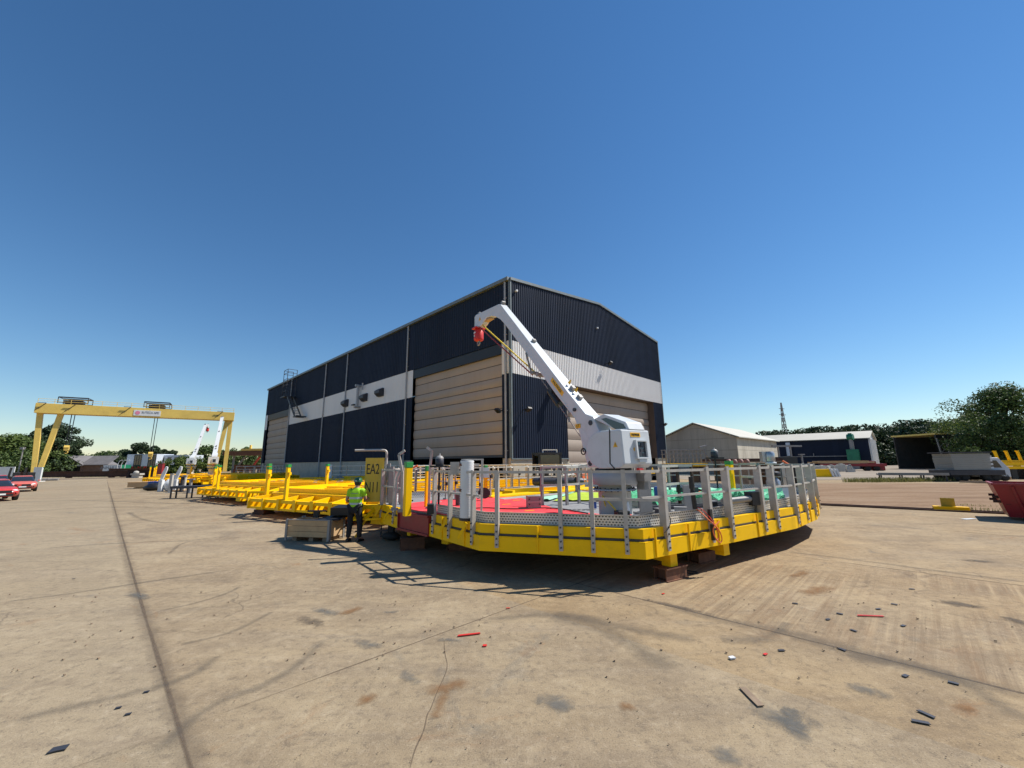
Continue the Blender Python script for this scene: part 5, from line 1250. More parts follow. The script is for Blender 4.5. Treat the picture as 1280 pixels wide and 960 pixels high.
# pallets, boxes and clutter
def pallet(loc, rz, lab):
    b = MB()
    for k in range(5): b.box((-.48+k*.24, 0, .12), (.14, 1.0, .025), 0)
    for k in (-.45, 0, .45): b.box((0, k, .055), (1.2, .09, .10))
    o = thing('pallet', lab, 'pallet', loc, rz, 'wooden pallets left of the modules'); part('pallet_boards', b, 'wood', o); return o
pallet((-29.2, 36.2, 0), .3, 'wooden pallet lying beside the white sacks left of the trestles')
pallet((-37, 41.5, 0), .2, 'wooden pallet under the plywood box, farthest left of the clutter')
p = V((-37, 41.5, 0)); b = MB(); b.box((p.x, p.y, .38), (2.2, 1.2, .46), .2); b.box((p.x, p.y, .63), (2.3, 1.3, .04), .2); tag(solo('plywood_box', b, 'wood', bev=.01), 'long plywood box at the left end of the clutter on the concrete', 'box')
b = MB(); b.box((-34.2, 40.0, .35), (1.5, .9, .66), .2); b.box((-34.2, 40.0, .70), (1.6, 1.0, .05), .2); tag(solo('blue_bin', b, 'blue', bev=.03), 'blue bin beside the plywood box', 'bin')
b = MB(); b.blob((-30.2, 36.4, .5), (.55, .4, .55), 10, 7, .15); tag(solo('white_sack', b, 'white'), 'white sack by the wooden pallet', 'sack')
b = MB(); b.blob((-32.6, 37.5, .30), (.8, .5, .35), 10, 6, .25); tag(solo('dark_sack', b, 'black'), 'dark slumped sack behind the pallet', 'sack')
for x, y, h, lab in ((-28.2, 35.2, 1.25, 'dark steel upright beside the wooden pallet'), (-26.2, 33.6, 1.1, 'grey steel stand with dark feet near the pallet')):
    b = MB(); b.box((x, y, h/2), (.16, .16, h)); b.box((x, y, .03), (.7, .5, .06)); b.box((x, y, h), (.5, .2, .1)); tag(solo('steel_stand', b, 'dark_steel' if h > 1.2 else 'galv'), lab, 'stand')

# ------------------------------------------------------------------ two distant white cranes (same build as the near one)
C2 = copy_tree(crane, None, 'distant white crane with boom raised steeply, the taller of the two beside the gantry leg', (DP(266, 583, 52).x, 52, 1.0), rad(33))
C3 = copy_tree(crane, None, 'distant white crane with boom leaning right, the shorter left one of the two', (DP(239, 583, 62).x, 62, 1.0), rad(27))
def drop(o, names):
    for ch in kids(o):
        drop(ch, names)
        if ch.name.split('.')[0] in names: bpy.data.objects.remove(ch)
for c_ in (C2, C3): drop(c_, ('name_plate', 'lettering', 'load_label', 'yellow_strap', 'red_strap', 'white_mark', 'yellow_tag'))
drop(C2, ('hook_ring', 'hook_housing'))
for c_, s_ in ((C2, 1.22), (C3, 1.22)): c_.scale = (s_, s_, s_)
for c_ in (C2, C3):
    b = MB(); b.box((c_.location.x, c_.location.y, .86), (3.4, 3.4, .26)); b.box((c_.location.x, c_.location.y, .36), (2.6, 2.6, .74)); tag(solo('crane_base', b, 'yellow'), 'yellow steel base under the distant %s white crane' % ('taller' if c_ is C2 else 'shorter'), 'base')

# ------------------------------------------------------------------ gantry crane
GL, GR = DP(47, 500, 69), DP(293.5, 515.5, 85)
gax = (V((GR.x, GR.y, 0))-V((GL.x, GL.y, 0))); GLEN = gax.length; gax /= GLEN; gny = V((gax.y, -gax.x, 0))   # gny faces the camera
gan = thing('gantry_crane', 'tall yellow gantry crane with a white sign on its girder', 'gantry crane', (GL.x, GL.y, 0), math.atan2(gax.y, gax.x))
ZG = 13.1
b = MB(); b.box((GLEN/2, 0, ZG-.85), (GLEN, 1.0, 1.7)); gd = part('girder', b, 'gantry', gan, bev=.03)
b = MB(); b.box((GLEN/2, 1.5, ZG-.85), (GLEN, .9, 1.65)); part('girder', b, 'gantry', gan, bev=.03)
b = MB()
for x in (.3, 3.9, 11.2, GLEN-3.0): b.bar((x, -.75, ZG+.05), (x+1.0, -.75, ZG+.05), .1, .08); b.bar((x+.9, -.56, ZG-.03), (x-.3, -.56, ZG-1.3), .06, .10, (0, 1, 0)); b.bar((x+.9, -.5, ZG+.05), (x+.9, -.8, ZG+.05), .1, .1)
part('bracket_and_shadow_bar', b, 'dark_steel', gan)  # brackets; their diagonal dark bars stand in for shadows on the girder
b = MB()
for x in range(0, int(GLEN)+1, 2): b.tube((x+.2, -.42, ZG), (x+.2, -.42, ZG+.8), .035, 5)
for z in (.4, .8): b.tube((.2, -.42, ZG+z), (GLEN-.1, -.42, ZG+z), .028, 5)
part('handrail', b, 'gantry', gan)
b = MB(); b.box((GLEN/2, .75, ZG+.03), (GLEN, .5, .05)); part('walkway', b, 'galv', gan)
def gleg(x0, x1, y, w0, w1, nm='leg'):
    b = MB(); rings = []
    for z, x, w in ((ZG-1.7, x0, w0), (.9, x1, w1)): rings.append([V((x+sx*w/2, y+sy*w/2*.8, z)) for sx, sy in ((-1, -1), (1, -1), (1, 1), (-1, 1))])
    b.loft(rings, True, False); part(nm, b, 'gantry', gan, bev=.02)
for y in (.5,):
    gleg(.5, 1.25, y, .72, .66); gleg(3.0, 1.75, y, .74, .62)
    gleg(GLEN-.55, GLEN-.55, y, .75, .7); gleg(GLEN-1.2, GLEN-2.3, y, .75, .65)
b = MB()
for x in (1.5, GLEN-1.5):
    b = MB(); b.box((x, .5, .65), (1.3, 5.0, .6)); b.box((x, -1.4, .2), (.4, .8, .38)); b.box((x, 2.4, .2), (.4, .8, .38))
pass
def trolley(x, rope_len):
    b = MB()
    for y in (-.3, 2.5):
        b.bar((x-1.9, y, ZG+1.25), (x+1.9, y, ZG+1.25), .14, .22)
        for sx in (-1.9, 1.9): b.bar((x+sx, y, ZG+.2), (x+sx, y, ZG+1.3), .10, .10, (0, 1, 0))
        b.bar((x-1.9, y, ZG+.35), (x+1.9, y, ZG+.35), .10, .12)
    for sx in (-1.9, 1.9): b.bar((x+sx, -.3, ZG+1.25), (x+sx, 2.5, ZG+1.25), .1, .1)
    tr_o = part('trolley_frame', b, 'dark_steel', gan)
    b = MB(); b.box((x-.1, 1.1, ZG+.55), (2.4, 1.4, .55)); b.tube((x-.9, 1.1, ZG+.75), (x+.9, 1.1, ZG+.75), .3, 12); part('hoist_drum', b, 'black', tr_o)
    b = MB()
    for dx in (-.22, .22):
        for dy in (-.06, .12): b.tube((x+dx, 1.1+dy, ZG), (x+dx*.8, 1.1+dy, ZG-rope_len), .045, 5)
    part('hoist_rope', b, 'dark_steel', gan)
    b = MB(); b.box((x, 1.1, ZG-rope_len-.35), (.62, .5, .75)); b.tube((x-.32, 1.1, ZG-rope_len-.2), (x+.32, 1.1, ZG-rope_len-.2), .36, 12); hb = part('hook_block', b, 'gantry', gan)
    b = MB(); b.path([(x+.22*math.cos(q), 1.1, ZG-rope_len-1.05+.22*math.sin(q)) for q in [rad(100-27*k) for k in range(10)]], .07, 6); b.tube((x, 1.1, ZG-rope_len-.7), (x, 1.1, ZG-rope_len-.85), .09, 6); part('hook', b, 'gantry', hb)
trolley(4.4, 7.3); trolley(15.8, 8.4)
b = MB(); b.box((14.6, -.52, ZG-.95), (3.9, .06, 1.05)); sn = part('sign_panel', b, 'white', gan)
b = MB(); b.lathe([(.36, 0), (.36, .02)], (13.22, -.553, ZG-.95), 8, ((1, 0, 0), (0, 0, 1), (0, -1, 0))); part('pink_emblem', b, 'pink', sn)
lettering('SUTEZA APE', .55, (15.05, -.565, ZG-.85), (1, 0, 0), (0, 0, 1), 'ink_grey', sn, .82, ext=.01)

# ------------------------------------------------------------------ cars at the left edge
def car(loc, rz, mat, lab, sc=1.):
    """local x to the car's nose"""
    o = thing('parked_car', lab, 'car', loc, rz, 'red cars parked at the left edge')
    st = [(-2.25, .62, .45, .82), (-2.15, .80, .32, .95), (-1.4, .90, .25, 1.0), (-.6, .92, .24, .96), (.5, .92, .24, .95), (1.3, .91, .25, .92), (1.95, .86, .27, .84), (2.25, .72, .34, .72), (2.32, .60, .42, .62)]
    rings = []
    for x, w, z0, z1 in st:
        rings.append([V((x, -w*.86, z0)), V((x, -w, z0+.16)), V((x, -w, z1-.2)), V((x, -w*.9, z1-.05)), V((x, -w*.55, z1)), V((x, w*.55, z1)), V((x, w*.9, z1-.05)), V((x, w, z1-.2)), V((x, w, z0+.16)), V((x, w*.86, z0))])
    b = MB(); b.loft(rings); part('body', b, mat, o)
    b = MB(); rr_ = []
    for x, w, z in ((-1.75, .70, .97), (-1.15, .62, 1.30), (-.3, .62, 1.40), (.25, .62, 1.34), (.95, .74, .95)): rr_.append([V((x, -w, .9)), V((x, -w*.97, z-.03)), V((x, -w*.8, z)), V((x, w*.8, z)), V((x, w*.97, z-.03)), V((x, w, .9))])
    b.loft(rr_); part('windows', b, 'glass', o)
    b = MB(); b.loft([[V((x, -w, z-.02)), V((x, -w*.8, z+.03)), V((x, w*.8, z+.03)), V((x, w, z-.02))] for x, w, z in ((-1.2, .6, 1.29), (-.3, .6, 1.40), (.22, .6, 1.34))]); part('roof', b, mat, o)
    for x in (-1.35, 1.38):
        for s_ in (-1, 1):
            b = MB(); b.lathe([(.20, -.11), (.33, -.11), (.34, -.07), (.34, .07), (.33, .11), (.20, .11)], (x, s_*.82, .34), 18, ((1, 0, 0), (0, 0, 1), (0, 1, 0))); wh = part('wheel', b, 'rubber', o)
            b = MB(); b.lathe([(.21, -.07), (.21, .07)], (x, s_*.86, .34), 14, ((1, 0, 0), (0, 0, 1), (0, 1, 0))); part('rim', b, 'galv', wh)
    for s_ in (-1, 1):
        b = MB(); b.blob((2.16, s_*.60, .68), (.10, .17, .07), 10, 6); part('headlight', b, 'white', o)
        b = MB(); b.box((.75, s_*1.0, .98), (.12, .18, .12)); part('wing_mirror', b, mat, o)
    b = MB(); b.box((2.30, 0, .62), (.06, .95, .16)); b.box((2.27, 0, .40), (.10, 1.1, .14)); part('grille', b, 'black', o)
    b = MB(); b.box((2.345, 0, .46), (.012, .45, .10)); part('number_plate', b, 'white', o)
    o.scale = (sc, sc, sc); return o
g1 = AL(G(25, 615), 2.0); car((g1.x, g1.y, 0), rad(-38), 'car_faded', 'faded red car facing the camera, the one farthest right of the parked cars')
g1 = AL(G(-12, 627), 1.6); car((g1.x, g1.y, 0), rad(-30), 'car_red', 'bright red car nearest the camera, cut by the left edge')
g1 = AL(G(-6, 612), 2.2); car((g1.x, g1.y, 0), rad(-38), 'car_red', 'red car behind the faded one at the left edge')
# pale hoardings and machines behind the cars
for u0, u1, y, h, mat, lab in ((-20, 18, 66, 2.2, 'white', 'white hoarding panel at the left edge behind the cars'), (42, 52, 64, 2.1, 'white', 'white hoarding panel in front of the gantry leg')):
    p, q = DP(u0, 590, y), DP(u1, 590, y); b = MB(); b.bar((p.x, p.y, h/2+.1), (q.x, q.y, h/2+.1), .08, h)
    for t_ in (.05, .5, .95): c = p.lerp(q, t_); b.box((c.x, c.y+.12, h/2), (.1, .1, h)); b.box((c.x, c.y+.2, .05), (.5, .8, .1))
    tag(solo('hoarding', b, mat), lab, 'hoarding')
p, q = DP(52.5, 585, 64.3), DP(53.5, 585, 64.3); b = MB(); b.box((p.x, p.y, 1.1), (.35, .2, 2.2)); b.box((p.x, p.y, .05), (.8, .6, .1)); tag(solo('green_post', b, 'duct_green'), 'dark green post at the end of the white hoarding by the gantry leg', 'post')
for u, y, lab in ((17, 58, 'dark tracked machine with black mast posts behind the red cars, left one'), (36, 57, 'dark tracked machine with black mast posts by the white hoarding, right one')):
    p = DP(u, 590, y); o = thing('dark_machine', lab, 'machine', (p.x, p.y, 0), rad(-35))
    b = MB(); b.box((0, 0, .95), (1.3, 1.8, .8)); b.box((0, .4, 1.7), (1.0, .9, .8)); part('machine_body', b, 'black', o, bev=.06)
    for x in (-.7, .7): b = MB(); b.bar((x, -.6, .1), (x+.25, -.4, 3.0), .16, .2, (0, 1, 0)); part('mast_post', b, 'black', o)
    for x in (-.55, .55): b = MB(); b.box((x, 0, .28), (.35, 2.0, .56)); part('track', b, 'rubber', o, bev=.15)
    o.scale = (.72, .72, .72)
p = DP(25, 580, 72); b = MB(); b.tube((p.x, p.y, 0), (p.x, p.y, 5.4), .09, 8); b.box((p.x, p.y-.1, 5.5), (.6, .4, .4)); tag(solo('lamp_post', b, 'galv'), 'slim lamp post between the left trees and the gantry leg', 'lamp post')
for u, v, lab in ((56, 601, 'low grey steel frame lying on the concrete by the gantry leg'), ):
    p = G(u, v); b = MB(); b.bar((p.x-2, p.y, .12), (p.x+1.5, p.y+.6, .12), .2, .2); b.bar((p.x-.6, p.y-.8, .3), (p.x-.2, p.y+1, .3), .15, .15); b.bar((p.x+1, p.y-.6, .3), (p.x+1.2, p.y+1, .3), .15, .15); tag(solo('steel_offcut', b, 'galv'), lab, 'scrap')
# long rusty beams across the end of the concrete
RB = [(-34, 209, 82, .75, 1.0, 'rust_dark', 'long dark rusty beam, the lowest of the row across the far end of the concrete'), (136, 205, 86, 1.5, .45, 'rust', 'long reddish beam lying on top behind the low one, under the blue white cabins'),
      (160, 206, 80, 1.25, .4, 'rust_dark', 'dark rusty beam on bearers in front of the blue white cabins'), (292, 326, 92, 1.7, .9, 'rust', 'reddish beam beyond the modules, between the gantry leg and the shed')]
for u0, u1, y, z, h, mat, lab in RB:
    p, q = DP(u0, 590, y), DP(u1, 590, y); b = MB(); p.z = q.z = z; sd_ = V((q.x-p.x, q.y-p.y, 0)).normalized(); nn = V((-sd_.y, sd_.x, 0))
    b.bar(p, q, .16, h); b.bar(p+V((0, 0, h/2)), q+V((0, 0, h/2)), .7, .07); b.bar(p-V((0, 0, h/2)), q-V((0, 0, h/2)), .7, .07)
    for k in range(5): c = p.lerp(q, .06+.22*k); b.box((c.x, c.y, (z-h/2)/2), (.5, .9, max(.05, z-h/2-.04)))
    tag(solo('steel_beam', b, mat), lab, 'beam', 'rusty beams at the far end')
p = DP(172, 592, 78); b = MB(); b.box((p.x, p.y, .7), (1.8, 1, .3)); b.box((p.x, p.y, .28), (1.4, .8, .55)); b.blob((p.x-.3, p.y, 1.0), (.5, .4, .3), 8, 5, .3); tag(solo('scrap_stack', b, 'concrete'), 'pale blocks stacked on a dark bearer in front of the rusty beams', 'stack')
p = DP(200.5, 588, 76); b = MB(); b.box((p.x, p.y, 1.3), (.9, .5, 2.4)); b.box((p.x, p.y, .05), (1.2, .8, .1)); b.box((p.x, p.y, 2.55), (1.0, .6, .1)); tag(solo('red_cabinet', b, 'red_dark'), 'dark red cabinet at the right end of the rusty beams', 'cabinet')

# ------------------------------------------------------------------ cabins, container, little house
def cabin(u0, u1, vt, vb, y, lab):
    p, q = DP(u0, vb, y), DP(u1, vb, y); L = abs(q.x-p.x); H = DP(u0, vt, y).z-p.z; z0 = p.z
    o = thing('site_cabin', lab, 'cabin', (p.x, y, 0), 0, 'blue white site cabins'); return o, L, H, z0
o, L, H, z0 = cabin(157, 194, 568, 583, 100, 'pale blue cabin block with tall dark glazed bays on red legs, left of the two')
b = MB(); b.box((L/2, 2.5, z0+H/2), (L, 5, H)); part('wall_panel', b, 'modular', o)
for a, c in ((.26, .50), (.74, .985)):
    b = MB(); b.box((L*(a+c)/2, -.03, z0+H*.47), (L*(c-a), .08, H*.98)); gl = part('glazed_bay', b, 'glass', o)
    b = MB()
    for k in range(4): b.box((L*(a+(c-a)*k/3), -.09, z0+H*.47), (.07, .05, H*.98))
    for k in range(3): b.box((L*(a+c)/2, -.085, z0+H*(.1+.4*k)), (L*(c-a), .04, .07))
    part('glazing_bar', b, 'dark_steel', gl)
b = MB()
for k in range(6): b.box((L*k/5, .3, z0/2), (.2, .2, z0)); b.box((L*k/5, 4, z0/2), (.2, .2, z0))
part('leg', b, 'red', o)
o, L, H, z0 = cabin(194, 234, 569, 581, 102, 'pale blue cabin block with four dark windows and a red stripe, right of the two')
b = MB(); b.box((L/2, 2.5, z0+H/2), (L, 5, H)); part('wall_panel', b, 'modular', o)
for k in range(4):
    b = MB(); b.box((L*(.20+.22*k), -.03, z0+H*.62), (L*.13, .08, H*.36)); w_ = part('window', b, 'white', o)
    b = MB(); b.box((L*(.20+.22*k), -.075, z0+H*.62), (L*.115, .03, H*.30)); part('pane', b, 'glass', w_)
b = MB(); b.prism([(.1, .12), (L*.25, .30), (L*.25, .42), (.1, .22)], (0, -.02, z0), (1, 0, 0), (0, 0, H/1.0 if H < 2 else 1.6), (0, -1, 0), 0, .04); part('red_stripe', b, 'red', o)
b = MB()
for k in range(6): b.box((L*k/5, 2, z0/2), (.2, 4, z0))
part('leg', b, 'dark_steel', o)
p, q = DP(129.5, 586, 97), DP(152, 586, 97); H = 1.75; o = thing('shipping_container', 'white container with dark lettering left of the blue white cabins', 'container', ((p.x+q.x)/2, 98, 0)); L = q.x-p.x
b = MB(); b.box((0, 0, H/2+.75), (L, 2.4, H)); b.box((0, 0, .36), (L*.9, 2, .74)); part('container_body', b, 'white', o)
b = MB(); b.box((L/2+.01, 0, H/2+.75), (.12, 2.45, H*1.02)); part('end_frame', b, 'duct_green', o)
lettering('ANMAR ICE', .95, (-.3, -1.215, H/2+.95), (1, 0, 0), (0, 0, 1), 'ink_grey', o, 1., ext=.01)
b = MB(); p = DP(148, 575, 96)
for k in range(3): b.path([(p.x+k*.9, p.y, 0), (p.x+k*.9, p.y, 2.6), (p.x+.3+k*.9, p.y, 3.4), (p.x+.9+k*.9, p.y, 3.6)], .07, 6)
tag(solo('hoop_frame', b, 'white'), 'thin white hoops standing left of the glazed cabin', 'frame')
o = thing('brick_house', 'low brown house with gabled front and grey tiled roof under the gantry hook', 'house', (DP(86, 590, 110).x, 110, 0))
x0, x1 = DP(63, 590, 110).x-o.location.x, DP(104, 590, 110).x-o.location.x; xm = (x0+x1)/2-.4
b = MB(); b.prism([(x0+.5, 0), (x1-.5, 0), (x1-.5, 2.9), (xm, 5.0), (x0+.5, 2.9)], (0, 0, 0), (1, 0, 0), (0, 0, 1), (0, 1, 0), 0, 9); part('wall', b, 'brick', o)
b = MB()
for xa, xb, za, zb in ((x0, xm, 2.7, 5.2), (x1, xm, 2.7, 5.2)): b.add([(xa, -.5, za), (xb, -.5, zb), (xb, 9.5, zb), (xa, 9.5, za), (xa, -.5, za-.2), (xb, -.5, zb-.2), (xb, 9.5, zb-.2), (xa, 9.5, za-.2)], [(0, 1, 2, 3), (4, 5, 6, 7), (0, 1, 5, 4), (2, 3, 7, 6), (0, 3, 7, 4), (1, 2, 6, 5)])
b.add([(x1-1, 3, 5.1), (x1+6, 3, 5.1), (x1+6.5, -.3, 2.7), (x1-1, -.3, 2.7), (x1-1, 3, 4.9), (x1+6, 3, 4.9), (x1+6.5, -.3, 2.5), (x1-1, -.3, 2.5)], [(0, 1, 2, 3), (4, 5, 6, 7), (0, 1, 5, 4), (1, 2, 6, 5), (2, 3, 7, 6), (3, 0, 4, 7)])
part('roof', b, 'slate', o)
b = MB(); b.box((x1+2.5, 2, 1.3), (6, 3.6, 2.6)); part('side_wing', b, 'brick', o)
b = MB(); b.box((xm, -.06, 3.7), (1.3, .08, 1.0)); w_ = part('window', b, 'white', o); b = MB(); b.box((xm-.3, -.11, 3.7), (.5, .03, .8)); b.box((xm+.3, -.11, 3.7), (.5, .03, .8)); part('pane', b, 'glass', w_)
b = MB(); b.box(((x0+x1)/2, -.2, 2.55), (x1-x0-1, .5, .35)); part('fascia', b, 'white', o); b = MB(); b.box(((x0+x1)/2, -.08, 1.2), (x1-x0-2, .1, 2.3)); part('dark_front', b, 'black', o)
# yellow topped shelter beside the shed's far corner
o = thing('steel_shelter', 'brown steel shelter with yellow roof rail between the gantry leg and the shed', 'shelter', (DP(318, 583, 105).x, 105, 0))
b = MB(); b.box((0, 0, 5.1), (13, 6, 1.0)); part('roof_beam', b, 'rust', o)
b = MB(); b.box((2, -.5, 5.95), (8, 5, .5)); b.box((-1.5, 0, 6.6), (.4, .4, 1.2)); b.box((3.5, 0, 6.6), (1.0, .5, 1.2)); part('yellow_rail', b, 'gantry', o)
for x in (-5.5, 2.8, 5.5): b = MB(); b.box((x, 0, 2.3), (.35, .35, 4.6)); part('column', b, 'galv', o)
for x0_, x1_, mt_ in ((-4.5, -2.0, 'galv'), (-.6, 1.8, 'red')): b = MB(); b.bar((x0_, -1, .6), (x1_, -1, 4.2), .5, .3); part('brace', b, mt_, o)
# ------------------------------------------------------------------ right background: sheds
def wall_shed(name, lab, C, dl, L, dg, Wd, eave, peak, mats):
    """corner C, long side along dl for L, gable along dg for Wd"""
    o = thing(name, lab, 'building', (C.x, C.y, 0)); C = V((C.x, C.y, 0))
    nl = -dg; ng = -dl
    e = C+dg*Wd; m_ = C+dg*Wd/2
    pts = [C, e, e+V((0, 0, eave)), m_+V((0, 0, peak)), C+V((0, 0, eave))]
    for q in (V((0, 0, 0)), dl*L): b = MB(); b.add([p+q for p in pts], [tuple(range(5))]); part('gable_wall', b, mats[0], o, True)
    for q in (C, e): b = MB(); b.add([q, q+dl*L, q+dl*L+V((0, 0, eave)), q+V((0, 0, eave))], [(0, 1, 2, 3)]); part('side_wall', b, mats[1], o, True)
    for s0 in (-.5, Wd+.5):
        b = MB(); a = C+dg*s0
        q = [a-dl*.4+V((0, 0, eave-.1)), m_-dl*.4+V((0, 0, peak+.12)), m_+dl*(L+.4)+V((0, 0, peak+.12)), a+dl*(L+.4)+V((0, 0, eave-.1))]
        b.add(q+[p+V((0, 0, .14)) for p in q], [(0, 1, 2, 3), (4, 5, 6, 7), (0, 1, 5, 4), (1, 2, 6, 5), (2, 3, 7, 6), (3, 0, 4, 7)])
        part('roof', b, mats[2], o, True)
    return o
# cement-sheet texture: vertical sheets with courses and streaks
def sheet_wall(name, base, dark, w=1.1, h=1.8):
    mt, t, b, o = nodes(name); P = geo(t); sx = t.nodes.new('ShaderNodeSeparateXYZ'); t.links.new(P, sx.inputs[0])
    u = mth(t, 'ADD', mth(t, 'MULTIPLY', sx.outputs[0], S2), mth(t, 'MULTIPLY', sx.outputs[1], S2)); u2 = mth(t, 'ADD', mth(t, 'MULTIPLY', sx.outputs[0], -S2), mth(t, 'MULTIPLY', sx.outputs[1], S2))
    nrm = t.nodes.new('ShaderNodeSeparateXYZ'); t.links.new(geo(t, 'Normal'), nrm.inputs[0])
    def line(c, w_): return mth(t, 'LESS_THAN', mth(t, 'FRACT', mth(t, 'MULTIPLY', c, 1/w_)), .07)
    ln_ = mth(t, 'MAXIMUM', mth(t, 'MULTIPLY', mth(t, 'MAXIMUM', line(u, w), line(u2, w)), .6), line(sx.outputs[2], h))
    n = noise(t, mapping(t, P, (1, 1, .15)), .8, 7, .7); n2 = noise(t, P, .3, 5)
    cell = noise(t, mapping(t, P, (.9, .9, .55)), .9, 0)
    c = ramp(t, mth(t, 'ADD', mth(t, 'MULTIPLY', n, .6), mth(t, 'MULTIPLY', n2, .4)), [(.35, dark), (.62, base)])
    c = mix(t, mth(t, 'MULTIPLY', ln_, .45), c, tuple(x*.4 for x in dark)); c = mix(t, mth(t, 'MULTIPLY', cell, .35), c, tuple(min(1, x*1.2) for x in base))
    t.links.new(c, b.inputs['Base Color']); b.inputs['Roughness'].default_value = .9; return mt
M['sheets'] = sheet_wall('cement_sheets', (.50, .455, .37), (.31, .275, .215))
c1 = DP(922, 560, 62)
wall_shed('sheet_clad_barn', 'weathered grey sheet clad barn with pale ridged roof right of the navy shed', c1, DR, 24, DL, 12.4, 5.6, 8.0, ('sheets', 'sheets', 'roofing'))
c2 = DP(1087, 560, 84)
sh2 = wall_shed('dark_workshop', 'long dark navy workshop with pale roof edge in front of the pine wood', c2, DL, 34, DR, 16, 6.3, 7.9, ('band', 'navy', 'roofing'))
for k in range(5):
    b = MB(); a = c2+DR*(1.2+3.3*k); a = V((a.x, a.y, 0)); b.bar(a+NR*.02, a+NR*.02+V((0, 0, 6.2)), .5, .9, (S2, S2, 0)); part('end_buttress', b, 'white', sh2, True)
b = MB(); a = V((c2.x, c2.y, 0)); b.bar(a+NL*.25+DL*2+V((0, 0, 2.7)), a+NL*.25+DL*22+V((0, 0, 2.7)), .12, .16); b.tube(a+NL*.3+DL*9.5+V((0, 0, 2.8)), a+NL*.3+DL*9.5+V((0, 0, 3.4)), .1, 6); part('wall_pipe', b, 'galv', sh2, True)
b = MB(); b.tube(a+NL*.6+DL*14+V((0, 0, 2.9)), a+NL*.6+DL*14+V((0, 0, 5.9)), .45, 12); part('pale_duct', b, 'modular', sh2, True)
def duct(dist, lab, body, h):
    p = a+NL*2.0+DL*dist; o = thing('dust_collector', lab, 'dust collector', p, rad(45), 'dust collectors along the workshop')
    b = MB(); b.loft([[V((sx*w, sy*w, z)) for sx, sy in ((-1, -1), (1, -1), (1, 1), (-1, 1))] for z, w in ((.8, .55), (1.5, .95), (h, .95))], True, False); bd_ = part('collector_body', b, body, o)
    b = MB()
    for k in range(7): b.box((0, -.96, 1.6+k*(h-1.7)/6.5), (1.8, .05, .06))
    for k in range(4): b.box((-.9+k*.6, -.97, (1.5+h)/2), (.06, .05, h-1.5))
    part('rib', b, body, bd_)
    b = MB(); b.tube((0, 0, h), (0, 0, 6.4), .38, 12); part('stack_pipe', b, 'galv', o)
    b = MB(); b.tube((-.1, -.5, 6.55), (.1, .5, 6.55), .62, 14); b.box((0, 0, 7.1), (.7, .6, .5)); part('fan_housing', b, 'duct_green', o)
    for sx in (-.7, .7): b = MB(); b.box((sx, 0, .45), (.12, 1.4, .9)); part('leg', b, 'galv', o)
duct(24.5, 'grey ribbed dust collector with green fan on top, left one at the navy workshop', 'galv', 3.9); duct(2.6, 'bright green dust collector at the right end of the navy workshop', 'duct_green', 4.0)
# flatbed trailer with beams
def bed(C, rz, L, lab, mat, h=1.1):
    o = thing('flatbed_trailer', lab, 'trailer', C, rz)
    b = MB(); b.box((0, 0, h), (L, 2.3, .28)); b.box((0, -1.1, h-.2), (L, .12, .2)); b.box((0, 1.1, h-.2), (L, .12, .2)); part('bed', b, mat, o)
    for x in (-L*.35, -L*.22, L*.22, L*.35):
        for s_ in (-.85, .85):
            b = MB(); b.lathe([(.2, -.15), (.45, -.15), (.47, 0), (.45, .15), (.2, .15)], (x, s_, .47), 16, ((1, 0, 0), (0, 0, 1), (0, 1, 0))); part('wheel', b, 'rubber', o)
    return o
p = DP(1066, 588, 74); t2 = bed((p.x, p.y, 0), rad(-28), 9.0, 'low dark red flatbed trailer in front of the navy workshop', 'red_dark')
for k in range(3):
    b = MB(); q = p+V((-1.5-.5*k, -.5+.6*k, 1.42+.0*k)); b.box((q.x, q.y, q.z+.18*(k == 1)), (8.0, .45, .22), rad(-28)); b.box((q.x, q.y, q.z-.11+.18*(k == 1)), (6, .3, .07), rad(-28)); tag(solo('timber_beam', b, 'wood'), ('long pale beam nearest on the red flatbed trailer', 'long pale beam topmost on the red flatbed trailer', 'long pale beam farthest back on the red flatbed trailer')[k], 'beam', 'beams on the red trailer')
p = DP(1091, 588, 73); b = MB(); b.box((p.x, p.y, .9), (1.0, 1.2, 1.6), rad(-28)); b.box((p.x+.9, p.y-.4, .45), (1.3, 1.2, .8), rad(-28)); tag(solo('red_tractor_unit', b, 'red_dark', bev=.08), 'small dark red yard tug at the right end of the flatbed trailer', 'tug')
# concrete blocks and yellow barrier
for k, u in enumerate((1021, 1027, 1034, 1040, 1047, 1052, 1058)):
    p = DP(u, 588, 68+.4*k); h = (1.0, 1.05, .95, 1.1, 1.0, 1.25, 1.0)[k]; b = MB(); b.box((p.x, p.y, h/2), (.95, .8, h), .3*k)
    b.box((p.x, p.y, h+.05), (.5, .4, .10), .3*k); tag(solo('concrete_block', b, 'concrete', bev=.03), 'cast pale concrete block in the row before the navy workshop', 'block', 'concrete blocks before the workshop')
p = DP(1063, 588, 67); b = MB(); b.bar((p.x-.5, p.y, 0), (p.x, p.y, 1.2), .25, .2, (0, 1, 0)); b.bar((p.x+.6, p.y, 0), (p.x, p.y, 1.2), .25, .2, (0, 1, 0)); b.box((p.x, p.y, .25), (1.3, .4, .5)); tag(solo('concrete_wedge', b, 'concrete'), 'pale tented concrete piece at the right end of the block row', 'block')
p = DP(1027, 594, 50); b = MB(); b.prism([(-1.9, 0), (1.5, 0), (1.2, .95), (-1.9, .95)], (p.x, p.y, 0), (1, 0, 0), (0, 0, 1), (0, 1, 0), 0, .5); yb = tag(solo('yellow_barrier', b, 'yellow', bev=.02), 'yellow barrier with white slanted ends right of the near platform', 'barrier')
b = MB()
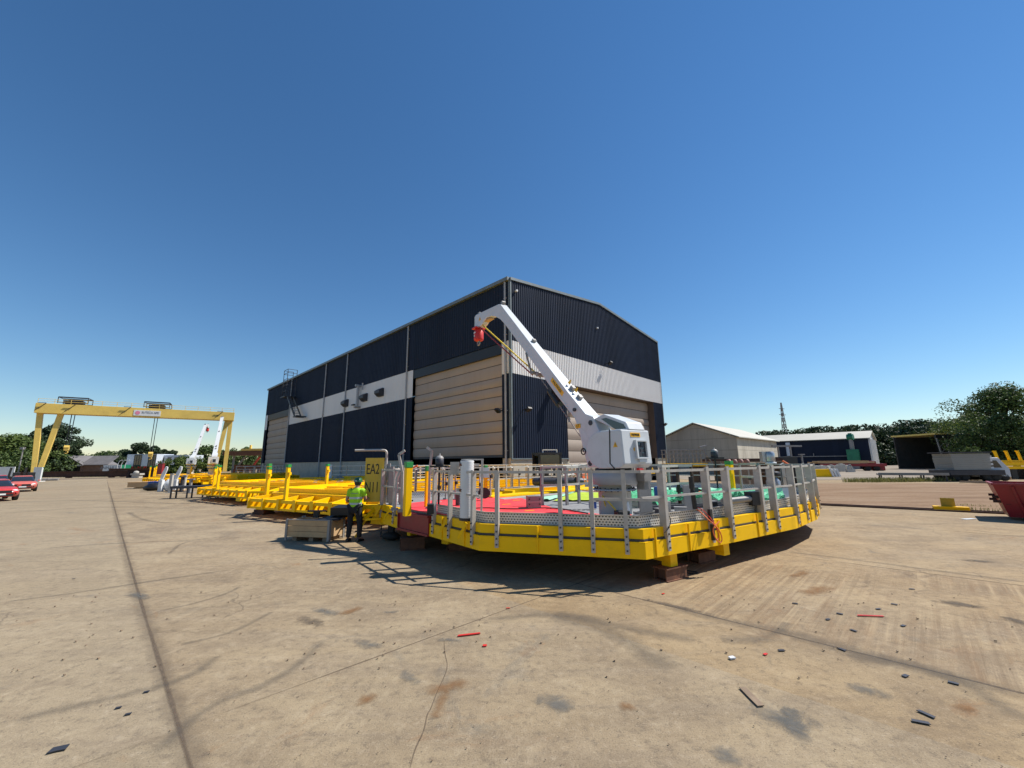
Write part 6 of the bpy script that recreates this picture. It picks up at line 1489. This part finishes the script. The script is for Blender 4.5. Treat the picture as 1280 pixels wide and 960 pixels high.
for k in range(3): b.prism([(1.25+k*.38, 0), (1.5+k*.38, 0), (1.2+k*.38, .95), (.98+k*.38, .95)], (p.x, p.y-.12, .05), (1, 0, 0), (0, 0, 1), (0, 1, 0), 0, .45)
part('white_slat', b, 'white', yb, True)
# steel frames, racks beyond the platform
p = DP(988, 585, 40); o = thing('steel_gate_frame', 'grey steel frame with a black box beyond the right end of the platform', 'frame', (p.x, p.y, 0), .2)
b = MB()
for x in (-1.1, .3, 1.5): b.box((x, 0, 1.75 if x < 1 else 1.3), (.12, .12, 3.5 if x < 1 else 2.6))
b.box((-.1, -.02, 3.45), (3.4, .16, .16)); b.box((1.5, 0, 2.62), (.6, .2, .12)); part('frame_bar', b, 'galv', o)
b = MB(); b.box((-.3, .3, 1.75), (2.3, .8, 1.3)); b.box((-.3, .3, .55), (2.0, .7, 1.1)); part('black_box', b, 'black', o)
def rack(u0, u1, y, lab, n=3, z=1.1):
    p, q = DP(u0, 585, y), DP(u1, 585, y); o = thing('beam_rack', lab, 'rack', ((p.x+q.x)/2, y, 0), 0, 'racks of beams beyond the platform'); L = q.x-p.x
    b = MB()
    for zz in (z*.55, z): b.box((0, 0, zz), (L, 1.6, .12))
    part('rack_shelf', b, 'timber', o)
    for k in range(4):
        b = MB(); b.box((-L/2+.1+(L-.2)*k/3, 0, z/2-.03), (.14, 1.5, z-.12)); part('rack_leg', b, 'timber', o)
    b = MB(); rnd = random.Random(int(u0))
    for k in range(n): b.box((rnd.uniform(-.4, .4), -.5+k*.5, z+.06+.11), (L*rnd.uniform(.7, .95), .3, .22))
    part('stored_bar', b, 'rust_dark', o)
rack(908, 975, 36, 'long timber rack with dark bars seen over the rail before the barn', 3, 2.0); rack(880, 930, 44, 'rack with reddish bars farther back, left of the longer rack', 3, 2.0)
p = DP(923, 585, 34); o = thing('coil_stack', 'stack of pinkish coils just behind the green capped post', 'coils', (p.x, p.y, 0)); b = MB()
for k in range(4): b.lathe([(.14, -.1), (.26, -.1), (.26, .1), (.14, .1)], (-.75+k*.5, 0, 1.98), 14, ((0, 1, 0), (0, 0, 1), (1, 0, 0)))
part('coil', b, paint('pink_coil', (.32, .17, .14), .7), o); b = MB(); b.box((0, 0, .85), (2.4, .9, 1.7)); part('coil_stand', b, 'timber', o)
# distant yellow walkway with railings
p, q = DP(832, 585, 40), DP(879, 585, 40); o = thing('yellow_walkway', 'distant yellow walkway section with crowded grey railings below the barn', 'walkway', ((p.x+q.x)/2, 40, 0)); L = q.x-p.x
b = MB(); b.box((0, 0, 1.75), (L, 2, .28)); part('walkway_beam', b, 'yellow', o); b = MB()
for y_ in (-.9, 0, .9):
    for k in range(10): b.box((-L/2+.1+(L-.2)*k/9, y_, 2.55), (.07, .07, 1.3))
    for z in (2.4, 2.8, 3.2): b.box((0, y_, z), (L, .05, .06))
b.bar((L/2-.3, -.9, 3.2), (L/2+.5, -.9, 1.9), .08, .08); b.bar((L/2-.6, -.9, 3.4), (L/2+.1, -.9, 3.55), .3, .1); part('railing', b, 'galv', o)
b = MB()
for x in (-L*.35, L*.35): part('stand', MB().box((x, 0, .8), (.5, 1.4, 1.58)), 'dark_steel', o)
# machine and drums in front of the gable plinth
p = DP(684, 590, 27); o = thing('loader_cab', 'black framed loader cab with windows parked before the gable plinth', 'loader', (p.x, p.y, 0), rad(20))
b = MB()
for x in (-.75, .75):
    for y_ in (-.5, .5): b.box((x, y_, 1.75), (.12, .12, 1.9))
b.box((0, 0, 2.72), (1.7, 1.2, .12)); b.box((0, -.02, 1.72), (1.6, 1.14, .08)); b.box((0, 0, .95), (1.7, 1.3, .7)); part('cab_frame', b, 'black', o)
b = MB(); b.box((0, -.5, 2.2), (1.38, .03, .85)); b.box((0, .5, 2.2), (1.38, .03, .85)); b.box((-.38, -.52, 1.45), (.5, .03, .4)); part('cab_window', b, 'glass', o)
b = MB(); b.bar((-.5, -.5, 2.95), (.5, -.5, 2.95), .06, .06); b.box((.5, -.5, 2.87), (.05, .05, .18)); b.box((-.5, -.5, 2.87), (.05, .05, .18)); b.box((0, -.6, 1.9), (1.5, .06, .05)); part('roof_bar', b, 'white', o)
for x in (-.7, .7):
    for y_ in (-.6, .6): b = MB(); b.lathe([(.15, -.15), (.42, -.15), (.42, .15), (.15, .15)], (x, y_, .42), 16, ((0, 1, 0), (0, 0, 1), (1, 0, 0))); part('wheel', b, 'rubber', o)
for k, (u, y, r, h, mat, lab) in enumerate(((707, 28.5, .28, 2.2, 'plinth', 'beige round column in front of the gable plinth, right of the loader cab'), (700, 28.2, .22, 2.15, 'concrete', 'paler thin column beside the loader cab'))):
    p = DP(u, 590, y); b = MB(); b.lathe([(r*1.1, 0), (r, .1), (r, h-.1), (r*1.05, h)], (p.x, p.y, 0), 14); tag(solo('round_column', b, mat), lab, 'column', 'round columns before the gable')
for u, y, mat, lab in ((716, 29, 'wood', 'plywood packing case before the beige door, left one'), (727, 30, 'orange', 'orange packing case before the beige door'), (738, 31, 'wood', 'plywood packing case before the beige door, right one')):
    p = DP(u, 590, y); b = MB(); b.box((p.x, p.y, .75), (.9, .8, 1.3), rad(45)); b.box((p.x, p.y, .05), (1, .8, .1), rad(45)); b.box((p.x, p.y, 1.43), (.95, .85, .06), rad(45)); tag(solo('packing_case', b, mat, bev=.01), lab, 'case', 'packing cases before the gable door')
# pipes and rails seen through the platform at the back
b = MB()
for x0_, x1_ in ((-6, 1.5), (2.2, 6)):
    for z in (1.0, 1.5, 2.0): b.tube((x0_, 26.5+x0_*.2, z), (x1_, 26.5+x1_*.2, z), .04, 6)
    for k in range(6): x = x0_+(x1_-x0_)*k/5; b.tube((x, 26.5+x*.2, 0), (x, 26.5+x*.2, 2.05), .045, 6)
tag(solo('loose_railing', b, 'alu'), 'free standing tubular railing between the platform and the shed gable', 'railing')

# ------------------------------------------------------------------ right edge
p0, p1 = G(1098, 601), G(1186, 602); o = thing('long_bench', 'long low steel table with thin legs over dry grass, beyond the earth yard', 'table', ((p0.x+p1.x)/2, (p0.y+p1.y)/2, .020), math.atan2(p1.y-p0.y, p1.x-p0.x)); L = (p1-p0).length
b = MB(); b.box((0, 0, .62), (L, 1.0, .16)); b.box((0, -.5, .68), (L, .06, .2)); part('table_top', b, 'galv', o)
for k in range(4):
    for s_ in (-.4, .4): b = MB(); b.box((-L/2+.2+(L-.4)*k/3, s_, .27), (.10, .10, .54)); part('leg', b, 'dark_steel', o)
# stack of grey panels on a low trailer
p = AL(G(1207, 602), 1.6); o = bed((p.x+.2, p.y, .020), rad(-8), 4.4, 'low dark trailer under the stack of grey panels', 'dark_steel', .85)
b = MB(); x0_ = p.x; y0_ = p.y
for k in range(9): b.box((x0_+random.uniform(-.05, .05)-.0*k, y0_, 1.12+k*.165), (3.2-.03*(8-k), 2.0, .155), rad(-8))
st_ = tag(solo('panel_stack', b, 'grey_panel'), 'stack of thick grey panels loaded on the low dark trailer', 'panels')
b = MB()
for k in range(4): b.box((x0_+1.7, y0_-.35, 1.2+k*.34), (.35, 1.3, .20), rad(-8))
part('end_wrap', b, 'white', st_, True)
b = MB(); b.box((x0_-.1, y0_, 2.63), (3.6, 2.2, .10), rad(-8)); part('top_sheet', b, 'dark_steel', st_, True)
p = G(1236, 602); o = thing('pale_van', 'pale blue white cab behind the panel stack, left of the plywood box', 'van', (AL(p, 2).x, AL(p, 2).y, .020), rad(-20))
b = MB(); b.prism([(-1.0, .35), (1.2, .35), (1.2, 1.1), (.6, 2.1), (-1.0, 2.15)], (0, 0, 0), (1, 0, 0), (0, 0, 1), (0, 1, 0), -.8, .8); part('cab_body', b, 'modular', o, bev=.06)
b = MB(); b.prism([(-.6, 1.2), (.7, 1.2), (.4, 1.85), (-.6, 1.9)], (0, -.805, 0), (1, 0, 0), (0, 0, 1), (0, -1, 0), 0, .01); part('window', b, 'glass', o)
for x in (-.6, .75): b = MB(); b.lathe([(.1, -.1), (.32, -.1), (.32, .1), (.1, .1)], (x, -.7, .32), 14, ((1, 0, 0), (0, 0, 1), (0, 1, 0))); part('wheel', b, 'rubber', o); b = MB(); b.lathe([(.1, -.1), (.32, -.1), (.32, .1), (.1, .1)], (x, .7, .32), 14, ((1, 0, 0), (0, 0, 1), (0, 1, 0))); part('wheel', b, 'rubber', o)
p = G(1253, 600); b = MB(); b.box((p.x, p.y+.5, .57), (1.5, 1.1, 1.0), -.2); b.box((p.x, p.y+.5, 1.09), (1.56, 1.16, .04), -.2); pb2 = tag(solo('plywood_crate', b, 'wood', bev=.01), 'plywood crate standing under the yellow rack at the right edge', 'crate')
b = MB(); b.box((p.x+.68, p.y+.3, .55), (.10, 1.12, .98), -.2); part('pale_batten', b, 'wood', pb2, True)
p = G(1243, 600); o = thing('yellow_rack', 'yellow cradle frame with four upright arms at the right edge', 'rack', (AL(p, 1.5).x+.5, AL(p, 1.5).y, .020), rad(-4))
b = MB(); b.box((2.6, 0, 1.45), (5.6, .25, .35)); b.box((2.6, 1.6, 1.45), (5.6, .25, .35)); b.box((2.6, 0, 1.75), (5.2, .4, .12)); b.box((2.6, 0, 1.1), (5.0, .5, .25)); part('rack_beam', b, 'yellow', o)
for k in range(5):
    b = MB(); b.bar((.35+k*1.05, 0, 1.6), (.15+k*1.05, 0, 2.7), .14, .2, (0, 1, 0)); b.box((.12+k*1.05, 0, 2.72), (.22, .2, .10)); part('arm', b, 'yellow', o)
b = MB()
for x in (1.4, 2.8, 4.6): part('rack_foot', MB().box((x, .8, .5), (.5, 1.9, .98)), 'black', o)
b = MB(); b.bar((G(1200, 604).x, G(1200, 604).y, .12), (G(1275, 606).x, G(1275, 606).y, .12), .3, .12); tag(solo('grey_plank', b, 'timber'), 'long grey plank on the earth in front of the yellow rack', 'plank')
# dark open shelter under the trees
p = DP(1197, 585, 78); o = thing('open_shelter', 'dark open shelter with yellowish roof edge and steel lattice legs under the trees', 'shelter', (p.x, p.y, 0))
b = MB(); b.box((0, 3, 6.6), (9, 9, .3)); part('roof', b, 'gantry', o)
b = MB(); b.box((0, -1.3, 6.1), (8.8, .3, .6)); part('front_beam', b, 'black', o)
part('shade_backdrop', MB().box((0, 7, 3.2), (9, .2, 6.4)), 'shade_sheet', o); part('sun_block_sheet', MB().box((4.4, 3, 3.2), (.2, 7.6, 6.4)), 'shade_sheet', o)  # added sheets: a dark backdrop, and a side that keeps the sun out
def lattice(x0_, x1_, top):
    b = MB(); b.bar((x0_, -1, 0), (x0_-top, -1, 6.2), .2, .2, (0, 1, 0)); b.bar((x1_, -1, 0), (x1_-top, -1, 6.2), .2, .2, (0, 1, 0))
    for k in range(6): z = k*1.03; b.bar((x0_-top*z/6.2, -1, z), (x1_-top*(z+1)/6.2, -1, z+1.0), .1, .1, (0, 1, 0))
    part('lattice_leg', b, 'galv', o)
lattice(-3.2, -1.6, .7); lattice(3.0, 4.2, .2)
b = MB(); b.bar((.2, -1, 0), (1.2, -1, 6.6), .22, .22, (0, 1, 0)); part('prop', b, 'galv', o)
b = MB(); b.box((3.6, -1.2, 5.6), (.5, .1, .25)); b.box((4.6, -1.2, 5.6), (.6, .1, .25)); part('pale_plate', b, 'white', o)
# red skip
p = G(1240, 605, 1.24); skr = rad(-42); o = thing('red_skip', 'dark red steel skip with a torn black sheet, cut by the right edge', 'skip', (p.x+1.91, p.y-.64, 0), rad(-45))
Lk, Wk = 3.6, 1.8
b = MB(); bt = [(-1.55, -.65), (1.55, -.65), (1.55, .65), (-1.55, .65)]; tp = [(-Lk/2, -Wk/2), (Lk/2, -Wk/2), (Lk/2, Wk/2), (-Lk/2, Wk/2)]
ri = [(x*.97, y*.95) for x, y in tp]; bi = [(x*.96, y*.93) for x, y in bt]
b.add([(x, y, .10) for x, y in bt]+[(x, y, 1.22) for x, y in tp]+[(x, y, 1.22) for x, y in ri]+[(x, y, .16) for x, y in bi],
      [(3, 2, 1, 0)]+[(i, (i+1) % 4, (i+1) % 4+4, i+4) for i in range(4)]+[(i+4, (i+1) % 4+4, (i+1) % 4+8, i+8) for i in range(4)]+[(i+8, (i+1) % 4+8, (i+1) % 4+12, i+12) for i in range(4)]+[(12, 13, 14, 15)])
part('skip_body', b, 'red_dark', o)
b = MB()
for i in range(4):
    (xa, ya), (xb, yb_) = tp[i], tp[(i+1) % 4]; b.bar((xa, ya, 1.24), (xb, yb_, 1.24), .07, .07)
for x in (-.9, 0, .9):
    for s_ in (-1, 1): b.bar((x*1.3, s_*.70, .2), (x*1.5, s_*.92, 1.18), .08, .06)
part('rim', b, 'red_dark', o)
b = MB()
for s_ in (-1, 1):
    for z in (.62, .78): b.tube((-1.55, s_*.6, z), (-1.85, s_*.6, z), .045, 8)
b.box((-1.52, 0, .7), (.12, 1.5, .34)); part('lifting_lug', b, 'rust_dark', o)
b = MB()
for x in (-.75, .75): b.box((x, 0, .05), (.25, 1.4, .10))
part('skid', b, 'black', o)
b = MB(); rnd = random.Random(3); rows = []
for j in range(5):
    rows.append([V((-1.1+.16*i+rnd.uniform(-.02, .02), -.72-.055*j*.9-.03*abs(math.sin(i*1.3+j)), .06+.15*j+.03*math.sin(i*.9)*(j == 4))) for i in range(15)])
n0 = [p for r in rows for p in r]; b.add(n0, [(j*15+i, j*15+i+1, j*15+i+16, j*15+i+15) for j in range(4) for i in range(14)], True); part('torn_sheet', b, 'black', o)
# yellow plate stop on the track, weeds
p = G(1189, 638); o = thing('yellow_buffer', 'small yellow plate standing on a yellow base by the track', 'buffer', (p.x, p.y, 0), rad(-38))
b = MB(); b.box((0, 0, .09), (1.05, .35, .14)); part('base_plate', b, 'yellow', o); b = MB(); b.box((-.05, .05, .33), (.42, .05, .34)); part('upright_plate', b, paint('olive_yellow', (.42, .30, .02), .5), o)
def weeds(name, cx, cy, rx, ry, n, h, seed, mat, lab, rz=0, z0=0.02):
    rnd = random.Random(seed); b = MB()
    for _ in range(n):
        a_, r_ = rnd.uniform(0, 2*PI), math.sqrt(rnd.random()); x, y = r_*rx*math.cos(a_), r_*ry*math.sin(a_)
        p = V((cx+x*math.cos(rz)-y*math.sin(rz), cy+x*math.sin(rz)+y*math.cos(rz), z0)); w_ = rnd.uniform(.01, .03)*h*3; hh = h*rnd.uniform(.4, 1.1); a_ = rnd.uniform(0, 2*PI)
        d = V((math.cos(a_), math.sin(a_), 0))*hh*.4; s_ = V((-math.sin(a_), math.cos(a_), 0))*w_
        b.add([p-s_, p+s_, p+d*.5+V((0, 0, hh*.7))+s_*.6, p+d+V((0, 0, hh))], [(0, 1, 2), (0, 2, 3)])
    return solo(name, b, mat, lab, 'weeds', kind='stuff', recalc=False)
p = G(1222, 638.5); weeds('dry_weeds', p.x, p.y, .8, .10, 110, .14, 1, 'weed', None, rad(-38))
p = G(1215, 633); weeds('dry_weeds', p.x, p.y, .8, .15, 60, .12, 5, 'weed', None, rad(-38))
p = G(1140, 602); weeds('dry_grass', p.x-1, p.y, 5.5, 1.1, 1500, .42, 2, 'weed', None, rad(0))
p = DP(150, 590, 90); weeds('far_weeds', p.x, p.y, 22, 2.5, 1500, .9, 3, 'leaf_light', None, 0, 0)
# far walker and white car
p = DP(1127, 583.3, 98); o = thing('person', 'distant person in dark clothes standing on the pale apron before the wood', 'person', (p.x, p.y, .05))
b = MB(); b.loft([[V((x0_+w_*math.cos(q), .8*w_*math.sin(q), z)) for q in [2*PI*i/10 for i in range(10)]] for x0_, w_, z in ((0, .16, .03), (0, .15, .5), (0, .19, .95), (0, .2, 1.2), (0, .23, 1.42), (0, .08, 1.52), (0, .10, 1.62), (0, .09, 1.74), (0, .03, 1.78))]); b.tube((-.24, 0, 1.4), (-.28, .05, .85), .06, 6); b.tube((.24, 0, 1.4), (.28, .05, .85), .06, 6); part('body', b, 'cloth_dark', o)
p = DP(1165, 583, 112); car((p.x, p.y, .05), rad(190), 'white', 'white car far off in the shade of the wood').pop('group', None)
for k in (0,):
    b = MB(); p = DP(1178, 583, 110); b.box((p.x, p.y, 1.0), (2.6, 1.7, 1.1)); b.box((p.x, p.y, .35), (2.4, 1.5, .6)); tag(solo('dark_skip', b, 'dark_steel', bev=.1), 'dark low container in the shade right of the distant white car', 'container')
# pylon
PY_ = DP(986, 575, 330); o = thing('lattice_pylon', 'tall lattice electricity pylon far behind the wood', 'pylon', (PY_.x, PY_.y, 0), .4); b = MB(); HT = 48
def pw(z): return 4.2*(1-z/HT)+.5
lev = [0, 8, 15, 21, 26, 31, 36, 40, 44, 48]
for (z0, z1) in zip(lev, lev[1:]):
    for (sx, sy) in ((-1, -1), (1, -1), (1, 1), (-1, 1)):
        b.bar((sx*pw(z0)/2, sy*pw(z0)/2, z0), (sx*pw(z1)/2, sy*pw(z1)/2, z1), .35, .35)
    for (a_, c_) in (((-1, -1), (1, -1)), ((1, -1), (1, 1)), ((1, 1), (-1, 1)), ((-1, 1), (-1, -1))):
        b.bar((a_[0]*pw(z0)/2, a_[1]*pw(z0)/2, z0), (c_[0]*pw(z1)/2, c_[1]*pw(z1)/2, z1), .22, .22); b.bar((c_[0]*pw(z0)/2, c_[1]*pw(z0)/2, z0), (a_[0]*pw(z1)/2, a_[1]*pw(z1)/2, z1), .22, .22)
part('lattice', b, 'galv', o)
b = MB()
for z, w_ in ((38, 4), (43, 3.2)): b.bar((-w_, 0, z), (w_, 0, z), .4, .4)
part('cross_arm', b, 'galv', o)

# ------------------------------------------------------------------ trees
def leaves(mb, c, r, n, s, rnd, flat=.8):
    for _ in range(n):
        while True:
            d = V((rnd.uniform(-1, 1), rnd.uniform(-1, 1), rnd.uniform(-1, 1)))
            if .05 < d.length < 1: break
        d = d.normalized()*d.length**.45
        p = V(c)+V((d.x*r[0], d.y*r[1], d.z*r[2])); nrm = (d+V((rnd.uniform(-1, 1), rnd.uniform(-1, 1), rnd.uniform(-.6, 1)))*.9).normalized()
        t_ = nrm.cross(V((rnd.uniform(-1, 1), rnd.uniform(-1, 1), rnd.uniform(-1, 1)))).normalized(); b_ = nrm.cross(t_); k = s*rnd.uniform(.5, 1.2)
        i = len(mb.v); mb.v += [p-t_*k*.5, p+b_*k*.36+nrm*k*.08, p+t_*k*.6, p-b_*k*.36+nrm*k*.05]; mb.f.append((i, i+1, i+2, i+3)); mb.sm.append(False)
def tree(name, lab, base, H, R, seed, mat, n=2600, s=.45, clumps=16, trunk=.3, low=.25, group=None, top=None, cat='tree'):
    rnd = random.Random(seed); o = thing(name, lab, cat, base, 0, group)
    tk = MB(); tk.path([(0, 0, 0), (rnd.uniform(-.2, .2), 0, H*.3), (rnd.uniform(-.4, .4), rnd.uniform(-.3, .3), H*.6), (rnd.uniform(-.4, .4), 0, H*.85)], [trunk, trunk*.8, trunk*.5, trunk*.15], 8)
    cr_ = MB()
    for k in range(clumps):
        z = H*(low+(1-low)*rnd.random()**.8); f_ = math.sin(PI*min(1, max(.12, (z/H-low+.12)/(1.12-low))))**.6; a_ = rnd.uniform(0, 2*PI); rr2 = R*f_*rnd.uniform(.25, .85)
        c = V((rr2*math.cos(a_), rr2*math.sin(a_), z)); cs = R*rnd.uniform(.15, .34); leaves(cr_, c, (cs, cs, cs*.75), n//clumps, s, rnd)
        tk.path([(0, 0, z*.72), c*.6+V((0, 0, z*.36)), c], [trunk*.35, trunk*.2, trunk*.05], 5)
    for k in range(clumps):                     # loose sprays at the outline let the sky through
        z = H*(low+(1-low)*rnd.random()); f_ = math.sin(PI*min(1, max(.12, (z/H-low+.12)/(1.12-low))))**.6; a_ = rnd.uniform(0, 2*PI); c = V((R*f_*math.cos(a_)*1.0, R*f_*math.sin(a_), z+R*.1)); leaves(cr_, c, (R*.2, R*.2, R*.14), n//clumps//4, s*.8, rnd)
    part('trunk', tk, 'bark', o); part('crown', cr_, mat, o, recalc=False); return o
p = DP(1272, 585, 70); tree('broadleaf_tree', 'large broadleaf tree at the right edge with ragged crown', (p.x, p.y, 0), 13.2, 8.8, 11, 'leaf', 21000, .40, 64, .45, .08)
p = DP(1232, 585, 84); tree('broadleaf_tree', 'lower broadleaf tree left of the large one at the right edge', (AL(p, 14).x, AL(p, 14).y, 0), 11.0, 7.5, 12, 'leaf', 12000, .45, 30, .35, .08)
p = DP(1200, 585, 104); tree('broadleaf_tree', 'light leaved tree behind the open shelter roof', (p.x, p.y, 0), 10.5, 6.0, 13, 'leaf_light', 9000, .5, 24, .3, .1)
p = DP(1221, 585, 62); tree('bush', 'light green bush beneath the large tree at the right edge', (p.x, p.y, 0), 3.4, 2.0, 14, 'leaf_light', 2600, .32, 14, .1, .05, cat='bush')
p = DP(14, 585, 100); tree('broadleaf_tree', 'full light green tree at the left edge behind the cars', (p.x, p.y, 0), 9.0, 7.5, 21, 'leaf_light', 9000, .6, 30, .35, .08)
p = DP(-12, 585, 104); tree('broadleaf_tree', 'green tree cut by the left edge', (p.x, p.y, 0), 8.8, 7, 22, 'leaf', 6000, .6, 24, .35, .08)
p = DP(62, 585, 108); tree('broadleaf_tree', 'tall dark tree behind the gantry leg', (p.x, p.y, 0), 12.6, 6.6, 23, 'pine', 11000, .6, 34, .35, .06)
p = DP(38, 585, 112); tree('broadleaf_tree', 'dark green tree between the light tree and the gantry leg', (p.x, p.y, 0), 9.4, 7.0, 24, 'leaf', 8000, .6, 26, .35, .06)
p = DP(27, 585, 97); tree('bush', 'dark bush below the left trees beside the lamp post', (p.x, p.y, 0), 5.0, 8.0, 25, 'leaf', 4000, .55, 16, .15, .05, cat='bush')
for k, (u, y, H, R, mt_, lab) in enumerate(((172, 150, 9.6, 6.0, 'pine', 'dark pine with spreading crown behind the glazed cabin, tallest of its row'), (152, 150, 7.2, 6, 'pine', 'dark pine at the left end of the row behind the glazed cabin'),
                                      (189, 152, 8.8, 3.6, 'pine', 'slim dark pine behind the hanging gantry hook'), (202, 155, 7.8, 3.2, 'pine', 'small dark pine behind the windowed cabin, left of two'), (213, 155, 7.4, 3.0, 'pine', 'small dark pine behind the windowed cabin, right of two'),
                                      (256, 140, 7.8, 6.0, 'leaf', 'rounded dark tree between the two white cranes'), (277, 143, 6.6, 5, 'leaf', 'lower tree behind the right gantry legs'), (302, 150, 8.0, 6, 'leaf', 'tree rising behind the brown shelter'), (122, 150, 6.5, 9, 'leaf', 'low light green scrub tree right of the brown house'), (83, 170, 9, 5, 'leaf', 'small tree showing over the brown house'))):
    p = DP(u, 585, y); tree('pine_tree' if mt_ == 'pine' else 'broadleaf_tree', lab, (p.x, p.y, 0), H, R, 40+k, mt_, 4200, .75, 22, .3, .2 if mt_ == 'pine' else .05, 'trees at the far left')
for u, lab in ((223, 'light green bush in front of the windowed cabin'), (236, 'light green bush at the foot of the shorter distant crane')):
    p = DP(u, 590, 90)
    tree('bush', lab, (p.x, p.y, 0), 3.6, 3.6, int(u), 'leaf_light', 2500, .5, 14, .12, .03, cat='bush')
# the far wood: one continuous mass of pines
rnd = random.Random(77); wd = MB(); tk = MB()
for k in range(150):
    u = rnd.uniform(955, 1285); y = rnd.uniform(126, 165); p = DP(u, 580, y); pr_ = (u-955)/330
    H = (9.0+3.2*min(1, pr_*1.6))*rnd.uniform(.82, 1.18)*y/128; R = rnd.uniform(2.6, 4.2)
    for j in range(5): zc = H*rnd.uniform(.2, .9); leaves(wd, (p.x+rnd.uniform(-1.8, 1.8), p.y+rnd.uniform(-1.5, 1.5), zc), (R*.75, R*.6, R*.5), 60, 1.0, rnd)
    leaves(wd, (p.x, p.y, H*.95), (R*.6, R*.5, R*.28), 60, .8, rnd); wd.tube((p.x, p.y, 0), (p.x, p.y, H*.9), .25, 5)
for k in range(70):
    u = rnd.uniform(960, 1285); p = DP(u, 580, rnd.uniform(122, 128)); leaves(wd, (p.x, p.y, 2.2), (3.2, 1.5, 2.6), 110, .9, rnd)
solo('pine_wood', wd, 'pine', kind='stuff', recalc=False)
rnd = random.Random(78); wd = MB()
for k in range(60):
    u = rnd.uniform(-60, 345); y = rnd.uniform(210, 260); p = DP(u, 580, y); H = rnd.uniform(5, 9)
    for j in range(3): leaves(wd, (p.x+rnd.uniform(-5, 5), p.y, H*rnd.uniform(.25, .75)), (8, 4, H*.35), 60, 1.9, rnd)
solo('far_treeline', wd, 'leaf', kind='stuff', recalc=False)

# ------------------------------------------------------------------ litter on the concrete
def flat(u, v, L, w, rz, mat, lab, cat, nm, t_=.012, group=None):
    p = G(u, v); b = MB(); k = 4; mb_pts = []
    rnd = random.Random(int(u*7+v)); poly = [(-L/2, -w/2), (0, -w/2*rnd.uniform(.8, 1.1)), (L/2, -w/2*rnd.uniform(.7, 1)), (L/2*rnd.uniform(.9, 1), w/2), (-L/2*rnd.uniform(.85, 1), w/2*rnd.uniform(.8, 1))]
    b.prism(poly, (p.x, p.y, 0), (math.cos(rz), math.sin(rz), 0), (-math.sin(rz), math.cos(rz), 0), (0, 0, 1), .0095, .0095+t_*.5); return tag(solo(nm, b, mat), lab, cat, group)
flat(586, 794.5, .30, .035, rad(14), 'red', 'bright red plastic strip on the concrete below the platform shadow', 'strip', 'red_strip', .02)
flat(606, 808, .05, .05, 0, 'red', 'tiny red scrap beside the bright red strip', 'scrap', 'red_scrap')
flat(1088, 771, .34, .03, rad(-8), 'red', 'thin red strip on the ribbed concrete at right', 'strip', 'red_strip', .02)
flat(957, 819, .06, .03, .5, 'red', 'tiny red scrap near the white one in the foreground', 'scrap', 'red_scrap'); flat(829, 743, .06, .03, .5, 'red', 'small red scrap by the right end of the platform shadow', 'scrap', 'red_scrap'); flat(635, 761, .06, .025, 0, 'red', 'small red scrap above the bright red strip', 'scrap', 'red_scrap')
flat(915, 824, .07, .05, .2, 'white', 'tiny white scrap in the foreground', 'scrap', 'white_scrap', .03); flat(1211, 649, .55, .2, .2, 'white', 'pale scrap of sheet on the concrete near the yellow plate', 'scrap', 'white_scrap')
_a, _b = G(928, 861), G(951, 885)
flat(939.5, 872.5, (_a-_b).length, .07, math.atan2(_b.y-_a.y, _b.x-_a.x), 'timber', 'dark rusty flat bar lying in the foreground right of the crack', 'bar', 'flat_bar', .015)
PL = [(1158, 894), (1151, 904), (1132, 846), (1192, 855), (977, 814), (1053, 813), (994, 755), (1035, 775), (1050, 768), (1098, 762), (1067, 789), (1140, 737), (1129, 783), (1118, 756)]
for k, (u, v) in enumerate(PL): flat(u, v, .12 if k < 2 else .075, .04, rad(-25+23*((k*7) % 5-2)), 'dark_steel', 'larger dark steel chip of the pair in the right foreground' if k < 2 else 'small dark steel chip scattered on the ribbed concrete', 'chip', 'steel_chip', .01, 'paired dark steel chips' if k < 2 else 'small dark steel chips')
flat(73, 938, .11, .07, .4, 'dark_steel', 'dark oval chip in the lower left corner', 'chip', 'steel_chip')
for u, v in ((183, 866), (148, 886), (160, 894), (92, 724)): flat(u, v, .045, .025, .4, 'dark_steel', 'tiny dark chip left of the long joint', 'chip', 'steel_chip', .01, 'tiny chips left of the joint')
rnd = random.Random(5); b = MB()
for k in range(260):
    u, v = rnd.uniform(0, 1280), 740+220*rnd.random()**1.3; p = G(u, v); s_ = rnd.uniform(.002, .006)*(1+(v < 850)); a_ = rnd.uniform(0, 3)
    b.obox((p.x, p.y, .009+s_*.4), V((math.cos(a_), math.sin(a_), 0))*s_, V((-math.sin(a_), math.cos(a_), .2))*s_*.7, (0, 0, s_*.5))
solo('loose_gravel', b, 'timber', kind='stuff')
